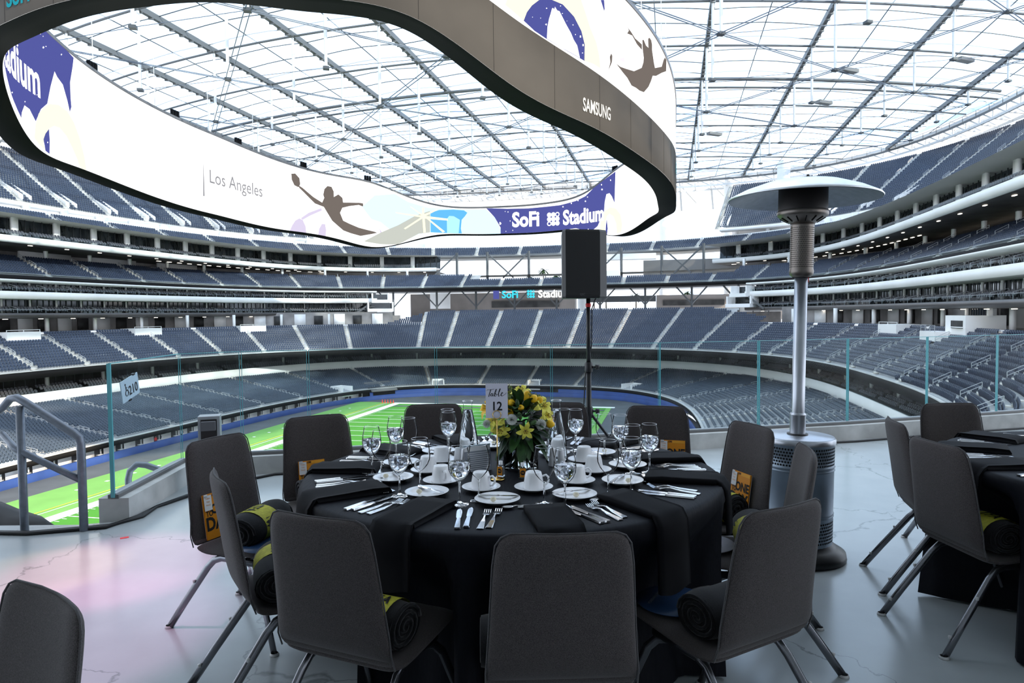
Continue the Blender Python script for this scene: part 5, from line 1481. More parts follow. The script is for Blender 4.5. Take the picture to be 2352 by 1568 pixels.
def shell_mesh(path, name, parent, thick=.034):
    n = len(path); m_ = 13; front = []; back = []
    for i, (y, z) in enumerate(path):
        a = Vector(path[max(i - 1, 0)]); b = Vector(path[min(i + 1, n - 1)]); t = (b - a).normalized(); nrm = Vector((-t.y, t.x))   # (y,z) normal towards the sitter
        if nrm.y < 0 and z < .42: nrm = -nrm
        full = [q for q in PATH]; gi = full.index((y, z)); tt = gi / (len(full) - 1)
        hw = .215 if gi < 8 else .215 - .038 * (gi - 8) / 7.0
        if gi == 15: hw -= .034
        if gi == 14: hw -= .014
        if gi == 13: hw -= .003
        if gi == 0: hw -= .04
        if gi == 1: hw -= .014
        th = thick * (.35 if gi in (0, 15) else .8 if gi in (1, 14) else 1)
        fr = []; bk = []
        for k in range(m_):
            s_ = -1 + 2 * k / (m_ - 1); x = hw * s_
            curve = .020 * (s_ * s_) * (1 if gi > 8 else .3)
            edge = 1 - .75 * max(0, (abs(s_) - .82) / .18) ** 2
            fr.append((x, y + nrm.x * (th / 2 * edge) + (curve if gi > 7 else 0), z + nrm.y * th / 2 * edge))
            bk.append((x, y - nrm.x * (th / 2 * edge) + (curve if gi > 7 else 0), z - nrm.y * th / 2 * edge))
        front.append(fr); back.append(bk)
    vv = [p for r in front for p in r] + [p for r in back for p in r]; o = n * m_; ff = []
    for i in range(n - 1):
        for k in range(m_ - 1):
            a = i * m_ + k; ff.append((a, a + 1, a + m_ + 1, a + m_)); ff.append((o + a, o + a + m_, o + a + m_ + 1, o + a + 1))
        for k in (0, m_ - 1):
            a = i * m_ + k; ff.append((a, a + m_, o + a + m_, o + a) if k == 0 else (a, o + a, o + a + m_, a + m_))
    for i in (0, n - 1):
        for k in range(m_ - 1):
            a = i * m_ + k; ff.append((a, o + a, o + a + 1, a + 1) if i == 0 else (a, a + 1, o + a + 1, o + a))
    mb = MB().add(vv, ff, True); ob = mb.build(name, 'chair_fabric', parent)
    md = ob.modifiers.new('sub', 'SUBSURF'); md.levels = 1; md.render_levels = 1
    return back, ob
def make_chair():
    t = empty('banquet_chair')
    shell_mesh(PATH[:8], 'seat', t); back, _ = shell_mesh(PATH[7:], 'backrest', t)
    seam = [r[0] for r in back] + back[-1][2:-2:3] + [r[-1] for r in reversed(back)]
    MB().tube([(x * 1.005, y - .002, z) for x, y, z in seam], .0028, 5).build('piping', 'chair_seam', t)
    for s_ in (-1, 1):
        x0 = .165 * s_
        MB().tube([(x0, .14, .365), (x0, .02, .365), (x0, -.06, .363), (x0 + .004 * s_, -.105, .347), (x0 + .009 * s_, -.14, .312), (x0 + .03 * s_, -.27, .135), (x0 + .045 * s_, -.365, .0)], .0165, 10, rx=.7).build('leg', 'chrome_tube', t)
        MB().tube([(x0 * .9, .0, .360), (x0 * .9, .08, .360), (x0 * .95 + .004 * s_, .13, .342), (x0 + .01 * s_, .165, .302), (x0 + .03 * s_, .24, .135), (x0 + .045 * s_, .29, .0)], .0165, 10, rx=.7).build('leg', 'chrome_tube', t)
        for yy in (-.365, .29): 
            g = MB().lathe([(0, .0), (.02, .0), (.02, .006), (.016, .012)], 10, (x0 + .045 * s_, yy, 0)).build('glide', 'glide', t)
        mbn = MB()
        for yy, zz in ((-.19, .235), (-.31, .075)): mbn.lathe([(.006, 0), (.008, .012), (0, .014)], 6, (x0 + .03 * s_, yy - .018, zz))
        mbn.build('stacking_bumper', 'glide', t)
    mb = MB(); mb.tube([(-.165, .06, .360), (.165, .06, .360)], .011, 8); mb.tube([(-.165, -.04, .362), (.165, -.04, .362)], .011, 8); mb.build('seat_frame', 'chrome_tube', t)
    return t
chair0 = make_chair()
TX, TY, TR = -.01, 3.08, .915
YB = -.279   # back top behind the origin
used = False
def place_chair(mx, my, az, label, group):
    """mx, my: where the middle of the back's top edge stands; az: facing, degrees"""
    global used
    rz = rad(az - 90)
    d = Vector((math.cos(rad(az)), math.sin(rad(az)), 0))
    loc = Vector((mx, my, 0)) - d * YB
    c = chair0 if not used else copy_tree(chair0); used = True
    c.location = loc; c.rotation_euler = (0, 0, rz); tag(c, label, 'chair', group)
    return Matrix.Translation(loc) @ Matrix.Rotation(rz, 4, 'Z')
G1 = 'chairs around the table in front'
CH = [('front', .135, 1.80, 92, 'dark grey upholstered chair with its back square to the camera, front centre'),
      ('frontleft', -.595, 1.985, 66, 'dark grey upholstered chair in front of the table, left of the centre one'),
      ('left', -1.115, 2.52, 31, 'dark grey chair at the left side, seen almost edge on'),
      ('leftback', -1.47, 3.33, -25, 'dark grey chair left of the table in front of the power pedestal'),
      ('backleft', -1.17, 4.02, -58, 'dark grey chair at the back left with the field behind it'),
      ('backmid', -.52, 4.48, -86, 'dark grey chair behind the left water carafe'),
      ('backright', .30, 4.50, -92, 'dark grey chair behind the flowers and the right carafe'),
      ('farright', .91, 4.28, -107, 'dark grey chair at the back right beside the speaker stand'),
      ('rightback', 1.265, 3.54, -163, 'dark grey chair on the right in front of the heater tank'),
      ('right', 1.275, 2.90, 168, 'dark grey chair seen edge on before the heater tank'),
      ('frontright', .835, 2.04, 120, 'dark grey chair at the front right, back turned to camera')]
MX = {}
for n_, x, y, az, lb in CH: MX[n_] = place_chair(x, y, az, lb, G1)
G2 = 'chairs around the table at right'
for n_, x, y, az, lb in (('r1', 2.03, 3.64, -15, 'dark grey chair at the right table, seen from the side, farther of the pair'), ('r2', 1.87, 3.03, 5, 'dark grey chair at the right table nearest the camera with splayed chrome legs'), ('r3', 2.73, 4.27, -88, 'dark grey chair behind the right table holding an orange booklet')):
    MX[n_] = place_chair(x, y, az, lb, G2)
G3 = 'chairs of the table at left'
MX['l1'] = place_chair(-1.00, 1.46, 236, 'dark grey chair cropped by the lower left corner', G3)
MX['l2'] = place_chair(-1.415, 1.70, 236, 'dark chair edge just visible at the left frame edge', G3)

# ---- things on the chairs
def rolled_blanket(M, x=0, y=-.075, rot=0.0, label='', band=0.0, L=.36, r=.082, lift=0.0):
    e = empty('rolled_blanket'); e.matrix_world = M @ Matrix.Translation((x, y,   .414 + r * .88 + lift)) @ Matrix.Rotation(rot, 4, 'Z')
    seg = 30; n_ = 13; vv = []; ff = []
    for i in range(n_):
        t = -1 + 2 * i / (n_ - 1)
        rr = r * (1 - .10 * max(0, abs(t) - .8) / .2) * (1 + .03 * math.sin(5 * t))
        for k in range(seg):
            a = 2 * PI * k / seg; q = rr * (1 + .025 * math.sin(3 * a + 2 * t)); vv.append((t * L / 2, q * math.cos(a) * 1.12, q * math.sin(a) * .90))
    for i in range(n_ - 1):
        for k in range(seg): ff.append((i * seg + k, (i + 1) * seg + k, (i + 1) * seg + (k + 1) % seg, i * seg + (k + 1) % seg))
    mb = MB(); mb.add(vv, ff, True)
    # spiral ends
    for sgn in (-1, 1):
        prev = None; pts = []
        for k in range(46):
            a = k * .42; rr = r * .94 * (1 - k / 50); pts.append((sgn * (L / 2 - .004), rr * math.cos(a) * 1.1, rr * math.sin(a) * .88))
        mb.tube(pts, .0065, 5)
        mb.add([(sgn * (L / 2 - .008), r * 1.05 * math.cos(2 * PI * k / 16), r * .85 * math.sin(2 * PI * k / 16)) for k in range(16)], [tuple(range(16))])
    mb.build('roll', 'blanket_fleece', e)
    bx = band; bw = .062
    vv = []; ff = []
    for k in range(17):
        a = rad(-40) + rad(220) * k / 16
        for xx in (bx - bw, bx + bw): vv.append((xx, (r + .004) * math.cos(a) * 1.12, (r + .004) * math.sin(a) * .90))
    for k in range(16): ff.append((2 * k, 2 * k + 1, 2 * k + 3, 2 * k + 2))
    MB().add(vv, ff, True).build('paper_band', 'label_yellow', e)
    T = text_tris('TFA', .055, .001, 0, 'CENTER')
    mb = MB()
    for t in T:
        P = []
        for px_, py_ in t:
            a = rad(92) + (.02 - py_) / r; P.append((bx + px_, (r + .0075) * math.cos(a) * 1.12 * -1 * -1, (r + .0075) * math.sin(a) * .90))
        mb.add(P, [(0, 1, 2)])
    mb.build('lettering', 'ink', e)
    return tag(e, label, 'blanket', 'rolled black blankets lying on the chair seats')
def booklet(M, x, label, lean=8, y=-.172, rz=0.0, z=.422):
    e = empty('booklet'); e.matrix_world = M @ Matrix.Translation((x, y, z)) @ Matrix.Rotation(rz, 4, 'Z') @ Matrix.Rotation(rad(lean), 4, 'X')
    MB().box((0, 0, .105), (.15, .008, .21)).build('cover', 'booklet_orange', e)
    MB().box((0, -.006, .104), (.146, .004, .205)).build('pages', 'paper', e)
    Fm = Matrix.Translation((0, .0052, 0)) @ Matrix.Rotation(PI, 4, 'Z') @ Matrix.Rotation(PI / 2, 4, 'X')
    MB().box((-.035, .0048, .200), (.075, .001, .016)).build('strip', 'booklet_strip', e)
    lettering('lettering', 'ONE', .062, Fm @ Matrix.Translation((.018, .115, 0)), 'ink', e, offset=.0022, sx=.86)
    lettering('lettering', 'TO', .034, Fm @ Matrix.Translation((-.048, .108, 0)), 'ink', e, offset=.0008, sx=.8)
    lettering('lettering', 'DAY', .085, Fm @ Matrix.Translation((-.002, .042, 0)), 'ink', e, offset=.003, sx=.84)
    lettering('lettering', '...ONE', .014, Fm @ Matrix.Translation((-.015, .197, 0)), 'ink', e, offset=.0006)
    tg = MB().box((.052, .0075, .170), (.042, .002, .070)).box((.062, .0075, .203), (.02, .002, .016)).build('paper_tag', 'paper', e)
    lettering('tag_print', 'TURN', .0105, Fm @ Matrix.Translation((-.052, .187, .004)), 'booklet_orange', e)
    lettering('tag_print', 'THE', .0105, Fm @ Matrix.Translation((-.052, .172, .004)), 'booklet_orange', e)
    lettering('tag_print', 'PAGE', .0105, Fm @ Matrix.Translation((-.052, .157, .004)), 'booklet_orange', e)
    return tag(e, label, 'booklet', 'orange booklets standing on the chair seats')
rolled_blanket(MX['leftback'], .03, .03, .25, 'rolled black blanket with yellow TFA band on the chair before the pedestal', band=.02, L=.34, lift=.01)
rolled_blanket(MX['left'], .03, -.06, -.2, 'rolled black blanket with yellow band on the edge-on left chair', band=-.04, L=.36)
rolled_blanket(MX['frontleft'], -.02, -.06, .0, 'rolled black blanket on the front left chair, end showing', band=.10, L=.40)
rolled_blanket(MX['front'], .0, -.06, 0, 'rolled black blanket sticking out behind the front centre chair', band=.0, L=.46)
rolled_blanket(MX['frontright'], .04, -.05, .0, 'rolled black blanket on the front right chair beside a dark brochure', band=.12, L=.40)
rolled_blanket(MX['rightback'], .02, -.01, .3, 'rolled black blanket draped on the chair in front of the heater', band=-.10, L=.36)
rolled_blanket(MX['backleft'], -.02, -.06, .0, 'rolled black blanket on the back left chair against the booklet', band=.0, L=.36)
rolled_blanket(MX['right'], .0, -.06, .0, 'rolled black blanket on the chair edge-on before the heater', band=.0, L=.40)
rolled_blanket(MX['r1'], -.02, -.06, .0, 'rolled black blanket on the farther side-on chair at right', band=.0, L=.34)
rolled_blanket(MX['r2'], -.02, -.06, .0, 'rolled black blanket on the near chair of the right table', band=.11, L=.42)
rolled_blanket(MX['r3'], .0, -.06, .0, 'rolled black blanket under the booklet behind the right table', band=.0, L=.36)
booklet(MX['rightback'], -.0, 'orange booklet reading ONE DAY on the chair before the heater', rz=0)
booklet(MX['backleft'], .05, 'orange booklet with white tag on the back left chair')
booklet(MX['leftback'], .07, 'orange booklet behind the edge-on left chair')
booklet(MX['r3'], .0, 'orange booklet with white tag on the chair behind the right table')
booklet(MX['r1'], -.08, 'orange booklet seen from the side on the right table chair')
booklet(MX['farright'], -.10, 'orange booklet peeking over the table before the back right chair', z=.47)
booklet(MX['backmid'], -.06, 'orange booklet low behind the left carafe on the back chair', z=.42)
def brochure(M, x, y, rz, label, txt='TEACHFORAMERICA', ma='brochure_blue'):
    e = empty('round_brochure'); e.matrix_world = M @ Matrix.Translation((x, y, .440)) @ Matrix.Rotation(rz, 4, 'Z')
    MB().lathe([(0, 0), (.13, 0), (.13, .004), (0, .005)], 32).build('card', ma, e)
    lettering('lettering', txt, .016, Matrix.Translation((0, -.07, .006)), 'steel_grey', e)
    return tag(e, label, 'brochure', 'round brochures lying on the chair seats')
brochure(MX['frontright'], -.06, .16, rad(-150), 'dark blue round brochure on the front right chair')
brochure(MX['leftback'], .10, .17, 0, 'blue round brochure tip beside the TFA blanket at left')
brochure(MX['right'], .0, .16, 0, 'pale grey round brochure on the seat before the heater', ma='brochure_grey')
brochure(MX['r2'], .0, .14, rad(-80), 'blue brochure on the near chair of the right table')

# ------------------------------------------------------------------ tables and cloths
mat('tablecloth_black', (.0045, .005, .008), .62, spec=.14, noise=.15, scale=70)
def crush(m):
    nt = m.node_tree; b = nt.nodes['Principled BSDF']; tc = nt.nodes.new('ShaderNodeTexCoord'); mp = nt.nodes.new('ShaderNodeMapping'); mp.inputs['Scale'].default_value = (90, 9, 9)
    n = nt.nodes.new('ShaderNodeTexNoise'); n.inputs['Scale'].default_value = 1; n.inputs['Detail'].default_value = 4; bp = nt.nodes.new('ShaderNodeBump'); bp.inputs['Strength'].default_value = .5; bp.inputs['Distance'].default_value = .003
    nt.links.new(tc.outputs['Object'], mp.inputs[0]); nt.links.new(mp.outputs[0], n.inputs['Vector']); nt.links.new(n.outputs['Fac'], bp.inputs['Height']); nt.links.new(bp.outputs[0], b.inputs['Normal'])
crush(MATS['tablecloth_black'])
mat('napkin_black', (.0035, .0035, .005), .8, spec=.15)
mat('table_wood', (.25, .18, .12), .6)
def round_table(x, y, R, seed, lb1, lb2, names):
    chairs = []
    for n_ in names:
        c = MX[n_] @ Vector((0, .245, 0)); c -= Vector((x, y, 0)); chairs.append((math.atan2(c.y, c.x) % (2 * PI), c.xy.length - .035))
    t = empty('banquet_table', (x, y, 0), 0, lb1, 'table')
    MB().lathe([(0, .73), (R - .01, .73), (R - .005, .74), (R - .01, .752), (0, .752)], 64).build('tabletop', 'table_wood', t)
    for a in range(4): MB().tube([(.45 * math.cos(a * PI / 2 + .4), .45 * math.sin(a * PI / 2 + .4), 0), (.42 * math.cos(a * PI / 2 + .4), .42 * math.sin(a * PI / 2 + .4), .73)], .016, 8).build('leg', 'chrome_tube', t)
    seg = 180; vv = [(0, 0, .757)]; ff = []; rg = [(.3, .757), (.6, .757), (R - .05, .757), (R - .012, .7575), (R + .003, .752), (R + .010, .738), (R + .014, .70), (R + .02, .6), (R + .03, .45), (R + .04, .25), (R + .05, .012)]
    rnd = random.Random(seed); ph = [rnd.random() * 6.3 for _ in range(4)]
    for (r, z) in rg:
        dpt = max(0, (.74 - z) / .73)
        for k in range(seg):
            a = 2 * PI * k / seg
            tuck = 0
            for ca, cr_ in chairs:
                dd = abs((a - ca + PI) % (2 * PI) - PI)
                wgt = max(0, min(1, (.36 - dd) / .12)); wgt = wgt * wgt * (3 - 2 * wgt)
                tuck = max(tuck, wgt * max(0, R + .06 - cr_) * max(0, min(1, (.70 - z) / .22)))
            q = r - tuck + dpt ** .8 * (.35 if tuck > .02 else 1) * (.030 * math.sin(13 * a + ph[0] + .5 * math.sin(3 * a)) + .018 * math.sin(23 * a + ph[1]) + .012 * math.sin(7 * a + ph[2]))
            vv.append((q * math.cos(a), q * math.sin(a), z))
    for k in range(seg): ff.append((0, 1 + k, 1 + (k + 1) % seg))
    for i in range(len(rg) - 1):
        for k in range(seg): a = 1 + i * seg; ff.append((a + k, a + seg + k, a + seg + (k + 1) % seg, a + (k + 1) % seg))
    o = MB().add(vv, ff, True).build('tablecloth', 'tablecloth_black'); o.location = (x, y, 0); tag(o, lb2, 'tablecloth')
round_table(TX, TY, TR, 3, 'round banquet table under the black cloth in the centre', 'black crinkled floor-length tablecloth on the centre table', [c[0] for c in CH])
RTX, RTY = 2.985, 3.02
round_table(RTX, RTY, .915, 9, 'round banquet table under the black cloth at right edge', 'black floor-length tablecloth on the table cut by the right edge', ['r1', 'r2', 'r3'])
ZT = .7585
def polar(a, r, cx=TX, cy=TY): return Vector((cx + r * math.cos(rad(a)), cy + r * math.sin(rad(a)), ZT))
def napkin(a, label, cx=TX, cy=TY, R=TR, r0=.62, wd=.155, drop=.26, skew=0.0):
    """folded napkin lying on the table and hanging over its edge"""
    path = [(r0, .006), (r0 + .01, .022), (r0 + .08, .026), (r0 + .18, .022), (R - .02, .020), (R + .012, .012), (R + .034, -.02), (R + .040, -.08), (R + .046, -drop)]
    d = Vector((math.cos(rad(a)), math.sin(rad(a)), 0)); s_ = Vector((-d.y, d.x, 0))
    vv = []; ff = []; m_ = 9
    for i, (r, z) in enumerate(path):
        wv = wd * (.92 + .12 * i / len(path))
        for k in range(m_):
            t = -1 + 2 * k / (m_ - 1); p = Vector((cx, cy, 0)) + d * (r - (.0 if r < R else .012 * t * t)) + s_ * (t * wv / 2 + skew * (r - r0)) + Vector((0, 0, ZT + z + .006 * math.sin(3 * t + a) * (i > 4)))
            vv.append(p)
    n_ = len(path)
    for i, (r, z) in enumerate(path):
        for k in range(m_):
            p = Vector(vv[i * m_ + k]); q = p - Vector((0, 0, max(.016, 0))) if r < R - .01 else p - d * .014 - Vector((0, 0, .0))
            if i < 2: q.z = ZT + .001
            elif r < R - .01: q.z = ZT + .001
            vv.append(q)
    o = n_ * m_
    for i in range(n_ - 1):
        for k in range(m_ - 1):
            b = i * m_ + k; ff.append((b, b + m_, b + m_ + 1, b + 1)); ff.append((o + b, o + b + 1, o + b + m_ + 1, o + b + m_))
        for k in (0, m_ - 1): b = i * m_ + k; ff.append((b, o + b, o + b + m_, b + m_))
    for i in (0, n_ - 1):
        for k in range(m_ - 1): b = i * m_ + k; ff.append((b, b + 1, o + b + 1, o + b))
    c = Vector((cx, cy, 0)) + d * .8
    vv = [Vector(v) - Vector((c.x, c.y, ZT)) for v in vv]
    ob = MB().add(vv, ff, True).build('napkin', 'napkin_black'); ob.location = (c.x, c.y, ZT)
    return tag(ob, label, 'napkin', 'folded black napkins')
# ------------------------------------------------------------------ tableware
mat('silver', (.72, .72, .74), .16, metal=1.0)
mat('china', (.88, .88, .90), .18, spec=.6)
mat('butter', (.72, .66, .50), .5)
mat('gold', (.75, .50, .16), .2, metal=1.0)
mat('card_paper', (.68, .67, .78), .6)
mat('wine_glass_mat', (1, 1, 1), .0, trans=1.0, ior=1.45)
mat('water', (.97, .98, 1), .0, trans=1.0, ior=1.33)
mat('ice', (.93, .95, 1), .12, trans=.9, ior=1.31, bump=.6, scale=60)
pane('thin_glass', (.98, .985, .99), .09)
pane('carafe_glass', (.96, .975, .975), .09)
mat('liquid_clear', (.8, .85, .86), .05, trans=.9)

def at_set(a, r, z=0.0, rz=0.0, cx=TX, cy=TY):
    """frame at polar position: local +y points to the table centre"""
    p = polar(a, r, cx, cy); return Matrix.Translation((p.x, p.y, ZT + z)) @ Matrix.Rotation(rad(a + 90) + rz, 4, 'Z')
PROT = {}
def proto(name, f):
    e = empty(name); f(e); PROT[name] = [e, False]
def put(name, M, label, cat, group=None):
    e, u = PROT[name]
    if u: e = copy_tree(e)
    PROT[name][1] = True
    e.matrix_world = M
    tag(e, label, cat, group); 
    if not group and 'group' in e: del e['group']
    return e
def plate_strip(pts, name, parent, th=.0022):
    """flat cutlery piece: list of (y, halfwidth, z)"""
    vv = []; ff = []; n = len(pts)
    for y, hw, z in pts: vv += [(-hw, y, z), (hw, y, z), (hw * .8, y, z + th), (-hw * .8, y, z + th)]
    for i in range(n - 1):
        for k in range(4): ff.append((4 * i + k, 4 * i + (k + 1) % 4, 4 * i + 4 + (k + 1) % 4, 4 * i + 4 + k))
    ff += [(3, 2, 1, 0), (4 * n - 4, 4 * n - 3, 4 * n - 2, 4 * n - 1)]
    return MB().add(vv, ff).build(name, 'silver', parent)
def mk_fork(e):
    plate_strip([(-.10, .0105, .001), (-.095, .0125, .001), (-.03, .009, .003), (.0, .004, .006), (.02, .003, .009), (.035, .0035, .008)], 'handle', e)
    plate_strip([(.035, .004, .008), (.045, .011, .006), (.056, .0135, .003), (.062, .0135, .002)], 'head', e)
    mb = MB()
    for k in range(4):
        x = -.0115 + .0077 * k; mb.bar((x, .061, .0035), (x * .97, .085, .0015), .0032, .002); mb.bar((x * .97, .085, .0015), (x * .93, .103, .008), .0026, .0018)
    mb.build('tines', 'silver', e)
def mk_knife(e):
    plate_strip([(-.115, .0095, .001), (-.11, .0115, .001), (-.03, .0085, .001), (-.005, .0065, .001)], 'handle', e, .006)
    vv = []; pts = [(-.005, -.006, .006), (.01, -.010, .008), (.06, -.0115, .009), (.09, -.0115, .007), (.108, -.008, .002), (.113, -.003, .0)]
    for y, x0, x1 in pts: vv += [(x0, y, .002), (x1, y, .002), (x1, y, .0042), (x0, y, .003)]
    ff = []; n = len(pts)
    for i in range(n - 1):
        for k in range(4): ff.append((4 * i + k, 4 * i + (k + 1) % 4, 4 * i + 4 + (k + 1) % 4, 4 * i + 4 + k))
    ff += [(3, 2, 1, 0), (4 * n - 4, 4 * n - 3, 4 * n - 2, 4 * n - 1)]
    MB().add(vv, ff).build('blade', 'silver', e)
def mk_spoon(e):
    plate_strip([(-.09, .0085, .001), (-.085, .0105, .001), (-.03, .007, .003), (.0, .0035, .006), (.03, .003, .009), (.04, .005, .008)], 'handle', e)
    vv = []; ff = []; S = 14
    for j, (q, z) in enumerate(((1, .008), (.8, .004), (.45, .001), (0.05, .0))):
        for k in range(S): a = 2 * PI * k / S; vv.append((.0165 * q * math.cos(a), .062 + .025 * q * math.sin(a), z))
    for j in range(3):
        for k in range(S): ff.append((j * S + k, j * S + (k + 1) % S, (j + 1) * S + (k + 1) % S, (j + 1) * S + k))
    MB().add(vv, ff, True).build('bowl', 'silver', e)
def mk_butter_knife(e):
    plate_strip([(-.085, .007, .0), (-.08, .009, .0), (-.02, .0065, .001), (.0, .004, .001)], 'handle', e, .005)
    plate_strip([(.0, .004, .002), (.015, .008, .002), (.06, .009, .002), (.075, .004, .002)], 'blade', e, .0015)
proto('fork', mk_fork); proto('knife', mk_knife); proto('spoon', mk_spoon); proto('butter_knife', mk_butter_knife)
proto('bread_plate', lambda e: (MB().lathe([(0, .003), (.042, .003), (.048, 0), (.052, .002), (.060, .006), (.084, .016), (.087, .0175), (.084, .0185), (.055, .009), (.05, .0075), (0, .0075)], 48).build('dish', 'china', e)))
proto('saucer', lambda e: (MB().lathe([(0, .002), (.036, .002), (.040, 0), (.045, .003), (.070, .013), (.0785, .017), (.076, .0185), (.045, .008), (.03, .0075), (0, .0075)], 48).build('dish', 'china', e)))
def mk_cup(e):   # stands upside down
    MB().lathe([(.0415, .0), (.042, .002), (.040, .02), (.035, .052), (.031, .066), (.026, .0685), (.025, .066), (0, .066)], 40).build('body', 'china', e)
    MB().tube([(.036, 0, .048), (.050, 0, .053), (.060, 0, .043), (.060, 0, .027), (.050, 0, .014), (.040, 0, .013)], .0042, 8, rx=1.5).build('handle', 'china', e)
proto('coffee_cup', mk_cup)
proto('butter_ball', lambda e: (MB().lathe([(0, 0), (.006, .001), (.0115, .007), (.0115, .011), (.008, .017), (0, .0195)], 16).build('curl', 'butter', e)))
GP = [(.0035, .010), (.0035, .078), (.006, .084), (.018, .094), (.032, .110), (.0405, .130), (.0425, .148), (.040, .175), (.034, .205), (.0325, .215)]
def mk_glass(e):
    MB().lathe([(0, .0), (.036, .0), (.0365, .0012), (.030, .003), (.010, .006), (.0045, .011)], 40).build('foot', 'wine_glass_mat', e)
    MB().lathe([(.0045, .011), (.0034, .020), (.0034, .076), (.006, .084)], 16).build('stem', 'wine_glass_mat', e)
    MB().lathe([(.006, .084)] + GP[3:], 40).build('bowl', 'thin_glass', e)
    MB().tube([(.0325 * math.cos(k * PI / 20), .0325 * math.sin(k * PI / 20), .215) for k in range(40)], .0007, 6, closed=True).build('rim', 'silver', e)  # bright metal instead of glass puts the rim's reflected glint into the material
proto('wine_glass', mk_glass)
def mk_water(e):
    mk_glass(e)
    MB().lathe([(0, .0885), (.006, .0895), (.0165, .0955), (.0305, .111), (.039, .130), (.0409, .147), (.0405, .158), (0, .158)], 36).build('iced_water', 'water', e)
    rnd = random.Random(5); mb = MB()
    for k in range(9):
        a = k * 2.4; r = .022 * (k % 3) / 2 + .004; M_ = Matrix.Translation((r * math.cos(a), r * math.sin(a), .118 + .0048 * k)) @ Matrix.Rotation(rnd.random() * 3, 4, 'X') @ Matrix.Rotation(rnd.random() * 3, 4, 'Z')
        mb.box((0, 0, 0), (.017, .015, .013), M=M_, taper=.85)
    mb.build('ice_cubes', 'ice', e)
proto('water_glass', mk_water)
PL = ['front centre', 'front right', 'right', 'far right', 'back right', 'back centre right', 'back centre left', 'back left', 'far left', 'left', 'front left']
PL = [p + ' place' for p in PL]
A0, DA = -82.5, 360 / 11
NAPT = {0: 'at the front centre hanging over the table edge', 1: 'at the front right place, wide and hanging over the edge', 2: 'at the right place beside the forks, hanging past the edge', 3: 'at the far right place near the heater side', 4: 'at the back right place', 5: 'behind the right carafe', 6: 'behind the left carafe', 7: 'at the back left place', 8: 'at the far left place before the booklet chair', 9: 'at the left place, long and hanging over the edge', 10: 'at the front left place between forks and spoon'}
for k in range(11):
    a = A0 + k * DA; pn = PL[k]
    rj = random.Random(k)
    napkin(a + (-1 if k else 3), 'folded black napkin ' + NAPT[k], r0=.60 if k else .64, wd=.16, drop=.20 + .05 * (k % 2), skew=(rj.random() - .5) * .3 if k else 0)
    back = 4 <= k <= 7
    j = lambda s: (rj.random() - .5) * s
    put('fork', at_set(a - 14.5, .755 + j(.02), rz=j(.08)), 'outer of the two silver forks at the %s' % pn, 'fork', 'silver forks on the centre table')
    put('fork', at_set(a - 12.0, .750 + j(.02), rz=-.05 + j(.1)), 'inner of the two silver forks at the %s' % pn, 'fork', 'silver forks on the centre table')
    put('knife', at_set(a + 11.5, .755 + j(.02), rz=.25 + j(.1)), 'left hand silver knife of the pair at the %s' % pn, 'knife', 'silver knives on the centre table')
    put('knife', at_set(a + 13.8, .745 + j(.02), rz=.17 + j(.1)), 'right hand silver knife of the pair at the %s' % pn, 'knife', 'silver knives on the centre table')
    put('spoon', at_set(a - 3 + j(4), .605, rz=PI / 2 + .25 + j(.2)), 'silver dessert spoon lying across at the %s' % pn, 'spoon', 'dessert spoons on the centre table')
    put('fork', at_set(a + 1 + j(4), .625, .004, rz=-PI / 2 - .2 + j(.2)) @ Matrix.Scale(.85, 4), 'silver dessert fork crossing the spoon at the %s' % pn, 'fork', 'silver forks on the centre table')
    Mp = at_set(a - 13, .535)
    put('bread_plate', Mp, 'small white bread plate with butter and knife, %s' % pn, 'plate', 'bread plates on the centre table')
    put('butter_knife', Mp @ Matrix.Translation((.005, .022, .0165)) @ Matrix.Rotation(-PI / 2 + .1 + j(.5), 4, 'Z'), 'silver butter knife resting on the bread plate, %s' % pn, 'knife', 'butter knives on the bread plates')
    put('butter_ball', Mp @ Matrix.Translation((-.012, -.03, .0095)), 'pale butter ball on the bread plate, %s' % pn, 'butter', 'butter balls on the bread plates')
    Ms = at_set(a + 6.5, .375)
    put('saucer', Ms, 'white saucer under the upturned cup, %s' % pn, 'saucer', 'saucers on the centre table')
    put('coffee_cup', Ms @ Matrix.Translation((0, 0, .0085)) @ Matrix.Rotation(-.6 + j(1.5), 4, 'Z'), 'white coffee cup upside down on its saucer, %s' % pn, 'cup', 'upturned coffee cups on the centre table')
GLS = [('W', -.447, 2.653, 'front left place'), ('E', -.374, 2.709, 'front left place'), ('W', -.202, 2.527, 'left of the front centre place'), ('E', -.132, 2.572, 'left of the front centre place'), ('W', .188, 2.472, 'front centre place'), ('E', .114, 2.515, 'front centre place'),
       ('E', .367, 2.621, 'front right place'), ('W', .466, 2.675, 'front right place'), ('W', .604, 3.003, 'rightmost on the table'), ('E', .526, 2.98, 'rightmost water glass'), ('W', -.629, 3.017, 'far left place'), ('E', -.568, 2.911, 'far left place'),
       ('W', -.57, 3.296, 'back left place'), ('E', -.5, 3.25, 'back left place'), ('W', -.326, 3.44, 'back, left of the left carafe'), ('E', -.341, 3.535, 'back chair left of the carafe'), ('W', .322, 3.485, 'right of the right carafe'), ('E', .262, 3.50, 'right carafe at the back'),
       ('E', .448, 3.324, 'back right place beside the stand leg'), ('W', .519, 3.276, 'back right place')]
for t, x, y, wd in GLS:
    M_ = Matrix.Translation((x, y, ZT)) @ Matrix.Rotation(x * 9 + y * 5, 4, 'Z')
    if t == 'W': put('water_glass', M_, 'stemmed glass of iced water, ' + wd, 'glass', 'iced water glasses on the centre table')
    else: put('wine_glass', M_, 'empty stemmed wine glass, ' + (wd if 'place' in wd else 'beside the ' + wd if 'glass' in wd or 'carafe' in wd or 'chair' in wd else wd), 'glass', 'empty wine glasses on the centre table')
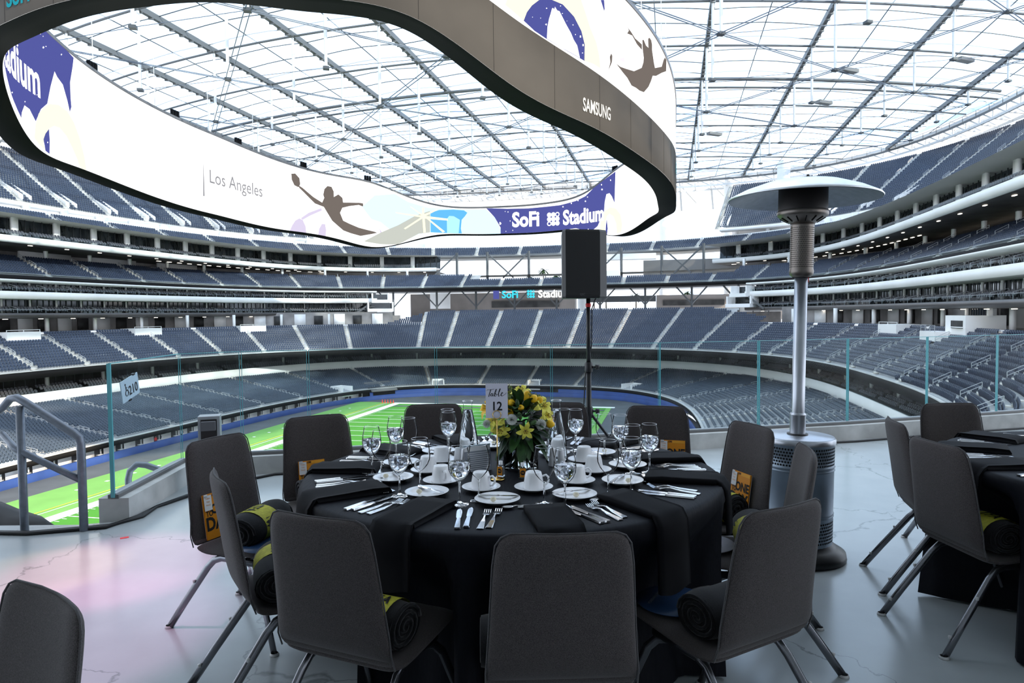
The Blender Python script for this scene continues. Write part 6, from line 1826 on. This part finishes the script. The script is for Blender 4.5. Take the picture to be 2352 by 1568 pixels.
# carafes
def carafe(x, y, label):
    e = empty('water_carafe', (x, y, ZT), 0, label, 'carafe', 'tall water carafes on the centre table')
    P = [(0, .002), (.045, .0), (.051, .004), (.0515, .02), (.050, .06), (.044, .13), (.034, .19), (.025, .235), (.0205, .26), (.0205, .275), (.025, .295)]
    MB().lathe(P, 44).build('bottle', 'carafe_glass', e)
    MB().tube([(.0248 * math.cos(k * PI / 16), .0248 * math.sin(k * PI / 16), .295) for k in range(32)], .0012, 6, closed=True).build('lip', 'silver', e)  # metal rather than glass, standing in for the glint on the lip
    MB().lathe([(0, .0095), (.046, .0105), (.0488, .02), (.0475, .06), (.0415, .13), (.0315, .19), (.0235, .232), (.0195, .255), (0, .255)], 40).build('still_water', 'water', e)
    return e
carafe(-.215, 3.245, 'tall tapered glass carafe full of water left of the flowers')
carafe(.207, 3.235, 'tall tapered glass carafe full of water right of the flowers')
def shaker(x, y, label):
    e = empty('shaker', (x, y, ZT), 0, label, 'shaker', 'white shakers beside the carafes')
    MB().lathe([(0, 0), (.019, 0), (.020, .003), (.0135, .065), (.0125, .078), (.009, .084), (0, .085)], 24).build('body', 'china', e)
    mb = MB()
    for k in range(3): mb.lathe([(.0015, 0), (0, .0006)], 6, (.004 * math.cos(k * 2.1), .004 * math.sin(k * 2.1), .0848))
    mb.build('holes', 'ink', e)
shaker(-.228, 3.155, 'white ceramic shaker in front of the left carafe'); shaker(-.262, 3.185, 'second white shaker beside the left carafe')
shaker(.183, 3.150, 'white ceramic shaker in front of the right carafe'); shaker(.222, 3.145, 'second white shaker beside the right carafe')
# small sanitiser bottles
def sanitiser(x, y, rz, label):
    e = empty('sanitiser_bottle', (x, y, ZT), rz, label, 'bottle', 'small clear bottles with orange labels')
    MB().box((0, 0, .026), (.036, .020, .052)).build('bottle', 'thin_glass', e)
    MB().box((0, 0, .022), (.031, .015, .042)).build('gel', 'liquid_clear', e)
    MB().lathe([(.0125, .052), (.0125, .070), (.009, .073), (0, .074)], 16).build('cap', 'thin_glass', e)
    MB().lathe([(.0085, .052), (.0085, .068), (0, .068)], 12).build('cap_core', 'china', e)
    MB().box((0, -.0106, .026), (.025, .0006, .038)).build('label', 'booklet_orange', e)
    MB().lathe([(.0105, 0), (0, .0001)], 20).build('label_disc', 'ink', e).matrix_local = Matrix.Translation((0, -.0112, .026)) @ Matrix.Rotation(PI / 2, 4, 'X')
    lettering('lettering', 'TFA', .0075, Matrix.Translation((0, -.0118, .0235)) @ Matrix.Rotation(PI / 2, 4, 'X'), 'booklet_orange', e, offset=.0002)
sanitiser(.040, 2.915, .05, 'small sanitiser bottle with orange label in front of the vase'); sanitiser(-.055, 2.955, -.5, 'small sanitiser bottle with orange label beside the gold stand')
# table number
tn = empty('table_number_stand', (-.068, 2.90, ZT), 0, 'thin gold stand with ring clip holding the table number card', 'stand')
MB().lathe([(0, 0), (.030, 0), (.031, .003), (.028, .006), (.006, .008), (0, .009)], 32).build('base', 'gold', tn)
MB().tube([(0, 0, .005), (0, 0, .262)], .0022, 8).build('rod', 'gold', tn)
MB().tube([(.0175 * math.cos(k * PI / 10), .0 + .004, .279 + .0175 * math.sin(k * PI / 10)) for k in range(20)], .0019, 6, closed=True).build('clip_ring', 'gold', tn)
MB().tube([(.0175 * math.cos(k * PI / 10), -.0042, .279 + .0175 * math.sin(k * PI / 10)) for k in range(20)], .0019, 6, closed=True).build('clip_ring', 'gold', tn)
tcard = empty('table_number_card', (-.068, 2.9, ZT + .264), rad(-2), 'white card reading Table 12 in the gold stand', 'card')
MB().box((0, 0, .074), (.094, .0014, .148)).build('card', 'card_paper', tcard)
Fc = Matrix.Translation((0, -.0012, 0)) @ Matrix.Rotation(PI / 2, 4, 'X')
lettering('numeral', '12', .052, Fc @ Matrix.Translation((.0, .034, 0)), 'ink', tcard, offset=.0011, sx=.92)
def script(strokes, M_, parent, r=.0012):
    mb = MB()
    for st_ in strokes:
        pts = []
        n = len(st_)
        for i in range(n - 1):
            p0, p1, p2, p3 = (Vector(st_[max(i - 1, 0)]), Vector(st_[i]), Vector(st_[i + 1]), Vector(st_[min(i + 2, n - 1)]))
            for s_ in range(5):
                t = s_ / 5; pts.append(.5 * ((2 * p1) + (-p0 + p2) * t + (2 * p0 - 5 * p1 + 4 * p2 - p3) * t * t + (-p0 + 3 * p1 - 3 * p2 + p3) * t ** 3))
        pts.append(Vector(st_[-1]))
        for p, q in zip(pts, pts[1:]):
            d = (q - p); wv = r * (1.35 if d.y < -.15 * abs(d.x) else .6)
            if d.length < 1e-6: continue
            nrm = Vector((-d.y, d.x)).normalized() * wv; e_ = d.normalized() * r * .4
            mb.add([M_ @ Vector((*(p - nrm - e_), 0)), M_ @ Vector((*(q - nrm + e_), 0)), M_ @ Vector((*(q + nrm + e_), 0)), M_ @ Vector((*(p + nrm - e_), 0))], [(0, 1, 2, 3)])
    return mb.build('script_lettering', 'ink', parent)
ST = [[(-41, 36), (-38, 39), (-30, 38.5), (-20, 40), (-10, 42)], [(-24, 40), (-27, 32), (-30, 22), (-33, 12), (-34, 9)],
      [(-16, 22), (-20, 23), (-24, 19), (-25, 14), (-22, 12), (-18, 15), (-15, 22), (-17, 15), (-15, 12), (-10, 15)], [(-10, 15), (-4, 26), (0, 36), (0, 41), (-3, 38), (-7, 27), (-9, 15), (-7, 11), (-2, 13), (0, 18), (-2, 21), (-5, 19)],
      [(0, 18), (5, 19), (10, 26), (15, 36), (17, 42), (14, 41), (10, 30), (8, 16), (9, 11), (13, 13), (18, 18)], [(18, 18), (23, 21), (27, 24), (26, 27), (23, 26), (20, 20), (20, 14), (24, 12), (30, 15), (38, 21), (41, 26)]]
script([[(x * .001, y * .001) for x, y in s_] for s_ in ST], Fc @ Matrix.Translation((0, .083, 0)), tcard)
# menu standing behind the stand
mn = empty('menu_card', (-.155, 3.06, ZT), rad(28), 'folded menu card with printed lines left of the vase', 'menu')
MB().add([(-.065, 0, 0), (.065, 0, 0), (.065, .02, .115), (-.065, .02, .115), (-.065, .055, 0), (.065, .055, 0)], [(0, 1, 2, 3), (3, 2, 5, 4)]).build('sheet', 'paper', mn)
MB().add([(-.065, -.0005, .0), (.065, -.0005, .0), (.065, .014, .09), (-.065, .014, .09)], [(0, 1, 2, 3)]).build('dark_panel', 'galv', mn)
MB().box((0, .0195, .1135), (.132, .004, .006)).build('blue_edge', 'scr_bluelt' if False else 'sign_blue', mn)
mb = MB()
for k in range(9): mb.add([(-.055, .0008 + .0017 * k, .012 + .0085 * k), (.045 + .012 * (k % 2), .0008 + .0017 * k, .012 + .0085 * k), (.045 + .012 * (k % 2), .0012 + .0017 * k, .0145 + .0085 * k), (-.055, .0012 + .0017 * k, .0145 + .0085 * k)], [(0, 1, 2, 3)])
for i in range(len(mb.v)): x, y, z = mb.v[i]; mb.v[i] = (x, y - .004, z)
mb.build('printed_lines', 'paper', mn)

# ------------------------------------------------------------------ flowers
mat('petal_yellow', (.78, .72, .10), .55, noise=.12, scale=40)
mat('petal_gold', (.85, .50, .01), .5, noise=.12, scale=40)
mat('petal_white', (.72, .74, .70), .6)
mat('leaf_green', (.020, .060, .014), .42, noise=.4, scale=30)
mat('leaf_dark', (.010, .030, .012), .38, noise=.4, scale=30)
mat('sprig_green', (.16, .22, .04), .6)
mat('stem_green', (.05, .11, .03), .5)
mat('anther', (.25, .12, .02), .7)
FX, FY = .035, 3.115
vz = empty('glass_vase', (FX, FY, ZT), 0, 'clear glass cylinder vase with leaves and water inside', 'vase')
MB().lathe([(0, .0), (.078, .0), (.080, .003), (.080, .195), (.0775, .196), (.0775, .012), (0, .011)], 48).build('cylinder', 'carafe_glass', vz)
MB().lathe([(0, .012), (.077, .012), (.077, .13), (0, .13)], 40).build('still_water', 'water', vz)
bq = empty('flower_bouquet', (FX, FY, ZT), 0, 'bouquet of yellow lilies, white mums and glossy leaves', 'flowers')
def leaf_mesh(mb, p, d, L, wd, curl=.25):
    d = Vector(d).normalized(); up = Vector((0, 0, 1)); s_ = d.cross(up)
    if s_.length < .05: s_ = Vector((1, 0, 0))
    s_.normalize(); n_ = s_.cross(d).normalized(); P = []
    for i in range(7):
        t = i / 6; c = Vector(p) + d * L * t - Vector((0, 0, curl * L * t * t)); wv = wd * math.sin(PI * min(1, t * .92 + .06)) ** .8
        P += [c - s_ * wv + n_ * wv * .25, c, c + s_ * wv + n_ * wv * .25]
    f = []
    for i in range(6): f += [(3 * i, 3 * i + 1, 3 * i + 4, 3 * i + 3), (3 * i + 1, 3 * i + 2, 3 * i + 5, 3 * i + 4)]
    mb.add(P, f, True)
def lily(c, d, R, material='petal_yellow'):
    d = Vector(d).normalized(); q = d.to_track_quat('Z', 'Y').to_matrix().to_4x4(); M_ = Matrix.Translation(c) @ q
    e = None
    mb = MB()
    for k in range(6):
        a = k * PI / 3 + .2; RR = R * (1 if k % 2 else .92); wd = R * (.26 if k % 2 else .2); P = []
        for i in range(7):
            t = i / 6; r = RR * (.08 + .92 * t); z = R * (.42 * math.sin(t * 2.2) - .18 * t * t - .25 * max(0, t - .7)); wv = wd * math.sin(PI * min(1, .1 + .88 * t)) ** .75
            for s_ in (-1, -.4, .4, 1): P.append(M_ @ Vector((r * math.cos(a) - wv * s_ * math.sin(a), r * math.sin(a) + wv * s_ * math.cos(a), z - .12 * wv * (1 - abs(s_)) + .003 * math.sin(9 * t + k))))
        f = []
        for i in range(6):
            for k2 in range(3): f.append((4 * i + k2, 4 * i + k2 + 1, 4 * i + k2 + 5, 4 * i + k2 + 4))
        mb.add(P, f, True)
    o = mb.build('lily', material, bq)
    mb = MB()
    for k in range(6): a = k * PI / 3; mb.bar(M_ @ Vector((0, 0, .01)), M_ @ Vector((.2 * R * math.cos(a), .2 * R * math.sin(a), .5 * R)), .0012); mb.box(M_ @ Vector((.2 * R * math.cos(a), .2 * R * math.sin(a), .5 * R)), (.006, .003, .003))
    mb.build('stamens', 'anther', o)
    return o
rnd = random.Random(11)
for k in range(120):
    a = rnd.random() * 2 * PI; el = rnd.uniform(-.75, 1.2); d = Vector((math.cos(a) * math.cos(el), math.sin(a) * math.cos(el), math.sin(el)))
    p = Vector((d.x * rnd.uniform(.02, .075), d.y * rnd.uniform(.02, .075), .19 + .07 * d.z + rnd.uniform(-.01, .05)))
    mb = MB(); leaf_mesh(mb, p, d, rnd.uniform(.08, .125), rnd.uniform(.015, .025), rnd.uniform(.1, .5)); mb.build('leaf', 'leaf_green' if k % 3 else 'leaf_dark', bq)
for k in range(24):   # blades and stems inside the vase
    a = rnd.random() * 2 * PI; r0, r1 = rnd.uniform(.0, .055), rnd.uniform(.03, .07); a2 = a + rnd.uniform(1.2, 3.5)
    mb = MB(); mb.tube([(r1 * math.cos(a), r1 * math.sin(a), .018), (r0 * math.cos(a2), r0 * math.sin(a2), .12), (.05 * math.cos(a2), .05 * math.sin(a2), .215)], .0026, 6); mb.build('stem', 'stem_green', bq)
for k in range(26):
    a = rnd.random() * 2 * PI; mb = MB(); leaf_mesh(mb, (.045 * math.cos(a), .045 * math.sin(a), rnd.uniform(.06, .12)), (math.cos(a + 1.5) * .35, math.sin(a + 1.5) * .35, rnd.uniform(.2, 1)), rnd.uniform(.06, .09), .017, .0); mb.build('leaf', 'leaf_dark', bq)
for c, d, R, ma in [((-.105, -.055, .235), (-.5, -1, .35), .062, 'petal_yellow'), ((-.135, -.02, .275), (-.9, -.7, .7), .066, 'petal_gold'), ((-.085, -.06, .195), (-.3, -1, -.45), .058, 'petal_yellow'), ((-.06, -.03, .27), (-.2, -.8, .8), .055, 'petal_gold'),
                    ((.020, -.108, .190), (.05, -1, -.05), .043, 'petal_yellow'), ((.098, -.03, .285), (.6, -.9, .5), .052, 'petal_yellow'), ((.115, -.02, .245), (.9, -.8, .1), .048, 'petal_yellow'), ((.005, .0, .345), (-.1, -.6, 1), .05, 'petal_yellow'), ((-.03, .06, .33), (-.3, .4, 1), .05, 'petal_yellow'), ((.13, .03, .22), (1, 0, .2), .05, 'petal_gold'), ((.09, .07, .28), (.6, .9, .4), .055, 'petal_yellow'), ((-.1, .07, .26), (-.8, .8, .4), .055, 'petal_gold')]:
    lily(Vector(c), d, R, ma)
def bud(c, d, L, r, ma):
    d = Vector(d).normalized(); q = Matrix.Translation(c) @ d.to_track_quat('Z', 'Y').to_matrix().to_4x4(); mb = MB()
    mb.lathe([(0, 0), (r * .6, L * .12), (r, L * .4), (r * .92, L * .68), (r * .55, L * .92), (0, L)], 12)
    for i in range(len(mb.v)):
        v = Vector(mb.v[i]); a = math.atan2(v.y, v.x); k_ = 1 + .10 * math.cos(3 * a); mb.v[i] = tuple(q @ Vector((v.x * k_, v.y * k_, v.z)))
    mb.build('bud', ma, bq)
bud((.030, -.03, .300), (.0, -.1, 1), .062, .0195, 'petal_gold'); bud((.055, -.035, .305), (.3, -.3, 1), .04, .02, 'petal_gold'); bud((.075, -.03, .305), (.6, -.2, .6), .035, .016, 'petal_gold')
bud((.0, -.09, .235), (-.2, -.5, .9), .045, .010, 'stem_green'); bud((.045, -.10, .215), (.5, -.6, .5), .042, .010, 'stem_green'); bud((-.01, -.06, .27), (-.1, -.2, 1), .06, .010, 'leaf_green'); bud((-.035, -.05, .29), (-.3, 0, 1), .035, .016, 'petal_gold'); bud((.0, -.06, .275), (.1, -.5, .7), .03, .014, 'petal_gold')
bud((-.055, -.04, .300), (-.5, -.1, .8), .03, .014, 'petal_gold'); bud((.12, -.05, .215), (.6, -.8, -.1), .045, .018, 'petal_gold')
def mum(c, R, d=(0, -1, .1)):
    d = Vector(d).normalized(); q = Matrix.Translation(c) @ d.to_track_quat('Z', 'Y').to_matrix().to_4x4(); mb = MB()
    for k in range(120):
        t = (k + .5) / 120; el = PI / 2 - t * 1.75; a = k * 2.399963; dd = Vector((math.cos(a) * math.cos(el), math.sin(a) * math.cos(el), math.sin(el))); s_ = dd.cross(Vector((0, 0, 1)))
        s_ = s_.normalized() if s_.length > .01 else Vector((1, 0, 0))
        mb.add([q @ (dd * R * .3 - s_ * .0012), q @ (dd * R * .3 + s_ * .0012), q @ (dd * R + s_ * .0022), q @ (dd * R * 1.06 + Vector((0, 0, .002))), q @ (dd * R - s_ * .0022)], [(0, 1, 2, 3, 4)])
    o = mb.build('mum', 'petal_white', bq); o['kind'] = 'thing'
    del o['kind']
mum(Vector((-.040, -.105, .240)), .024); mum(Vector((.088, -.085, .215)), .024, (.5, -1, 0)); mum(Vector((-.15, -.06, .215)), .019, (-.7, -1, .1))
for k in range(22):
    a = rnd.uniform(-.6, 3.8) if k % 3 else rnd.uniform(0, 6.3); el = rnd.uniform(.45, 1.2); d = Vector((math.cos(a) * math.cos(el), math.sin(a) * math.cos(el) , math.sin(el))); mb = MB()
    p0 = Vector((0, 0, .24)); L = rnd.uniform(.10, .15)
    mb.tube([p0 + d * L * .3, p0 + d * L * .7, p0 + d * L + Vector((d.x * .02, d.y * .02, -.006))], .0012, 4)
    for i in range(34):
        t = .5 + .5 * i / 34; c = p0 + d * L * t + Vector((rnd.uniform(-1, 1), rnd.uniform(-1, 1), rnd.uniform(-.6, 1))) * .016 * (1.4 - t); mb.box(c, (.0045, .0045, .0045), rz=i)
    mb.build('sprig', 'sprig_green', bq)

# ------------------------------------------------------------------ settings on the table at right
for i, (a, nm) in enumerate(((178, 'nearest the camera'), (148, 'middle'), (118, 'farthest'))):
    napkin(a, 'folded black napkin on the right table, ' + nm, cx=RTX, cy=RTY, R=.915, r0=.62, wd=.16, drop=.24)
    for dz, nm2 in ((-14.5, 'outer'), (-12, 'inner')): put('fork', at_set(a + dz, .75, cx=RTX, cy=RTY), '%s fork of the %s place on the right table' % (nm2, nm), 'fork', 'forks on the right table')
    for dz, nm2 in ((11.5, 'left'), (13.8, 'right')): put('knife', at_set(a + dz, .75, rz=.15, cx=RTX, cy=RTY), '%s knife of the %s place on the right table' % (nm2, nm), 'knife', 'knives on the right table')

# ------------------------------------------------------------------ distant people by the field wall
def figure(x, y, z, rz, top, legs, label, sit=False):
    J = {'pel': (0, 0, .95), 'ch': (0, .01, 1.28), 'nk': (0, .01, 1.48), 'hd': (0, .03, 1.64), 'hd2': (0, .03, 1.74), 'ls': (-.18, 0, 1.42), 'le': (-.24, .02, 1.15), 'lh': (-.22, .12, .93), 'rs': (.18, 0, 1.42), 're': (.25, .05, 1.16), 'rh': (.16, .20, 1.0),
         'lk': (-.11, .03, .50), 'la': (-.12, -.02, .08), 'lt': (-.13, .14, .03), 'rk': (.11, .06, .50), 'ra': (.12, .02, .08), 'rt': (.13, .18, .03)}
    E = [('pel', 'ch'), ('ch', 'nk'), ('nk', 'hd'), ('hd', 'hd2'), ('ch', 'ls'), ('ls', 'le'), ('le', 'lh'), ('ch', 'rs'), ('rs', 're'), ('re', 'rh'), ('pel', 'lk'), ('lk', 'la'), ('la', 'lt'), ('pel', 'rk'), ('rk', 'ra'), ('ra', 'rt')]
    Rr = {'pel': .15, 'ch': .16, 'nk': .06, 'hd': .095, 'hd2': .07, 'ls': .07, 'le': .05, 'lh': .04, 'rs': .07, 're': .05, 'rh': .04, 'lk': .075, 'la': .05, 'lt': .04, 'rk': .075, 'ra': .05, 'rt': .04}
    ks = list(J); me = bpy.data.meshes.new('body'); me.from_pydata([J[k] for k in ks], [(ks.index(a), ks.index(b)) for a, b in E], []); me.update()
    e = empty('person', (x, y, z), rz, label, 'person')
    o = bpy.data.objects.new('body', me); link(o, e)
    m1 = o.modifiers.new('skin', 'SKIN'); me.skin_vertices[0]
    for i, k in enumerate(ks): me.skin_vertices[0].data[i].radius = (Rr[k], Rr[k] * .8)
    me.skin_vertices[0].data[0].use_root = True
    m2 = o.modifiers.new('sub', 'SUBSURF'); m2.levels = 1; m2.render_levels = 1
    me.materials.append(MATS[legs])
    MB().lathe([(0, 0), (.15, .0), (.20, .12), (.205, .35), (.19, .5), (.08, .56), (0, .57)], 12, (0, .01, .93), sy=.72).build('jacket', top, e)
    MB().lathe([(0, 0), (.06, .0), (.085, .06), (.09, .13), (.06, .21), (0, .23)], 10, (0, .03, 1.55)).build('head', 'skin', e)
    MB().lathe([(.097, .0), (.1, .05), (.07, .13), (0, .15)], 10, (0, .015, 1.66)).build('hair', 'ink', e)
mat('skin', (.42, .25, .18), .6); mat('jacket_red', (.65, .03, .03), .7); mat('jacket_dark', (.02, .025, .04), .7); mat('jacket_pale', (.45, .5, .6), .7)
for th_, off, top_, legs_, lb in ((-91.5, .3, 'jacket_red', 'jacket_dark', 'distant person in a red top standing by the blue field wall'), (-89.2, 1.0, 'jacket_dark', 'jacket_dark', 'distant person in dark clothes standing by the field suites'), (-83.0, .6, 'jacket_pale', 'jacket_dark', 'distant person in a pale top near the blue field wall')):
    p, nn = P100.at(P100.arc_at(th_), off); W_ = Ws(p[0], p[1], ZF)
    figure(W_.x, W_.y, ZF, .5, top_, legs_, lb)
bpy.context.view_layer.update()
